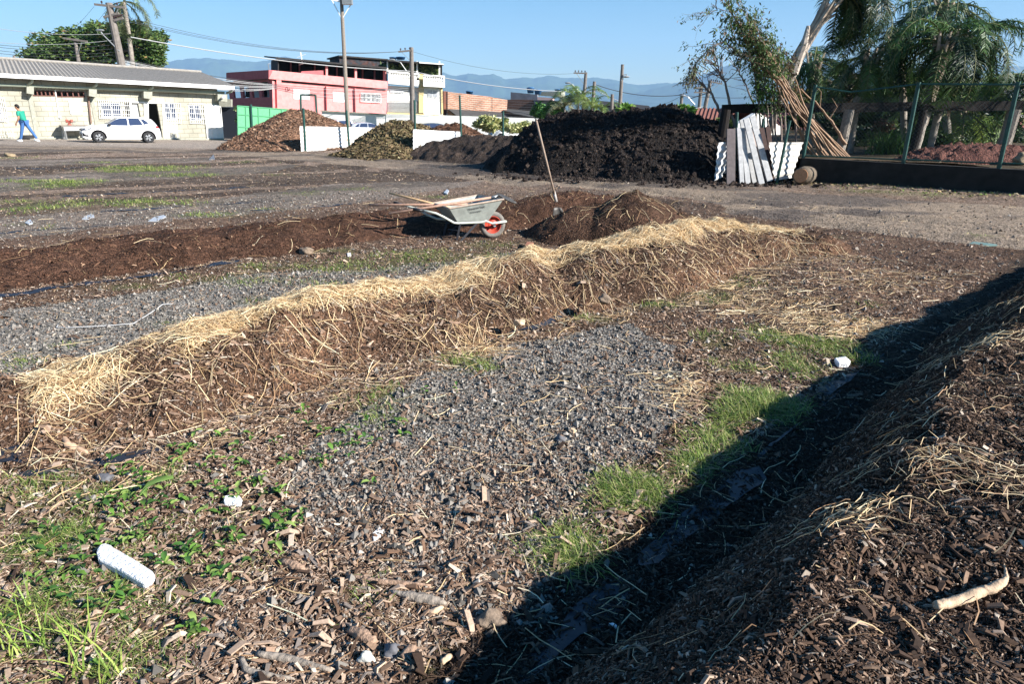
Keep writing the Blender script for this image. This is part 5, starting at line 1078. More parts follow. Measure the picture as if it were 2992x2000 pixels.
for c in cs[::5]: mb.tube([PT(275, 195, Yt), PT(275, 195, Yt).lerp(Vector(c), .5)+Vector((0, 0, .5)), Vector(c)], [.2, .12, .04], 5)
mb.obj('trunk', MWOOD, tr)
def bush(px, py, w_, h_, Y, label, cols, wts, n_=2500, ls=.2, cat='bush', name='bush', group=None, zb=None):
    c = PT(px, py+h_/2, Y); t = thing(name, (c.x, Y, c.z if zb is None else zb), label, cat, group); s = Y/F0*1.0
    cs = np.array([(c.x+rng.normal(0, w_*.25*s), Y+rng.normal(0, w_*.2*s), c.z+h_*s*rng.uniform(.25, .85)) for _ in range(12)])
    leaf_cloud('crown', clump_points(cs, [w_*s*.16, w_*s*.24], n_), ls, cols, wts, t)
    mb = MB()
    for c2 in cs[:6]: mb.tube([Vector((c.x, Y, t.location.z)), Vector(c2)], [.05*Y/50, .02*Y/50], 5)
    mb.obj('stem', MWOOD, t); return t
VAR = [(.45, .45, .18), (.6, .58, .3), (.2, .24, .08), (.1, .14, .05)]
bush(1425, 364, 62, 46, 52, 'round cream and yellow variegated bush in front of the boundary wall', VAR, [4, 3, 2, 1.5], 3500, .3)
bush(1470, 366, 30, 40, 52.5, 'darker variegated bush at the right side of the round cream one', VAR, [2, 1, 3, 3], 1500, .3)
bush(1508, 376, 70, 26, 50, 'low pale variegated bush left of the tall soil pile', VAR, [4, 3, 2, 1], 2000, .25)
bush(1602, 330, 72, 46, 55, 'rounded bright green bush below the grey house', [(.06, .17, .04), (.1, .24, .05), (.03, .09, .02)], [4, 3, 2], 3500, .28)
bush(705, 340, 10, 60, 45.5, 'thin leafy bush between the dark shed and the green gate', [(.1, .15, .05), (.3, .32, .15), (.04, .07, .02)], [3, 2, 2], 500, .25)
bush(2000, 322, 40, 30, 24, 'bright green weed clump on the right shoulder of the soil pile', [(.12, .25, .04), (.2, .33, .06)], [1, 1], 900, .16, 'weed', 'weed_clump')
bush(1830, 318, 36, 18, 26, 'bright green weed clump behind the middle of the soil pile', [(.12, .25, .04), (.2, .33, .06)], [1, 1], 700, .16, 'weed', 'weed_clump')
bush(2110, 364, 60, 24, 22, 'yellow green weed clump behind the right foot of the soil pile', [(.15, .2, .05), (.25, .3, .08)], [1, 1], 700, .15, 'weed', 'weed_clump')
for x, y, w_, l_ in ((1150, 200, 40, 'leafy pot plants behind the left balustrade of the cream house'), (1190, 203, 40, 'leafy pot plants in the middle of the cream house balcony'), (1250, 208, 36, 'leafy pot plants beside the right column of the cream house'), (1272, 212, 14, 'small grey palm plant at the right end of the cream balcony')):
    c = CW.F(x, y+12, -.6); bush(x, y, w_, 28, c.y, l_, [(.12, .2, .06), (.3, .32, .12), (.05, .09, .03)], [3, 2, 2], 700, .35, 'plant', 'potted_plant')

# ------------------------------------------------------------------ palms
def palm_fronds(parent, top, n_, L, cols, droop=1.0, el=(-.3, 1.3), az=None, leafl=.5, name='crown', lw=.015, hang=.7, nl=62, plume=.3):
    V, Fx, Cc = [], [], []; rb = MB(); i0 = 0
    for f_ in range(n_):
        a = (2*math.pi*f_/n_+rng.normal(0, .25)) if az is None else rng.uniform(*az); e = rng.uniform(*el); l = L*rng.uniform(.75, 1.1); p = Vector(top); pts = [p.copy()]; st = 12
        for s in range(st):
            d = Vector((math.cos(a)*math.cos(e), math.sin(a)*math.cos(e), math.sin(e))); p = p+d*(l/st); pts.append(p.copy()); e -= droop*rng.uniform(.12, .2)*(1+s/st)
        rb.tube(pts, [.035*L/3*(1-.85*k/st) for k in range(st+1)], 4, cap=False)
        base = np.array(cols[rng.integers(len(cols))])*rng.uniform(.7, 1.25)
        for s in range(nl):
            u = .12+.86*s/nl; q = u*st; k = min(int(q), st-1); o = pts[k].lerp(pts[k+1], q-k); dv = (pts[k+1]-pts[k]).normalized()
            sd = dv.cross(Vector((0, 0, 1))); sd = sd.normalized() if sd.length > .05 else Vector((1, 0, 0)); ll = leafl*L/3*math.sin(math.pi*min(.97, u*.85+.1))**.6*rng.uniform(.8, 1.2)
            for sg in (-1, 1):
                ro = rng.normal(0, plume); upv = sd.cross(dv)
                d1 = (sd*sg*.8*math.cos(ro)+upv*math.sin(ro)*.8+dv*rng.uniform(.3, .8)+Vector((0, 0, .1-hang*.25))).normalized(); d2 = (d1*.6+Vector((0, 0, -hang*rng.uniform(.5, 1.3)))).normalized(); m1 = o+d1*ll*.5; e1 = m1+d2*ll*.6; wv = dv*lw*L/3*rng.uniform(.6, 1.3)
                V += [o-wv, o+wv, m1+wv, m1-wv, e1]; Fx += [(i0, i0+1, i0+2), (i0, i0+2, i0+3), (i0+3, i0+2, i0+4)]; i0 += 5; Cc.append(base*rng.uniform(.45, 1.75))
    o = np_obj(name, np.array([tuple(v) for v in V]), np.array(Fx), LFM, parent, np.repeat(np.array(Cc), 5, 0)); rb.obj('frond_stalk', mat('frond_stalk', (.12, .13, .05), .7), parent); return o
PG1 = [(.022, .058, .016), (.048, .10, .026), (.012, .032, .012)]; PGY = [(.16, .24, .05), (.22, .3, .07), (.1, .18, .04)]
MTRK = mat('palm_trunk', (.25, .22, .19), .85, var=.45, scale=2.5, bump=.5, bscale=8, dist=.05)
def trunk_mb(path, r):
    mb = MB(); pts = []
    for a, b in zip(path[:-1], path[1:]):
        for k in range(6): pts.append(Vector(a).lerp(Vector(b), k/6))
    pts.append(Vector(path[-1])); n_ = len(pts); mb.tube(pts, [(r[0]+(r[1]-r[0])*i/n_)*(1+.06*math.sin(i*2.4)) for i in range(n_)], 12); return mb
def palm(label, pix, Y, r, n_, L, cols=PG1, bz=None, sheath=True, **kw):
    pth = [PT(a, b, Y+ (c if False else 0)) for a, b, c in [(p[0], p[1], 0) for p in pix]]
    t = thing('palm_tree', pth[0], label, 'palm'); r = (r[0]*.74, r[1]*.74); trunk_mb(pth, r).obj('trunk', MTRK, t, True)
    if n_: palm_fronds(t, pth[-1], n_, L, cols, **kw)
    if sheath:
        mb = MB(); d = (pth[-1]-pth[-2]).normalized()
        for k in range(7):
            a = k*.9; s_ = Vector((math.cos(a), math.sin(a), 0)); q = pth[-1]-d*(1.4+.1*k); mb.tube([q+s_*r[1]*.6, pth[-1]-d*.4+s_*r[1]*1.0, pth[-1]+d*.3+s_*r[1]*2.2], [.02, .06, .03], 5)
        mb.obj('old_leaf_base', mat('dry_leaf_base', (.38, .31, .24), .85, var=.3, scale=5), t)
    return t
palm('tall thin palm rising behind the workshop beside the thick utility pole', [(391, 260), (388, 195), (376, 100), (364, 24), (361, 5)], 56, (.26, .2), 14, 3.6, [(.06, .1, .04), (.1, .13, .06)], el=(-.7, 1.0), sheath=False)
palm('leaning pale palm with a split top and crown hanging to its right', [(2222, 440), (2250, 374), (2270, 318), (2290, 262), (2318, 215), (2345, 150), (2385, 75), (2425, 15)], 19.5, (.14, .16), 0, 3)
t_ = [o for o in COL.objects if o.name.startswith('palm_tree')][-1]
palm_fronds(t_, PT(2462, -30, 19.5), 22, 2.6, PG1, el=(-.4, 1.2), az=(-1.4, 1.5), hang=.5, leafl=.45, droop=1.0)
palm_fronds(t_, PT(2480, 0, 19.8), 18, 1.9, PG1, el=(-.9, .5), az=(-1.6, 1.3), hang=.7, leafl=.5, droop=1.2)
mb = MB(); mb.tube([PT(2318, 215, 19.4), PT(2350, 130, 19.3), PT(2362, 75, 19.3)], [.13, .1, .05], 8); mb.tube([PT(2350, 150, 19.4), PT(2400, 70, 19.4), PT(2438, 42, 19.5)], [.08, .05, .03], 6); mb.obj('split_stem', mat('pale_bark', (.45, .38, .32), .85, var=.4, scale=4), t_)
palm('palm with hanging fronds just left of the first tall fence post', [(2372, 470), (2370, 330), (2372, 250), (2382, 180)], 23, (.13, .17), 20, 2.4, el=(-.9, .9), hang=.5, droop=1.1)
palm('slim palm with white trunk between the first and second tall fence posts', [(2482, 462), (2498, 345), (2515, 270), (2532, 215), (2545, 175)], 20, (.11, .14), 19, 2.0, [(.06, .12, .03), (.14, .2, .05), (.04, .08, .03)], el=(-.8, 1), hang=.5, droop=1.05)
palm('small narrow crowned palm left of the second tall fence post', [(2642, 465), (2640, 330), (2634, 240), (2622, 150), (2618, 120)], 21, (.12, .13), 18, 1.9, el=(-.9, 1.0), hang=.5, droop=1.1)
palm('palm with a thick mop crown and white trunk right of the second tall fence post', [(2668, 468), (2700, 345), (2722, 260), (2748, 170), (2758, 130)], 18.5, (.14, .17), 26, 2.4, el=(-.6, 1.1), hang=.5, droop=1.05, nl=64)
palm('second white trunk of the big palm pair, crown reaching right', [(2712, 455), (2738, 345), (2762, 270), (2800, 175), (2812, 120)], 19.2, (.12, .15), 24, 2.6, el=(-.5, 1.1), hang=.5, droop=1.0, nl=64)
palm('tallest palm at the right whose crown is cut off by the top of the picture', [(2770, 455), (2765, 300), (2758, 150), (2760, 15)], 24, (.15, .2), 18, 3.4, [(.035, .07, .03), (.06, .1, .04)], el=(-.5, .6), hang=.6, droop=.8)
palm('low yellow green coconut palm behind the right part of the fence', [(2790, 470), (2800, 400), (2800, 330)], 21, (.16, .15), 22, 3.0, PGY, el=(-.2, 1.35), hang=.5, droop=.8, nl=60)
palm('low dark palm at the far right edge, fronds arching over the beam', [(3060, 440), (3050, 300), (3040, 250)], 19, (.14, .14), 16, 2.6, PG1, el=(-.2, 1.0), hang=.8, droop=1.1)
for i, (x, y, Y, L, nn) in enumerate(((1650, 300, 54, 2.6, 14), (1690, 285, 55, 3.0, 16), (1730, 300, 54, 2.4, 14), (1760, 312, 53, 1.8, 10))):
    palm(['leftmost stem of the yellow green palm shrub below the street poles', 'tallest stem of the yellow green palm shrub below the street poles', 'right stem of the yellow green palm shrub behind the soil pile', 'small outer stem at the right of the yellow green palm shrub'][i], [(x, y+60), (x, y+15)], Y, (.1, .08), nn, L, PGY if i else [(.06, .1, .04), (.3, .3, .16)], el=(.1, 1.4), hang=.4, droop=.9, sheath=False, nl=40, lw=.02)
# undergrowth behind the fence
DK = [(.02, .045, .015), (.035, .065, .02), (.06, .08, .03), (.012, .02, .01)]
for x, y, w_, h_, Y, l_ in ((2400, 400, 90, 130, 25, 'dark shrub behind the left end of the dark beam'), (2440, 300, 130, 160, 27, 'brown twiggy thicket behind the first tall fence post'), (2560, 370, 120, 190, 25, 'dark shrub between the two white palm trunks'), (2680, 380, 120, 180, 26, 'dark shrub behind the second tall fence post'), (2780, 380, 110, 160, 26, 'dark shrub behind the reddish mound'), (2600, 270, 120, 100, 27, 'green tree crown between the two palm crowns'), (2890, 420, 150, 90, 27, 'dark low shrub in front of the far right tiles'), (2350, 330, 110, 180, 29, 'dark tree mass behind the tied sapling bundle'), (2500, 290, 160, 220, 30, 'dark tree mass behind the slim white palm trunk'), (2630, 330, 150, 240, 30, 'dark tree mass behind the small narrow crowned palm'), (2740, 300, 150, 260, 30, 'dark tree mass behind the two big mop crowned palms'), (2850, 330, 150, 200, 30, 'dark tree mass left of the pale wall at the far right'), (2470, 430, 130, 90, 24, 'low dark undergrowth at the left of the white palm trunks'), (2720, 430, 140, 80, 24, 'low dark undergrowth beside the reddish mound')):
    cc = DK if 'twiggy' not in l_ else [(.07, .05, .03), (.1, .08, .05), (.03, .03, .015)]
    if 'green' in l_: cc = [(.14, .2, .04), (.07, .12, .03), (.22, .28, .06)]
    bush(x, y, w_, h_, Y, l_, cc, [3, 3, 1.5, 3][:len(cc)], 5000, .2, 'shrub', 'shrub', zb=.4)
bush(2568, 375, 50, 150, 20.5, 'shrub with small reddish pink leaves in front of the dark thicket', [(.25, .13, .1), (.1, .06, .04), (.06, .08, .03)], [2, 2, 2], 1500, .09, 'shrub', 'shrub', zb=.5)
tt = thing('grass_plant', PT(2590, 460, 19.5), 'arching green strap leaved plant behind the fence wall', 'plant')
c = 420; bx_ = rng.normal(tt.location.x, .28, c); by_ = rng.normal(tt.location.y, .2, c)
blades('leaves', bx_, by_, .75, .022, .9, [(.06, .15, .03), (.12, .24, .05), (.03, .07, .02)], [3, 2, 2], tt, zfn=lambda a, b: (np.full(a.shape, .52), 0))

# ------------------------------------------------------------------ utility poles and lines
MPOLE = mat('pole_concrete', (.17, .15, .135), .9, var=.25, scale=2)
def pole(label, top, bot, Y, r, arms=(), lamp=None, m=MPOLE, braces=True, name='utility_pole'):
    a, b = PT(*top, Y), PT(*bot, Y); d = (b-a); zb = -1.2; b2 = a+d*((a.z-zb)/(a.z-b.z)); t = thing(name, b2, label, 'utility pole')
    mb = MB(); mb.tube([b2, a], [r*1.25, r*.85], 10); mb.obj('shaft', m, t)
    for (x0, y0, x1, y1, pins) in arms:
        p, q = PT(x0, y0, Y-.15), PT(x1, y1, Y-.15); mb = MB(); mb.beam(p, q, .12, .14); arm = mb.obj('crossarm', m, t)
        for k in range(pins):
            u = (k+.5)/pins if pins > 1 else .1; c_ = p.lerp(q, u); mb = MB(); mb.lathe(c_+Vector((0, 0, .07)), [(.03, 0), (.03, .06), (.07, .1), (.07, .16), (.03, .22)], 7); mb.obj('insulator', mat('brown_insulator', (.05, .03, .03), .4), arm)
        if braces: mid_ = p.lerp(q, .5); px_ = a+d*0; mb = MB(); far = p if (p-a).length > (q-a).length else q; mb.beam(far.lerp(mid_, .4), a+(b-a).normalized()*(abs(far.x-a.x)*.8+.3)-Vector((0, .1, 0)), .05, .04); mb.obj('brace', MMET, t)
    if lamp:
        pts = [PT(x, y, Y-.2) for x, y in lamp]; mb = MB(); mb.tube(pts, .045, 6); ar = mb.obj('lamp_arm', MMET, t); e_ = pts[-1]; mb = MB(); mb.blob(e_, (.32, .14, .09), 2, .05, 2); mb.obj('lamp_head', MMET, ar)
    return t
pole('thick grey utility pole with wide crossarm rising behind the workshop roof', (318, 8), (356, 193), 52, .27, [(276, 12, 366, 22, 2), (303, 50, 347, 38, 0), (333, 60, 360, 52, 5)], [(350, 150), (300, 100), (292, 88)])
pole('shorter pole with pale crossarm in front of the big tree crown', (220, 118), (231, 190), 56, .16, [(186, 111, 255, 121, 0)])
pole('small black fitting on a stub pole above the left end of the workshop roof', (41, 162), (43, 190), 50, .1, [])
pole('pole with a side crossarm in front of the cream house', (1202, 138), (1205, 335), 66, .22, [(1164, 151, 1204, 147, 3)], [(1198, 222), (1170, 182), (1145, 174)])
pole('pole with a level crossarm above the yellow green palm shrub', (1712, 211), (1706, 290), 78, .2, [(1676, 213, 1714, 214, 4)], [(1705, 280), (1672, 246), (1659, 242)])
pole('bare pole hung with loose cables right of the palm shrub', (1737, 238), (1732, 300), 72, .19, [])
pole('very tall thin pole with a curved lamp arm above the soil pile', (1819, 188), (1811, 316), 62, .16, [], [(1815, 236), (1823, 218), (1831, 217), (1830, 224)])
pole('short plain post standing left of the tall thin lamp pole', (1789, 275), (1787, 330), 50, .13, [])
pole('short post with a street lamp arm behind the soil pile peak', (1993, 275), (1989, 320), 70, .17, [], [(2030, 305), (2010, 283), (1996, 279)])
pole('pole with two crossarms behind the bare dead sapling', (2049, 251), (2042, 325), 80, .2, [(2028, 256, 2062, 256, 4), (2028, 270, 2066, 270, 4)], braces=False)
pole('leaning pole with a long crossarm to its right', (2076, 235), (2057, 330), 78, .22, [(2076, 238, 2110, 245, 6)])
# tall floodlight pole of the yard, with its triangular head
Yp = 38; tp = thing('floodlight_pole', PT(1016, 400, Yp), 'very tall thin wooden pole with a triangular frame at its cut off top', 'pole'); a, b = PT(997, -12, Yp), PT(1017, 400, Yp)
b = Vector((b.x, b.y, -.4)); mb = MB(); mb.tube([b, a], [.13, .09], 9); mb.obj('shaft', MWOOD, tp); mb = MB()
mb.beam(PT(968, -2, Yp), PT(1028, 11, Yp), .08, .08); mb.beam(PT(970, 0, Yp-.05), PT(999, 54, Yp-.05), .04, .04); mb.beam(PT(1026, 11, Yp-.05), PT(1000, 54, Yp-.05), .04, .04); mb.obj('triangular_frame', MC, tp)
mb = MB(); mb.box(PT(1015, 2, Yp-.2), (.5, .3, .35)); mb.obj('floodlight', MMET, tp)
MWIRE = mat('cable', (.06, .06, .065), .6); MWIREL = mat('pale_cable', (.42, .42, .42), .5)
def wire(p, Yp_, q, Yq, sag, r, m, label, grp):
    a, b = PT(*p, Yp_), PT(*q, Yq); n_ = 24; mb = MB(); mb.tube([a.lerp(b, k/n_)-Vector((0, 0, sag*4*(k/n_)*(1-k/n_))) for k in range(n_+1)], r, 4, cap=False); o = mb.obj('overhead_cable', m); recenter(o, (a+b)/2); return tag(o, label, 'cable', grp)
g1 = 'thin power lines fanning from the thick pole towards the right'
for y0, y1, y2 in ((46, 118, 1170), (53, 122, 1172), (58, 127, 1175)): wire((358, y0), 52, (y2, 150), 66, .9, .012, MWIRE, 'thin power line from the thick pole to the cream house pole', g1)
wire((382, 108), 52, (1205, 208), 66, .4, .035, MWIREL, 'twisted pale cable sloping from the thick pole to the cream house pole', None)
wire((1205, 208), 66, (1733, 268), 72, .5, .035, MWIREL, 'twisted pale cable from the cream house pole to the palm shrub', None)
wire((1740, 262), 72, (2060, 310), 78, 1.2, .03, MWIREL, 'twisted pale cable low behind the tall soil pile', None)
wire((1204, 150), 66, (1712, 212), 78, .8, .012, MWIRE, 'thin line crossing the sky right of the cream house', None)
g2_ = 'bundled cables in front of the pink house'
for k in range(9):
    wire((355+rng.uniform(-3, 3), 172+k*2.2), 52, (800, 246+k*1.6), 63, .15+.08*k, .02, MWIREL if k % 3 else MWIRE, 'slack bundled cable between the thick pole and the pink house corner', g2_)
    wire((800, 246+k*1.6), 63, (1203, 255+k*1.8), 66, .25+.06*k, .016, MWIREL if k % 3 == 1 else MWIRE, 'slack bundled cable between the pink house corner and the cream house pole', 'bundled cables along the pink house front')
for k in range(8): wire((1204, 254+k*1.6), 66, (1737, 290+k*3.5), 72, .5+.15*k, .014, MWIRE, 'slack cable from the cream house pole across the brick and grey houses', 'slack cables over the brick house')
for y0, y1 in ((74, 96), (118, 114), (124, 128), (130, 140), (140, 150), (148, 158), (165, 171), (170, 175)): wire((-60, y0), 50, (350, y1), 52, .3, .014, MWIREL if y0 in (74, 118) else MWIRE, 'thin cable entering the picture at the left above the workshop roof', 'cables above the left end of the workshop roof')
wire((275, 18), 52, (190, 105), 58, .1, .012, MWIRE, 'steep thin wire down to the left from the wide crossarm', 'two steep wires beside the thick pole'); wire((310, 30), 52, (240, 105), 58, .1, .012, MWIRE, 'steep thin wire down to the left from the wide crossarm', 'two steep wires beside the thick pole')
wire((1738, 246), 72, (1992, 277), 70, .5, .03, MWIRE, 'thick dark cable from the bare pole to the short lamp post', None)
wire((1992, 278), 70, (2360, 268), 70, .4, .02, MWIRE, 'dark cable running right from the short lamp post behind the saplings', None)
wire((1740, 250), 72, (1992, 279), 70, 1.6, .016, MWIRE, 'slack dark cable hanging below the thick one above the soil pile', None)
wire((2112, 247), 78, (2420, 262), 60, .5, .014, MWIRE, 'thin wire from the leaning pole into the palms', None)
# ------------------------------------------------------------------ raised bed, wall and wire fence on the right
zt = lambda x, y: float(which(np.array([x]), np.array([y]))[0][0])
Lb, Rb = G(2330, 528), G(3150, 576); FW = Wall((2330, 528), Lb.y, (3150, 576), Rb.y)
MCB = mat('shaded_concrete', (.022, .02, .018), .95, var=.5, scale=2, bump=.4, bscale=12)  # near black: the shade on the wall face is put into its colour
rw = thing('retaining_wall', (FW.at(3, 0, 0)), 'low dark concrete wall under the wire fence on the right', 'wall')
TZ = .52
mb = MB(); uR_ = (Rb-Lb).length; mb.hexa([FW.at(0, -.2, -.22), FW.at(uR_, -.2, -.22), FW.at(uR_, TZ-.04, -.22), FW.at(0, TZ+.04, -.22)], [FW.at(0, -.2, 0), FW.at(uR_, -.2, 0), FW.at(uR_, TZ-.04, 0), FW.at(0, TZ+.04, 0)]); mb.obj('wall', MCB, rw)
pl = [Vector((*FW.at(0, 0, -.2).xy, 0)), Vector((*FW.at(uR_, 0, -.2).xy, 0)), Vector((44, 16, 0)), Vector((44, 38, 0)), Vector((Lb.x-3.2, 38, 0)), Vector((Lb.x-2.0, 21, 0))]
xs = np.arange(3, 30, .16); ys = np.arange(11, 38, .16); A_, B_ = np.meshgrid(xs, ys, indexing='ij'); a = A_.ravel(); b = B_.ravel(); ins = inpoly(a, b, [(p.x, p.y) for p in pl]).reshape(A_.shape)
i, j = np.meshgrid(np.arange(len(xs)-1), np.arange(len(ys)-1), indexing='ij'); k = (ins[:-1, :-1] | ins[1:, 1:] | ins[1:, :-1] | ins[:-1, 1:])
ff = (FW.at(0, 0, -.16)-Vector((0, 0, 0))); dist_ = (a-ff.x)*FW.n.x+(b-ff.y)*FW.n.y; k = k & (dist_.reshape(A_.shape)[:-1, :-1] < -.1); i = i[k]; j = j[k]; ny = len(ys)
z_ = TZ+.05*fbm(a, b, .8, 4, 71)-.9*sstep(.0, 1.5, -(a-(Lb.x-1.2+(b-Lb.y)*-.12)))
Fq = np.stack([i*ny+j, (i+1)*ny+j, (i+1)*ny+j+1, i*ny+j+1], 1); n1 = vnoise(a*4, b*4, 72)[:, None]
o = np_obj('raised_bed', np.stack([a, b, z_], 1), Fq, GM, col=(np.array([.03, .025, .015])*(1-n1)+np.array([.09, .065, .04])*n1), smooth=True); tag(o, kind='structure')
fence = thing('wire_fence', FW.at(2, TZ, -.08), 'green posted chain link fence standing on the low dark wall', 'fence')
posts = [((2383, 247), (2347, 458)), ((2685, 240), (2638, 480)), ((2976, 238), (2918, 494)), ((3290, 235), (3210, 515))]
tops, bots = [], []
for tp_, bt_ in posts:
    q = FW.F(*bt_, -.08); t2 = FW.F(*tp_, -.08); bots.append(Vector((q.x, q.y, TZ-.1))); tops.append(t2); mb = MB(); mb.tube([bots[-1], t2], .045, 8); mb.obj('post', MGRN, fence)
mids = [FW.F(2487, 269, -.08)]
for a_, b_ in ((tops[0]-Vector((0, 0, .05)), mids[0]), (mids[0], tops[1]-Vector((0, 0, .04))), (tops[1]-Vector((0, 0, .04)), tops[2]-Vector((0, 0, .06))), (tops[2]-Vector((0, 0, .06)), tops[3])): mb = MB(); mb.tube([a_, b_], .022, 6); mb.obj('top_rail', MGRN, fence)
for a_, b_ in zip(bots[:-1], bots[1:]): mb = MB(); mb.tube([Vector((a_.x, a_.y, TZ+.1)), Vector((b_.x, b_.y, TZ+.09))], .02, 6); mb.obj('bottom_rail', MGRN, fence)
V, Fx = [], []; u0, u1 = FW.U(bots[0]), FW.U(bots[3]); zb_ = TZ+.1
rail = lambda u: np.interp(u, [FW.U(t) for t in (tops[0], mids[0], tops[1], tops[2], tops[3])], [t.z for t in (tops[0], mids[0], tops[1], tops[2], tops[3])])-.06
for s in (-1, 1):
    for u in np.arange(u0-2, u1+2, .085):
        ua, ub = u, u+s*1.65; za, zb2 = zb_, zb_+1.65
        n_ = 6
        pts = [(u+s*1.65*q/n_, zb_+1.65*q/n_) for q in range(n_+1)]; pts = [(max(u0, min(u1, x)), z) for x, z in pts if u0 <= x <= u1 and z < rail(x)]
        if len(pts) < 2: continue
        (x0, z0), (x1, z1) = pts[0], pts[-1]; p, q = FW.at(x0, z0, -.05), FW.at(x1, z1, -.05); w_ = Vector((0, 0, .0022)); i0 = len(V); V += [tuple(p-w_), tuple(p+w_), tuple(q+w_), tuple(q-w_)]; Fx.append((i0, i0+1, i0+2, i0+3))
np_obj('wire_mesh', np.array(V), np.array(Fx), mat('galvanised_dark', (.12, .14, .13), .5, metal=.3), fence)
# dark timber beam on round posts
YB = 18.2; bm_ = thing('timber_beam', PT(2550, 330, YB), 'long dark timber beam on round posts behind the wire fence', 'beam')
mb = MB(); pts = []; 
for x in range(2110, 3200, 60): pts.append(PT(x, 318-(x-2110)*.012+rng.normal(0, .6), YB+(2992-x)*.0008))
for a_, b_ in zip(pts[:-1], pts[1:]): mb.beam(a_, b_+(b_-a_)*.02, .16, .235+rng.normal(0, .008))
MDT = mat('dark_timber', (.012, .009, .008), .9, var=.5, scale=3, bump=.5, bscale=10); mb.obj('beam', MDT, bm_)
for x, yb, r_, m_ in ((2122, 420, .13, MDT), (2482, 462, .13, MWOOD), (2700, 462, .1, MDT), (2965, 490, .17, MWOOD)):
    mb = MB(); c_ = PT(x, 320, YB+.05); x2 = PT(x-6 if x > 2900 else x-4, yb, YB); mb.tube([Vector((c_.x-.12, c_.y, TZ-.1 if x > 2200 else 0)), Vector((c_.x-.04, c_.y, 1.0)), c_], [r_*1.05, r_, r_*.95], 10); mb.obj('post', m_, bm_)
# reddish earth mound behind the fence
def lump(name, c, rx, ry, h, m, label, cat, c1, c2, amp=.06, res=.045, parent=None):
    xs = np.arange(c[0]-rx*1.1, c[0]+rx*1.1, res); ys = np.arange(c[1]-ry*1.1, c[1]+ry*1.1, res); A_, B_ = np.meshgrid(xs, ys, indexing='ij'); a = A_.ravel(); b = B_.ravel()
    u = np.clip(1-((a-c[0])/rx)**2-((b-c[1])/ry)**2, -.2, 1); cl = vnoise(a*7, b*7, 81)*.6+vnoise(a*15, b*15, 82)*.4; z = c[2]+h*np.sign(u)*np.abs(u)**.7+amp*(np.abs(cl-.5)*2-.3)*(u > 0)
    i, j = np.meshgrid(np.arange(len(xs)-1), np.arange(len(ys)-1), indexing='ij'); U = u.reshape(A_.shape); k = (U[:-1, :-1] > -.1) | (U[1:, 1:] > -.1); i = i[k]; j = j[k]; ny = len(ys)
    n1 = vnoise(a*5, b*5, 83)[:, None]; o = np_obj(name, np.stack([a, b, z], 1), np.stack([i*ny+j, (i+1)*ny+j, (i+1)*ny+j+1, i*ny+j+1], 1), m, col=np.array(c1)*(1-n1)+np.array(c2)*n1, smooth=True); recenter(o, c); return tag(o, label, cat)
p = PT(2870, 430, 16.8); lump('earth_mound', (p.x, 16.8, TZ-.03), 2.1, 1.0, .42, SM, 'reddish clumpy earth mound behind the right half of the fence', 'earth mound', (.07, .03, .025), (.14, .065, .05), .14)
mb = MB(); q = PT(2985, 466, 15.6); mb.blob(q, (.17, .13, .16), 5, .18, 3); o = mb.obj('rock', mat('tan_rock', (.25, .19, .12), .9, var=.4, scale=6, bump=.4), None, True); recenter(o, q); tag(o, 'tan rock at the right edge in front of the reddish mound', 'rock')
def stick(name, pts, r, label, cat, m, n_=7, flat=None, group=None):
    pts = [Vector(p) for p in pts]; rl = r if isinstance(r, list) else [r]*len(pts); fp, frr = [], []
    for k in range(len(pts)-1):
        for q in range(5): fp.append(pts[k].lerp(pts[k+1], q/5)+Vector(rng.normal(0, rl[k]*.05, 3))); frr.append((rl[k]*(1-q/5)+rl[k+1]*q/5)*rng.uniform(.9, 1.06))
    fp.append(pts[-1]); frr.append(rl[-1]*.6); mb = MB(); mb.tube(fp, frr, n_)
    mb.v = [tuple(Vector(v)+Vector(rng.normal(0, max(rl)*.045, 3))) for v in mb.v]; o = mb.obj(name, m, None, True); recenter(o, pts[0]); return tag(o, label, cat, group)
stick('cut_stake', [PT(2740, 478, 16.1), PT(2768, 463, 16.3)], [.05, .075], 'pale cut stake end lying just behind the fence mesh', 'stake', mat('pale_wood', (.42, .33, .23), .8, var=.3, scale=12))
# cut log
lg = thing('log', G(2350, 535), 'short cut log with an orange sawn face at the foot of the low wall', 'log')
c0, c1 = PT(2340, 513, 16.1), PT(2364, 511, 16.7); d = (c1-c0).normalized()
mb = MB(); mb.tube([c0, c0.lerp(c1, .5), c1], [.19, .22, .2], 14); mb.obj('bark', mat('log_bark', (.14, .11, .08), .95, var=.4, scale=8, bump=.6), lg, True)
mb = MB(); mb.tube([c0-d*.004, c0-d*.012], [.165, .16], 14); mb.obj('sawn_face', mat('sawn_face', (.5, .24, .12), .8, var=.2, scale=10), lg)

# ------------------------------------------------------------------ white sheet dividers, green posts
def corr_sheet(W, q, n_, m, label, amp=.012):   # q: tl,tr,br,bl ; ribs run along the wall
    tl, tr, br, bl = [W.F(*p) for p in q]; v = []; N_ = n_*6
    for r_ in range(N_+1):
        t = r_/N_; o_ = amp*(1 if (r_ % 6) in (0, 1) else (-1 if (r_ % 6) in (3, 4) else 0))
        for s in (0, .25, .5, .75, 1):
            p = tl.lerp(tr, s).lerp(bl.lerp(br, s), t)+W.n*o_+Vector((0, 0, .004*math.sin(s*9+t*4))); v.append(tuple(p))
    mb = MB(); mb.v = v; mb.f = [(r_*5+s, r_*5+s+1, (r_+1)*5+s+1, (r_+1)*5+s) for r_ in range(N_) for s in range(4)]
    o = mb.obj('metal_sheet', m); recenter(o, bl); s_ = o.modifiers.new('s', 'SOLIDIFY'); s_.thickness = .006; return tag(o, label, 'metal sheet')
MSH = mat('white_sheet', (.72, .73, .74), .55, var=.08, scale=2.5)
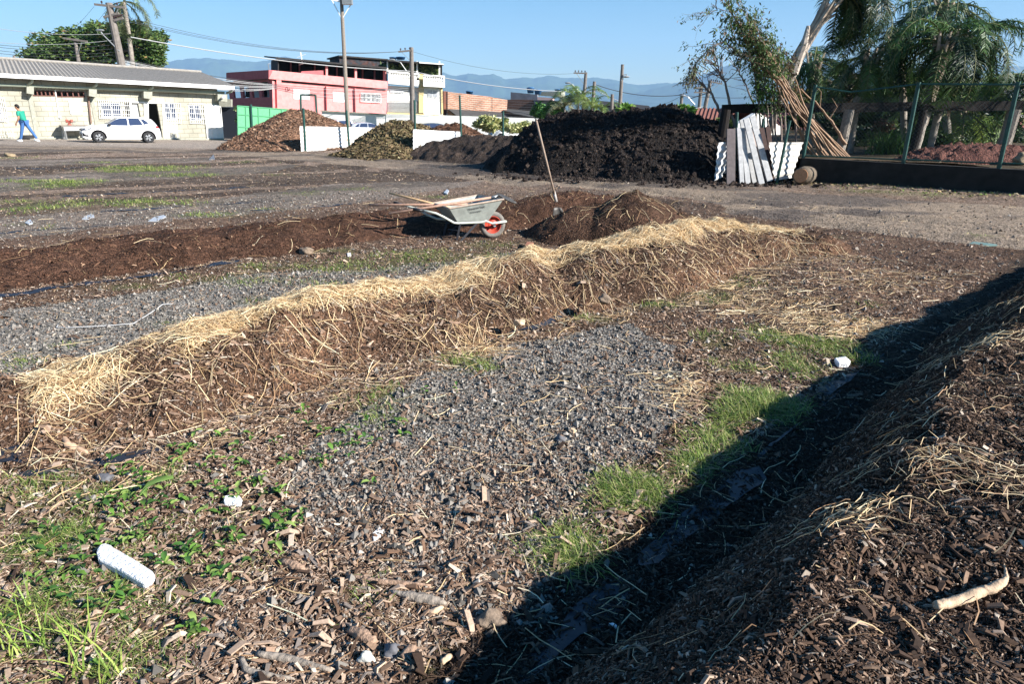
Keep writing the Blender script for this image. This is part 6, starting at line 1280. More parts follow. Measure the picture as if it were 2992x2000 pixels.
MSR = mat('rusty_white_sheet', (.7, .7, .68), .6, var=.12, scale=1.1, col2=(.6, .3, .13), cut=.58)
MSD = mat('dirty_white_sheet', (.62, .6, .56), .6, var=.2, scale=2.2, col2=(.4, .3, .2), cut=.66)
W1 = Wall((875, 442), 29.6, (1100, 440), 31.5); corr_sheet(W1, [(875, 369), (1095, 373), (1098, 436), (880, 442)], 6, MSR, 'white corrugated sheet with orange rust stains, right of the wood chip pile')
W2 = Wall((1207, 443), 26.4, (1350, 430), 28.4); corr_sheet(W2, [(1207, 378), (1345, 385), (1350, 440), (1207, 447)], 6, MSH, 'clean white sheet between the olive pile and the low soil pile')
W4 = Wall((2255, 532), 16.6, (2343, 500), 17.2); corr_sheet(W4, [(2246, 416), (2346, 416), (2312, 520), (2262, 528)], 6, MSD, 'dirty white corrugated sheet between the leaning planks and the low wall')
W3 = Wall((2085, 538), 16.55, (2132, 535), 16.8); corr_sheet(W3, [(2099, 417), (2135, 414), (2132, 534), (2086, 539)], 6, MSH, 'narrow end of a white corrugated sheet left of the leaning planks', .014)
def gpost(top, bot, Y, label, r=.05, zb=None):
    r *= .8; a, b = PT(*top, Y), PT(*bot, Y); b.z = zb if zb is not None else b.z; mb = MB(); mb.tube([b, a], r, 8); o = mb.obj('fence_post', MGRN); recenter(o, b); return tag(o, label, 'post', 'dark green steel posts of the old court fence')
gpost((886, 316), (892, 440), 29.3, 'dark green post at the left end of the rusty white sheet', .065, -.05)
gpost((1012, 322), (1018, 402), 30.4, 'dark green post in the middle of the rusty white sheet', .06, -.05)
gpost((1211, 292), (1214, 445), 26.6, 'dark green post at the left end of the clean white sheet', .05, 0)
gpost((1343, 278), (1348, 390), 28, 'dark green post at the right end of the clean white sheet', .05, 0)
gpost((1470, 325), (1470, 395), 27.5, 'dark green post left of the tall soil pile, beside the pale bushes', .05, 0)
gpost((2154, 328), (2146, 535), 16.9, 'green post behind the leftmost dark plank', .045, 0); gpost((2231, 346), (2212, 530), 17.1, 'green post standing behind the brown leaning planks', .045, 0); gpost((2308, 352), (2271, 524), 16.5, 'leaning green post in front of the dirty white sheet', .045, 0)
gf = thing('goal_frame', PT(900, 345, 40), 'green pipe frame with wire mesh rising behind the wood chip pile', 'frame')
A_, B_, C_, D_ = PT(878, 277, 40), PT(922, 277, 40), PT(927, 350, 40), PT(880, 350, 40); mb = MB(); mb.tube([D_-Vector((0, 0, 1.2)), D_, A_], .06, 6); mb.obj('left_post', MGRN, gf); mb = MB(); mb.tube([C_-Vector((0, 0, 1.2)), C_, B_], .06, 6); mb.obj('right_post', MGRN, gf); mb = MB(); mb.tube([A_, B_], .05, 6); mb.obj('top_bar', MGRN, gf)
mb = MB()
for k in range(-14, 15):
    for s in (-1, 1):
        pts = [A_.lerp(B_, min(1, max(0, (k+s*0+q)/15))) .lerp(D_.lerp(C_, min(1, max(0, (k+q)/15))), (q if s > 0 else 15-q)/15) for q in range(16) if 0 <= k+q <= 15]
        if len(pts) > 1: mb.tube([pts[0], pts[-1]], .008, 3, cap=False)
mb.obj('wire_mesh', MMET, gf)
# leaning planks: bottom x,y  top x,y  width
O5 = lambda x, y: (2050+x/2.682, 300+y/2.682)
MPW = mat('white_plank', (.4, .4, .4), .6, var=.2, scale=5); MPG = mat('grey_brown_plank', (.12, .10, .10), .8, var=.25, scale=6); MPBg = mat('pale_pink_plank', (.42, .34, .31), .7, var=.15, scale=6); MPB = mat('dark_brown_plank', (.06, .035, .03), .8, var=.3, scale=6)
PL = [(228, 640, 230, 206, 66, MPG, 'wide grey brown plank at the left of the leaning stack', 16.25), (315, 640, 292, 196, 34, MPW, 'white plank with a splintered dark foot, second from the left', 16.3), (362, 640, 318, 200, 40, MPW, 'white plank third from the left, beside the splintered one', 16.35),
      (412, 640, 312, 135, 34, MPW, 'thin grey white plank leaning behind the fourth position', 16.5), (470, 642, 347, 126, 44, MPW, 'tall white plank leaning left in the middle of the stack', 16.3), (455, 500, 410, 190, 40, MPBg, 'pale pinkish plank partly hidden between two tall white planks', 16.6), (535, 616, 396, 106, 46, MPW, 'tallest white plank leaning at the right of the white ones', 16.45), (505, 625, 440, 330, 36, MPG, 'greyish plank behind the foot of the tallest white plank', 16.7),
      (556, 612, 468, 198, 34, MPB, 'dark brown plank just right of the tallest white plank', 16.6), (572, 608, 516, 190, 36, MPB, 'rightmost dark brown plank of the leaning stack', 16.7)]
for bx_, by_, tx_, ty_, w_, m_, l_, Y_ in PL:
    b_ = PT(*O5(bx_, by_), Y_); t_ = PT(*O5(tx_, ty_), Y_+.45); b_.z = max(b_.z, 0.0) if by_ > 600 else b_.z; wd = w_/2.682*Y_/F0*.98; d = (t_-b_).normalized(); x_ = Vector((1, 0, 0)); x_ = (x_-d*x_.dot(d)).normalized(); y_ = d.cross(x_)
    mb = MB(); h_ = wd/2; th_ = .025; A0 = [b_+x_*sx*h_+y_*sy*th_ for sx, sy in ((-1, -1), (1, -1), (1, 1), (-1, 1))]; mb.hexa(A0, [p+(t_-b_) for p in A0]); o = mb.obj('plank', m_, bevel=.004); recenter(o, b_); tag(o, l_, 'plank', 'planks leaning against the green posts')

# ------------------------------------------------------------------ saplings
MST = mat('tan_stem', (.3, .19, .12), .75, var=.3, scale=6); MSTG = mat('grey_stem', (.22, .18, .16), .85, var=.3, scale=6)
def sapling(path, r, label, leaves=0, ls=.09, cols=None, m=MST, twigs=10, group=None, lf=(.45, 1.0), tw=.7, name='sapling', cat='sapling'):
    pts = [Vector(p) for p in path]; t = thing(name, pts[0], label, cat, group); n_ = len(pts); mb = MB(); fine = []
    for a, b in zip(pts[:-1], pts[1:]):
        for k in range(4): fine.append(a.lerp(b, k/4)+Vector(rng.normal(0, .012, 3)))
    fine.append(pts[-1]); M_ = len(fine); mb.tube(fine, [r*(1-.75*k/M_) for k in range(M_)], 6); mb.obj('stem', m, t)
    tb, ends = MB(), []
    for _ in range(twigs):
        u = rng.uniform(lf[0]-.1, lf[1])*(M_-1.01); k = int(u); p = fine[k].lerp(fine[k+1], u-k); d = (fine[k+1]-fine[k]).normalized(); q = p+d*tw*rng.uniform(.2, .7)+Vector(rng.normal(0, tw*.28, 3)); e = q+d*tw*.25+Vector((rng.normal(0, .1), 0, rng.normal(-.05, .1))); tb.tube([p, q, e], [r*.28, r*.2, r*.1], 4, cap=False); ends += [p.lerp(q, .5), q, e]
    if twigs: tb.obj('twigs', m, t)
    if leaves:
        E_ = np.array([tuple(v) for v in ends]); P_ = E_[rng.integers(0, len(E_), leaves)]+rng.normal(0, .07, (leaves, 3)); leaf_cloud('leaves', P_, ls, cols or [(.06, .11, .03), (.1, .16, .04), (.04, .07, .025), (.16, .1, .06)], [4, 3, 3, 1], t, droop=.45, asp=.4)
    return t
Ys = 18.0
tops_ = [(2088, -30), (2105, -18), (2125, 10), (2150, 30), (2165, 15), (2185, 40), (2200, 60), (2190, 90), (2080, 120), (2120, 95), (2215, 85), (2232, 110), (2255, 150), (2140, 60), (2165, 70)]
bases_ = [(2355, 452), (2372, 457), (2388, 460), (2400, 461), (2412, 462), (2424, 462), (2436, 463), (2446, 464), (2452, 462), (2462, 463), (2470, 464), (2478, 463), (2486, 464), (2494, 466), (2418, 460)]
for k, ((bx_, by_), (tx_, ty_)) in enumerate(zip(bases_, tops_)):
    nx_ = 2286+rng.normal(0, 10); Yk = Ys+rng.uniform(-.35, .35)
    p0 = PT(bx_, by_, Yk); p1 = PT(nx_+(bx_-2286)*.32, 240+(by_-240)*.36, Yk); p2 = PT(nx_, 240+rng.normal(0, 6), Yk); p3 = PT(nx_+(tx_-nx_)*.55, 240+(ty_-240)*.52+rng.normal(0, 4), Yk); p4 = PT(tx_, ty_, Yk)
    sapling([p0, p1, p2, p3, p4], .023, 'long tan cut sapling leaning left in the tied bundle, leafy at its tip', 260, .11, group='cut saplings tied in a leaning bundle', twigs=9, lf=(.62, 1.0), tw=.6)
sapling([PT(2285, 240, 18), PT(2200, 175, 17.9), PT(2110, 120, 17.8), PT(2066, 148, 17.8), PT(2035, 185, 17.8), PT(2018, 228, 17.8)], .03, 'drooping leafy branch curving down at the left of the tied bundle', 700, .10, cols=[(.06, .09, .035), (.1, .12, .05), (.2, .14, .07)], m=MSTG, twigs=34, lf=(.3, 1.0), tw=.28)
sapling([PT(2088, -20, 18), PT(2095, 30, 18), PT(2070, 42, 18), PT(2040, 48, 18)], .015, 'thin bare side branch pointing left from the bundle tips', 60, .09, m=MSTG, twigs=14, tw=.5)
sapling([PT(2402, 440, 17.9), PT(2360, 330, 17.9), PT(2340, 280, 17.9), PT(2322, 225, 17.9)], .035, 'single tan stem standing apart right of the tied bundle', 0, twigs=0)
sapling([PT(2470, 420, 18.1), PT(2430, 355, 18.1), PT(2395, 310, 18.1), PT(2340, 260, 18.0)], .04, 'tan stem bending down farthest right beside the tied bundle', 0, twigs=2)
sapling([PT(2116, 372, 19), PT(2100, 320, 19), PT(2080, 275, 19), PT(2050, 245, 19), PT(2025, 222, 19)], .045, 'bare grey dead sapling curving left below the drooping branch', 0, m=MSTG, twigs=16, lf=(.5, 1), tw=.5)
sapling([PT(2148, 372, 19), PT(2132, 300, 19), PT(2118, 240, 19), PT(2100, 205, 19), PT(2092, 178, 19)], .045, 'bare grey dead sapling with a twiggy broom top', 0, m=MSTG, twigs=34, lf=(.55, 1), tw=.6)
sapling([PT(2212, 372, 19.4), PT(2208, 320, 19.4), PT(2185, 260, 19.4), PT(2160, 215, 19.4), PT(2152, 195, 19.4)], .03, 'thin curved bare sapling with few twigs, left of the green leafed ones', 30, .08, m=MSTG, twigs=12, tw=.5)
for k, (bx_, tx_, ty_) in enumerate(((2215, 2195, 150), (2228, 2202, 175), (2240, 2238, 120), (2252, 2232, 145), (2262, 2262, 165), (2276, 2255, 130), (2290, 2300, 185), (2320, 2300, 160))):
    sapling([PT(bx_+6, 425, 18.6), PT(bx_+4, 330, 18.6), PT(bx_-5, 260, 18.5), PT(tx_, ty_, 18.4)], .03, 'upright grey stem with green leaves behind the left end of the dark beam', 420, .10, cols=[(.07, .15, .035), (.12, .24, .05), (.04, .08, .025)] if k < 5 else [(.09, .1, .03), (.16, .1, .05), (.05, .06, .02)], m=MSTG, twigs=16, lf=(.45, 1), tw=.45, group='upright saplings behind the dark beam')

# ------------------------------------------------------------------ wheelbarrow and tools
MBW = mat('barrow_steel', (.36, .38, .35), .45, metal=.35, var=.2, scale=6, col2=None); MBIN = mat('barrow_inside', (.12, .09, .07), .8, var=.4, scale=8)
wb = thing('wheelbarrow', G(1400, 700), 'grey steel wheelbarrow with a red wheel hub beside the brown mulch row', 'wheelbarrow')
z8 = lambda x, y: (1060+x/4.8875, 550+y/4.8875)
def Q(x, y, Y): return PT(*z8(x, y), Y)
NA = [Q(1235, 290, 8.95), Q(2010, 158, 9.2), Q(1790, 470, 9.22), Q(1350, 478, 9.05)]; FB = [Q(1000, 215, 9.5), Q(1640, 100, 9.78), Q(1640, 420, 9.6), Q(1190, 440, 9.42)]
ctr_ = sum(NA+FB, Vector())/8
def shell(mb, q, th=.006):
    n_ = (q[1]-q[0]).cross(q[3]-q[0]).normalized(); c_ = sum(q, Vector())/4
    if n_.dot(c_-ctr_) < 0: n_ = -n_
    mb.hexa([p-n_*th for p in q], q)
mb = MB()
for q in ([NA[0], NA[1], NA[2], NA[3]], [FB[0], FB[1], FB[2], FB[3]], [NA[0], FB[0], FB[3], NA[3]], [NA[1], FB[1], FB[2], NA[2]], [NA[3], NA[2], FB[2], FB[3]]): shell(mb, q)
mb.obj('tray', MBW, wb)
mb = MB(); loop = [NA[0], NA[1], FB[1], FB[0], NA[0]]
for a_, b_ in zip(loop[:-1], loop[1:]): mb.tube([a_, b_], .013, 7)
mb.obj('rim', mat('worn_rim', (.38, .3, .24), .6, var=.3, scale=10), wb)
mb = MB(); lo_ = [Q(1350, 478, 9.05), Q(1790, 470, 9.22), Q(1640, 420, 9.6), Q(1190, 440, 9.42)]
hi_ = [a_.lerp(b_, .45) for a_, b_ in zip(lo_, [NA[0], NA[1], FB[1], FB[0]])]; cc_ = sum(hi_, Vector())/4; hi_ = [p.lerp(cc_, .06) for p in hi_]; lo_ = [p.lerp(cc_, .1)+Vector((0, 0, .01)) for p in lo_]; mb.hexa(lo_, hi_); mb.obj('load_of_mulch', mat('dark_mulch', (.05, .03, .02), .95, bump=.8, bscale=60, var=.5, scale=30), wb)
mb = MB(); mb.tube([Q(870, 320, 8.9), Q(1050, 362, 8.92), Q(1150, 410, 8.95), Q(1300, 495, 9.0), Q(1360, 502, 9.02), Q(1700, 488, 9.12), Q(1760, 470, 9.13), Q(1850, 505, 9.15), Q(2045, 475, 9.18)], .0165, 9); fr_ = mb.obj('frame_tube', mat('frame_paint', (.48, .5, .44), .5, var=.15, scale=9), wb, True)
mb = MB(); mb.tube([Q(715, 303, 8.88), Q(870, 322, 8.9)], .0215, 10); mb.obj('grip', mat('black_plastic', (.015, .015, .018), .4), wb, True)
mb = MB(); mb.tube([Q(560, 235, 9.45), Q(780, 300, 9.45), Q(920, 380, 9.45), Q(1060, 440, 9.45), Q(1250, 450, 9.45), Q(1700, 460, 9.42), Q(2045, 475, 9.4)], .0165, 9); mb.obj('frame_tube', MATS['frame_paint'], wb, True)
mb = MB(); mb.tube([Q(440, 205, 9.45), Q(560, 236, 9.45)], .0215, 10); mb.obj('grip', MATS['black_plastic'], wb, True)
mb = MB(); mb.tube([Q(2045, 475, 9.18), Q(2045, 475, 9.4)], .0165, 8); mb.obj('front_bar', MATS['frame_paint'], wb)
ML = mat('black_steel', (.03, .03, .035), .5)
for (x0, y0, x1, y1, Y0, Y1) in ((1395, 505, 1342, 770, 9.02, 9.0), (1640, 490, 1400, 775, 9.1, 9.0), (1205, 460, 1155, 745, 9.4, 9.35), (1380, 480, 1232, 737, 9.42, 9.35)):
    mb = MB(); b_ = Q(x1, y1, Y1); b_.z = zt(b_.x, b_.y); mb.beam(Q(x0, y0, Y0), b_, .028, .01, Vector((0, 1, 0))); mb.obj('leg', ML, wb)
mb = MB(); mb.beam(Q(1375, 610, 9.02), Q(1222, 590, 9.38), .03, .008); mb.obj('leg_brace', ML, wb)
wc = Q(1850, 520, 9.28); RW = .188; rot = Matrix.Rotation(math.radians(20), 3, 'Z')
wheel = thing('wheel', (0, 0, 0), None, None); COL.objects.unlink(wheel); COL.objects.link(wheel)
for k_ in ('label', 'category'):
    if k_ in wheel: del wheel[k_]
wheel.parent = wb; wheel.location = wc-wb.location
def spin(mb): mb.v = [tuple(wc+rot @ (Vector(v)-wc)) for v in mb.v]; return mb
mb = MB(); n_ = 40; prf = [(RW-.065, -.03), (RW-.045, -.044), (RW-.02, -.042), (RW, -.02), (RW, .02), (RW-.02, .042), (RW-.045, .044), (RW-.065, .03)]
for r_, z_2 in prf:
    for j in range(n_): a_ = 2*math.pi*j/n_; mb.v.append(tuple(wc+Vector((r_*math.cos(a_), z_2, r_*math.sin(a_)))))
for k_ in range(len(prf)-1):
    for j in range(n_): a_ = k_*n_+j; b_ = k_*n_+(j+1) % n_; mb.f.append((a_, b_, b_+n_, a_+n_))
spin(mb).obj('tyre', mat('dusty_tyre', (.16, .145, .13), .9, var=.25, scale=14, bump=.3), wheel, True)
mb = MB(); mb.lathe(wc, [(.125, -.03), (.118, -.034), (.112, -.02), (.075, -.012), (.07, -.03), (.03, -.034), (.03, .034), (.07, .03), (.112, .02), (.125, .03)], 28, axis='Y'); spin(mb).obj('rim', mat('red_rim', (.5, .06, .035), .5, var=.1, scale=10), wheel, True)
mb = MB(); mb.lathe(wc, [(.018, -.11), (.018, .11)], 10, axis='Y'); mb.v = [tuple(wc+rot @ (Vector(v)-wc)) for v in mb.v]; mb.obj('axle', MMET, wheel)
# lettering on the tray
ex = (NA[1]-NA[0]).normalized(); up_ = (NA[0]-NA[3]); nn = ex.cross((NA[0]-NA[3])).normalized(); nn = nn if nn.y < 0 else -nn; ez = nn.cross(ex); ez = ez if ez.z > 0 else -ez
def letter(txt, x, y, size):
    c_ = Q(x, y, 9.12); dd = (c_-NA[0]).dot(nn); c_ = c_-nn*dd+nn*.008; R_ = Matrix((ex, ez, nn)).transposed().to_4x4(); M = Matrix.Translation(c_-wb.location) @ R_; return text_obj(txt, size, mat('faded_print', (.08, .085, .09), .7), wb, M)
letter('TRAMONTINA', 1615, 270, .039); letter('EXTRAFORTE', 1610, 328, .026)
mb = MB(); c_ = [(1500, 312), (1505, 266)]; 
def on_tray(x, y): p = Q(x, y, 9.12); return p-nn*(p-NA[0]).dot(nn)+nn*.008
pp = [on_tray(1545, 265), on_tray(1500, 268), on_tray(1502, 314), on_tray(1545, 308)]; mb.tube(pp, .0012, 4); mb.obj('printed_frame', MATS['faded_print'], wb); mb = MB(); mb.tube([on_tray(1680, 232), on_tray(1728, 222), on_tray(1726, 264), on_tray(1690, 272)], .0012, 4); mb.obj('printed_frame', MATS['faded_print'], wb)
MH = mat('worn_handle', (.36, .22, .16), .6, var=.25, scale=14); MHL = mat('light_handle', (.62, .40, .22), .6, var=.15, scale=14)
def tool(name, a, b, r, m, label, cat, extra=None):
    t = thing(name, a, label, cat); mb = MB(); mb.tube([a, a.lerp(b, .5), b], r, 9); mb.obj('handle', m, t, True)
    if extra: extra(t)
    return t
MBL = mat('worn_blade', (.09, .085, .08), .55, metal=.4, var=.4, scale=12)
def blade(t, a, b, wv, name='blade', cup=.03):
    mb = MB(); n_ = 8; side = wv.normalized(); d = (b-a); nrm_ = d.normalized().cross(side)
    for k in range(n_+1):
        u = k/n_; hw_ = wv.length*(.55+.45*min(1, u*3))*(1 if u < .6 else 1-((u-.6)/.4)**2*.75)
        for s in (-1, -.5, 0, .5, 1): mb.v.append(tuple(a+d*u+side*s*hw_+nrm_*(cup*s*s-.0)))
    mb.f = [(k*5+s, k*5+s+1, (k+1)*5+s+1, (k+1)*5+s) for k in range(n_) for s in range(4)]; o = mb.obj(name, MBL, t, True); s_ = o.modifiers.new('s', 'SOLIDIFY'); s_.thickness = .003; return o
def ex1(t): 
    mb = MB(); mb.tube([Q(1835, 138, 9.42), Q(1925, 118, 9.46)], [.021, .026], 9); mb.obj('socket', MMET, t, True)
    blade(t, Q(1915, 112, 9.45), Q(2190, 235, 9.6), Vector((-.03, .13, .02)), cup=.03)
tool('shovel', Q(375, 365, 8.9), Q(1900, 124, 9.45), .0185, MH, 'brown handled shovel lying across the wheelbarrow, blade over its front', 'shovel', ex1)
tool('hoe', Q(80, 240, 9.25), Q(1500, 232, 9.5), .0165, MH, 'long brown tool handle lying level on the back of the wheelbarrow', 'tool', lambda t: blade(t, Q(1480, 235, 9.5), Q(1600, 290, 9.5), Vector((0, .09, .02)), 'head'))
tool('rake', Q(380, 68, 9.5), Q(1450, 330, 9.4), .0155, MHL, 'light orange wooden tool handle pointing up and left out of the wheelbarrow', 'tool', lambda t: blade(t, Q(1440, 325, 9.4), Q(1540, 380, 9.4), Vector((.02, .08, 0)), 'head'))
def ex2(t):
    mb = MB(); mb.tube([PT(1619, 560, 9.62), PT(1625, 590, 9.62)], [.02, .025], 9); mb.obj('socket', mat('grey_socket', (.35, .32, .3), .6), t, True); blade(t, PT(1627, 606, 9.64), PT(1640, 680, 9.70), Vector((.1, .03, 0)))
tool('shovel', PT(1567, 352, 9.45), PT(1622, 575, 9.62), .0155, mat('grey_handle', (.3, .22, .17), .7, var=.25, scale=14), 'shovel standing upright in the left side of the peaked mulch mound', 'shovel', ex2)

# ------------------------------------------------------------------ litter lying about
MFO = mat('styrofoam', (.82, .83, .84), .8, bump=1.0, bscale=70, dist=.012, var=.12, scale=14)
def slab(name, pix, th, m, label, cat, z0=None, group=None, sub=False, rough=.006):
    P_ = []; base = G(*pix[0]); z0_ = zt(base.x, base.y) if z0 is None else z0
    for a_, b_ in pix: p = G(a_, b_, z0_+th); P_.append(p)
    mb = MB(); lo_ = [Vector((p.x, p.y, z0_-.005)) for p in P_]
    c_ = sum(P_, Vector())/len(P_); ar = sum((P_[i].x*P_[(i+1) % len(P_)].y-P_[(i+1) % len(P_)].x*P_[i].y) for i in range(len(P_)))
    if ar < 0: P_ = P_[::-1]; lo_ = lo_[::-1]
    mb.hexa(lo_, P_); o = mb.obj(name, m, bevel=th*.25); recenter(o, lo_[0]); return tag(o, label, cat, group)
slab('styrofoam_piece', [(288, 1594), (305, 1586), (325, 1592), (332, 1600), (345, 1606), (400, 1638), (446, 1668), (452, 1680), (436, 1694), (420, 1704), (398, 1694), (340, 1660), (286, 1634), (280, 1612)], .035, MFO, 'long white styrofoam piece among the weeds in the lower left', 'styrofoam')
slab('styrofoam_piece', [(653, 1450), (672, 1446), (700, 1449), (708, 1460), (700, 1470), (654, 1468)], .02, MFO, 'small white styrofoam piece beside the creeping weeds, near the grey gravel', 'styrofoam')
slab('styrofoam_piece', [(2438, 1046), (2470, 1040), (2486, 1054), (2480, 1062), (2450, 1061)], .035, MFO, 'small white styrofoam block at the edge of the dark row shadow', 'styrofoam')
slab('styrofoam_piece', [(1086, 1560), (1108, 1540), (1122, 1548), (1112, 1566), (1092, 1582)], .012, mat('white_chip', (.75, .7, .65), .8), 'small white chip on the gravel at bottom centre', 'scrap')
slab('cardboard_piece', [(2172, 1130), (2222, 1133), (2206, 1178), (2150, 1168)], .008, mat('cardboard', (.48, .36, .27), .9, var=.1, scale=10), 'flat brown cardboard piece beside a grass tuft, right of the gravel', 'cardboard')
MBK = mat('bark_piece', (.3, .2, .14), .9, var=.45, scale=25, bump=.6, bscale=60); MBP = mat('bleached_branch', (.5, .36, .24), .8, var=.3, scale=18, col2=(.3, .17, .1), cut=.72, bump=.5, bscale=40)
MGW = mat('grey_driftwood', (.26, .22, .18), .9, var=.4, scale=20, bump=.5, bscale=50)
def gstick(pix, r, label, cat='stick', m=MGW, name='stick', z=None, lift=.0, n_=8):
    P_ = []
    for a_, b_ in pix:
        p = G(a_, b_, .0)
        for _ in range(8): p = G(a_, b_, zt(p.x, p.y)+lift+.012)
        P_.append(p)
    return stick(name, P_, r, label, cat, m, n_)
gstick([(2733, 1772), (2780, 1762), (2831, 1744), (2870, 1730), (2901, 1719), (2932, 1702), (2941, 1690), (2938, 1664), (2934, 1650)], [.013, .015, .016, .015, .014, .011, .006, .003, .001], 'thick bleached curved branch lying on the dark row at lower right', 'branch', MBP, 'branch', lift=.012)
gstick([(750, 1911), (850, 1928), (972, 1963)], [.012, .013, .009], 'grey weathered stick with a split end at the bottom, left of centre'); gstick([(706, 1925), (720, 1960), (790, 1975), (860, 1985)], [.01, .012, .008, .005], 'forked brown stick crossing another at the bottom edge')
gstick([(1143, 1730), (1200, 1745), (1260, 1756), (1305, 1766)], [.007, .02, .022, .008], 'flat grey bark strip below the gravel patch', 'bark', MGW, 'bark_strip'); gstick([(1010, 1680), (1100, 1700), (1260, 1712)], [.006, .013, .006], 'split dark bark strip above the flat grey one', 'bark', MBK, 'bark_strip')
gstick([(183, 1276), (200, 1302), (225, 1312), (256, 1324)], [.012, .02, .018, .01], 'tan curved bark piece at the foot of the straw row, lower left', 'bark', mat('tan_bark', (.45, .3, .2), .85, var=.3, scale=20), 'bark_strip')
gstick([(2133, 962), (2200, 972), (2296, 990)], .009, 'long dark stick lying in the grass right of the gravel patch'); gstick([(1612, 1124), (1650, 1130), (1712, 1142)], [.006, .013, .004], 'short dark splinter stick on top of the gravel patch')
gstick([(2268, 722), (2340, 712)], .012, 'pale flat stick near the far end of the straw row', 'stick', MBP); gstick([(600, 1210), (602, 1230)], .012, 'small dark stub lying at the left flank of the straw row', 'stick', MBK); gstick([(945, 1325), (950, 1355)], .012, 'small dark round peg between weeds and gravel', 'stick', MBK)
gstick([(825, 1640), (860, 1655), (890, 1668)], [.012, .02, .012], 'brown wood chunk left of the bottom gravel', 'wood chunk', MBK, 'wood_chunk'); gstick([(1020, 1840), (1060, 1858), (1098, 1880)], [.016, .024, .014], 'dark fibrous wood piece at bottom centre', 'wood chunk', MBK, 'wood_chunk')
gstick([(1175, 1925), (1200, 1905), (1222, 1898)], [.014, .024, .012], 'knobbly light brown root piece at bottom centre', 'root', MBK, 'root_piece'); gstick([(1290, 1937), (1318, 1918)], [.01, .012], 'small pale wood piece right of the knobbly root', 'wood chunk', MBP, 'wood_chunk')
gstick([(1238, 1790), (1270, 1788), (1295, 1775)], [.004, .013, .008], 'pale tan bark curl below the flat grey strip', 'bark', MBP, 'bark_strip')
for (x, y, r_, m_, l_, c_) in ((1073, 1933, (.028, .02, .02), mat('speckled_stone', (.5, .5, .45), .8, var=.4, scale=60), 'speckled white round stone at the bottom edge', 'stone'), (1145, 1912, (.03, .03, .022), mat('dark_stone', (.12, .12, .13), .8, var=.3, scale=30), 'dark grey stone between wood pieces at bottom centre', 'stone'), (1436, 1822, (.05, .038, .028), mat('dry_clod', (.2, .15, .11), .95, var=.3, scale=30, bump=.6), 'crumbly brown clod at the edge of the dark shadow', 'clod'), (1638, 1290, (.028, .022, .02), MATS['dark_stone'], 'grey stone on the upper right of the gravel patch', 'stone'), (1672, 1264, (.022, .016, .016), MBP, 'tan stone on the right of the gravel patch', 'stone'), (310, 1402, (.04, .03, .02), MATS['dark_stone'], 'grey flat stone in the grass by the black fabric', 'stone'),
        (1765, 882, (.06, .05, .04), MATS['dry_clod'], 'dark clod at the foot of the straw row, right end of the fabric', 'clod'), (1518, 948, (.04, .03, .03), MBP, 'pale crumpled leaf at the foot of the straw row', 'leaf'), (895, 740, (.09, .06, .05), MATS['dry_clod'], 'dark clod at the near edge of the brown row', 'clod'), (30, 458, (.2, .14, .1), mat('tan_rock', (.25, .19, .12), .9), 'tan rock in the far left of the yard', 'rock')):
    p = G(x, y); z_3 = zt(p.x, p.y); p = G(x, y, z_3); mb = MB(); mb.blob(p+Vector((0, 0, r_[2]*.5)), r_, int(x), .22, 3); o = mb.obj('stone' if c_ in ('stone', 'rock') else c_, m_, None, True); recenter(o, p); tag(o, l_, c_)
slab('brick', [(1532, 716), (1556, 718), (1560, 708), (1538, 705)], .06, mat('old_brick', (.3, .13, .08), .9, var=.3, scale=20), 'small broken red brick on the ground right of the wheelbarrow', 'brick')
# fallen green strap leaf
mb = MB(); P_ = [(409, 1452), (430, 1425), (460, 1408), (507, 1400)]; pts = [G(a_, b_, .06) for a_, b_ in P_]; Wd = [.008, .022, .026, .012]
for p, w_ in zip(pts, Wd): mb.v += [tuple(p+Vector((-.4*w_, w_, .012))), tuple(p), tuple(p+Vector((.4*w_, -w_, .012)))]
mb.f = [(k*3+s, k*3+s+1, (k+1)*3+s+1, (k+1)*3+s) for k in range(3) for s in (0, 1)]; o = mb.obj('fallen_leaf', mat('strap_leaf', (.12, .2, .05), .45), None, True); o.modifiers.new('s', 'SOLIDIFY').thickness = .002; recenter(o, pts[0]); tag(o, 'folded broad green strap leaf lying among the lower left weeds', 'leaf')
for pix, l_ in (([(239, 640), (250, 628), (272, 624), (276, 634), (258, 640)], 'clear crumpled plastic scrap between the rows at the left'), ([(72, 650), (88, 640), (96, 652), (84, 655)], 'grey crumpled plastic scrap left of the clear one'), ([(432, 646), (450, 634), (478, 628), (486, 632), (460, 646)], 'grey crumpled plastic strip on the mulch near the left middle'), ([(1014, 740), (1024, 738), (1026, 746), (1016, 748)], 'tiny white scrap in the grass in front of the brown row'), ([(610, 466), (624, 450), (628, 464)], 'dark upright plastic shard in the far yard, near the chip pile'), ([(1296, 562), (1306, 552), (1312, 556), (1306, 566)], 'silvery plastic shard beyond the wheelbarrow'), ([(2830, 712), (2850, 704), (2905, 708), (2915, 716), (2870, 718)], 'flattened green blue rag at the right above the shadow'), ([(2166, 1652), (2184, 1640), (2200, 1650), (2196, 1655), (2184, 1650), (2170, 1657)], 'white torn scrap in the dark shadow at lower right'), ([(1776, 1822), (1792, 1820), (1804, 1828), (1800, 1834), (1790, 1828)], 'white torn scrap in the black shadow near the bottom')):
    m_ = mat('dark_plastic', (.12, .12, .13), .4) if 'shard' in l_ and 'dark' in l_ else mat('teal_rag', (.12, .2, .19), .8) if 'rag' in l_ else mat('scrap_plastic', (.42, .44, .47), .35, spec=.6) if 'white' not in l_ else MFO
    slab('plastic_scrap', pix, .012 if 'shard' not in l_ else .03, m_, l_, 'scrap')
c = []
st = [(174, 1000), (170, 955), (200, 948), (228, 944)]
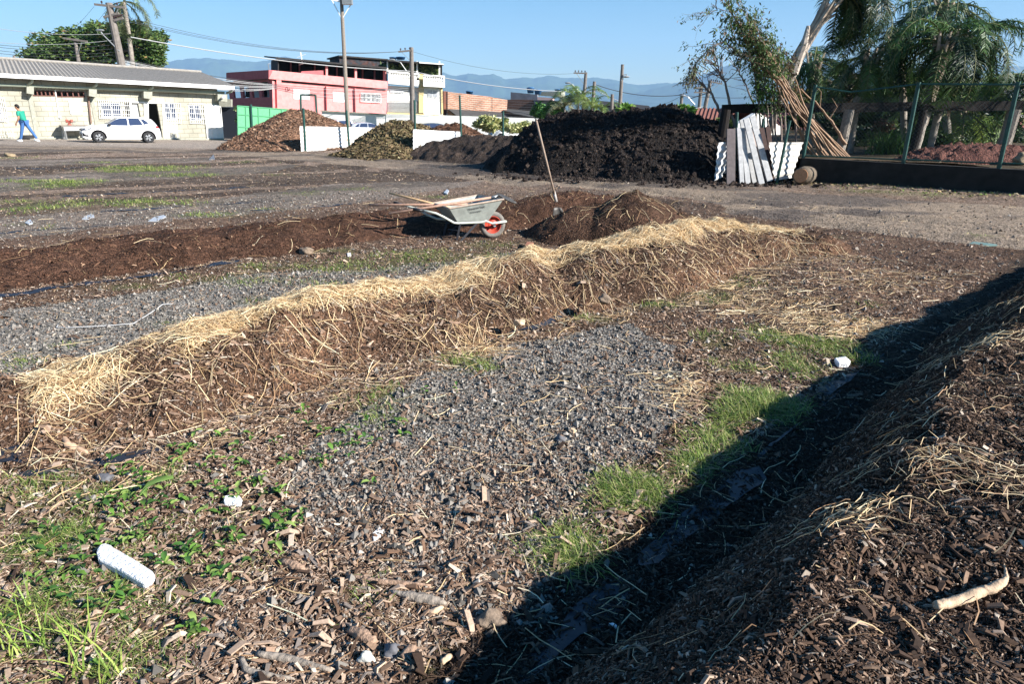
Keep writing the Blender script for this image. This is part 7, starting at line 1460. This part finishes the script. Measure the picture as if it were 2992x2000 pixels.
gstick([(170, 948), (165, 958), (200, 958), (300, 953), (390, 946), (440, 915), (475, 890), (505, 888)], .004, 'thin white cord curling over the gravel at the left', 'cord', mat('grey_cord', (.45, .45, .45), .7), 'cord')
# black weed fabric showing along the row edges
MFB = mat('weed_fabric', (.02, .023, .032), .45, spec=.35, bump=.25, bscale=25, dist=.01, var=.2, scale=20)
def fabric(pix, wd, label, group='strips of black weed fabric along the rows', dz=.012):
    pts = [];
    for a_, b_ in pix: p = G(a_, b_); pts.append((p.x, p.y))
    f2 = [];
    for (x0, y0), (x1, y1) in zip(pts[:-1], pts[1:]):
        n_ = max(2, int(math.hypot(x1-x0, y1-y0)/.06))
        f2 += [(x0+(x1-x0)*k/n_, y0+(y1-y0)*k/n_) for k in range(n_)]
    f2 = np.array(f2+[pts[-1]]); d = np.gradient(f2, axis=0); d /= np.linalg.norm(d, axis=1, keepdims=True)+1e-9; nrm2 = np.stack([-d[:, 1], d[:, 0]], 1); s = np.arange(len(f2))*.06
    w_ = wd*np.clip(1.9*vnoise(s*1.3, s*0+len(label), 5)-.35, 0, 1)*.8*(.6+.8*vnoise(s*7, s*0, 25))+.004; w_[0] = w_[-1] = .01; V = []; q = 5; sh = wd*.5*(vnoise(s*.9, s*0, 15)-.5)
    for k in range(q): o_ = (k/(q-1)-.5)*w_+sh; X_ = f2+nrm2*o_[:, None]; V.append(np.stack([X_[:, 0], X_[:, 1], which(X_[:, 0], X_[:, 1])[0]+dz*.4+.02*vnoise(X_[:, 0]*9, X_[:, 1]*9, 3)-.006], 1))
    V = np.stack(V, 1).reshape(-1, 3); n_ = len(f2); i, j = np.meshgrid(np.arange(n_-1), np.arange(q-1), indexing='ij'); i = i.ravel(); j = j.ravel()
    o = np_obj('weed_fabric', V, np.stack([i*q+j, i*q+j+1, (i+1)*q+j+1, (i+1)*q+j], 1), MFB, smooth=True); recenter(o, tuple(V[0])); return tag(o, label, 'weed fabric', group)
fabric([(-30, 1345), (60, 1350), (120, 1365)], .16, 'black fabric flap at the left edge below the straw row'); fabric([(40, 1400), (110, 1395), (200, 1385), (280, 1365), (380, 1345), (440, 1325), (497, 1308)], .10, 'long curved black fabric strip below the left end of the straw row')
fabric([(650, 1245), (700, 1235), (745, 1220)], .05, 'small fabric patch at the foot of the straw row, between weeds and stalks'); fabric([(880, 1172), (950, 1150), (1035, 1128)], .06, 'black fabric patch showing left of the gravel patch'); fabric([(1425, 1008), (1480, 985), (1575, 960), (1640, 935)], .06, 'black fabric strip above the gravel patch at the foot of the straw'); 
fabric([(-60, 880), (60, 862), (141, 845), (281, 828), (420, 812), (516, 798), (703, 768)], .14, 'black fabric edge along the near foot of the brown row'); fabric([(-60, 690), (0, 684), (131, 672), (260, 664), (375, 655)], .11, 'black fabric line left, just beyond the brown row'); fabric([(281, 622), (400, 614), (516, 606), (700, 594), (844, 583)], .12, 'thin black fabric line through the left middle of the yard'); fabric([(178, 576), (350, 567), (516, 559), (700, 551), (844, 543)], .14, 'thin black fabric line beyond the middle grass patches')
fabric([(0, 496), (160, 493), (328, 489)], .2, 'far thin black fabric line near the left edge'); fabric([(0, 524), (130, 520), (258, 515)], .18, 'far thin black fabric line below the farthest one'); fabric([(727, 620), (880, 608), (1031, 595)], .1, 'black fabric line just behind the brown row, left of the wheelbarrow')
fabric([(1500, 2020), (1640, 1880), (1760, 1770), (1830, 1700)], .15, 'nearest black fabric piece showing in the shadow of the dark row'); fabric([(1880, 1660), (1990, 1560), (2110, 1450), (2200, 1370)], .14, 'second black fabric piece from the front in the shadow of the dark row'); fabric([(2215, 1350), (2290, 1280), (2370, 1200), (2440, 1140)], .13, 'black fabric piece in the shadow beside the brown cardboard'); fabric([(2400, 1160), (2480, 1100), (2570, 1035)], .12, 'black fabric piece in the shadow beside the small styrofoam block')
# leaf litter below the low wall and loose clods round the soil pile
x = rng.uniform(5, 16, 9000); y = rng.uniform(10, 17, 9000); dd = -((x-Lb.x)*FW.n.x+(y-Lb.y)*FW.n.y); ok = (-dd > .05) & (-dd < 1.5*rng.random(9000)+.15) & (((x-Lb.x)*FW.d.x+(y-Lb.y)*FW.d.y) > -2); x, y = x[ok], y[ok]; c = len(x); z = which(x, y)[0]; nn_ = np.tile([0, 0, 1.], (c, 1)); L = rng.uniform(.03, .09, c)
o = chips_mesh('leaf_litter', np.stack([x, y, z+.01], 1), nn_, L, L*.5, L*.02, palette(c, [(.3, .22, .11), (.45, .36, .22), (.12, .1, .04), (.12, .17, .04)], [4, 2, 3, 2]), CM, tilt=.35, box=False); tag(o, 'dry leaf litter along the foot of the low wall', 'leaf litter', kind='stuff')
V, Fx, i0 = [], [], 0; cnt = 4200; Pp = np.array(HEAPS['soil']['pts']); t = rng.uniform(-.3, len(Pp)-1.01, cnt); t = np.clip(t, 0, None); i_ = t.astype(int); fr = (t-i_); ax = Pp[i_, 0]*(1-fr)+Pp[i_+1, 0]*fr+rng.normal(0, 1.0, cnt); ay = Pp[i_, 1]*(1-fr)+Pp[i_+1, 1]*fr-rng.uniform(-.5, 3.8, cnt)
zz, idx = which(ax, ay); s = np.clip(rng.lognormal(-3.75, .55, cnt), .01, .08); iv = np.array(icos[1][0]); ifc = np.array(icos[1][1])
for nm, msk, par in (('clods', idx == KEYS.index('soil'), H['soil']), ('clods', idx < 0, None)):
    c = int(msk.sum()); V = iv[None]*s[msk][:, None, None]*rng.uniform(.6, 1.3, (c, len(iv), 1))+np.stack([ax[msk], ay[msk], zz[msk]+s[msk]*.2], 1)[:, None]
    o = np_obj(nm, V.reshape(-1, 3), (np.arange(c)[:, None, None]*len(iv)+ifc[None]).reshape(-1, 3), SM, par, np.repeat(palette(c, [(.022, .016, .014), (.04, .03, .025)], [1, 1]), len(iv), 0)); tag(o, kind='stuff')
    if par is None: tag(o, 'crumbled black soil clods round the foot of the tall pile', 'soil clods')
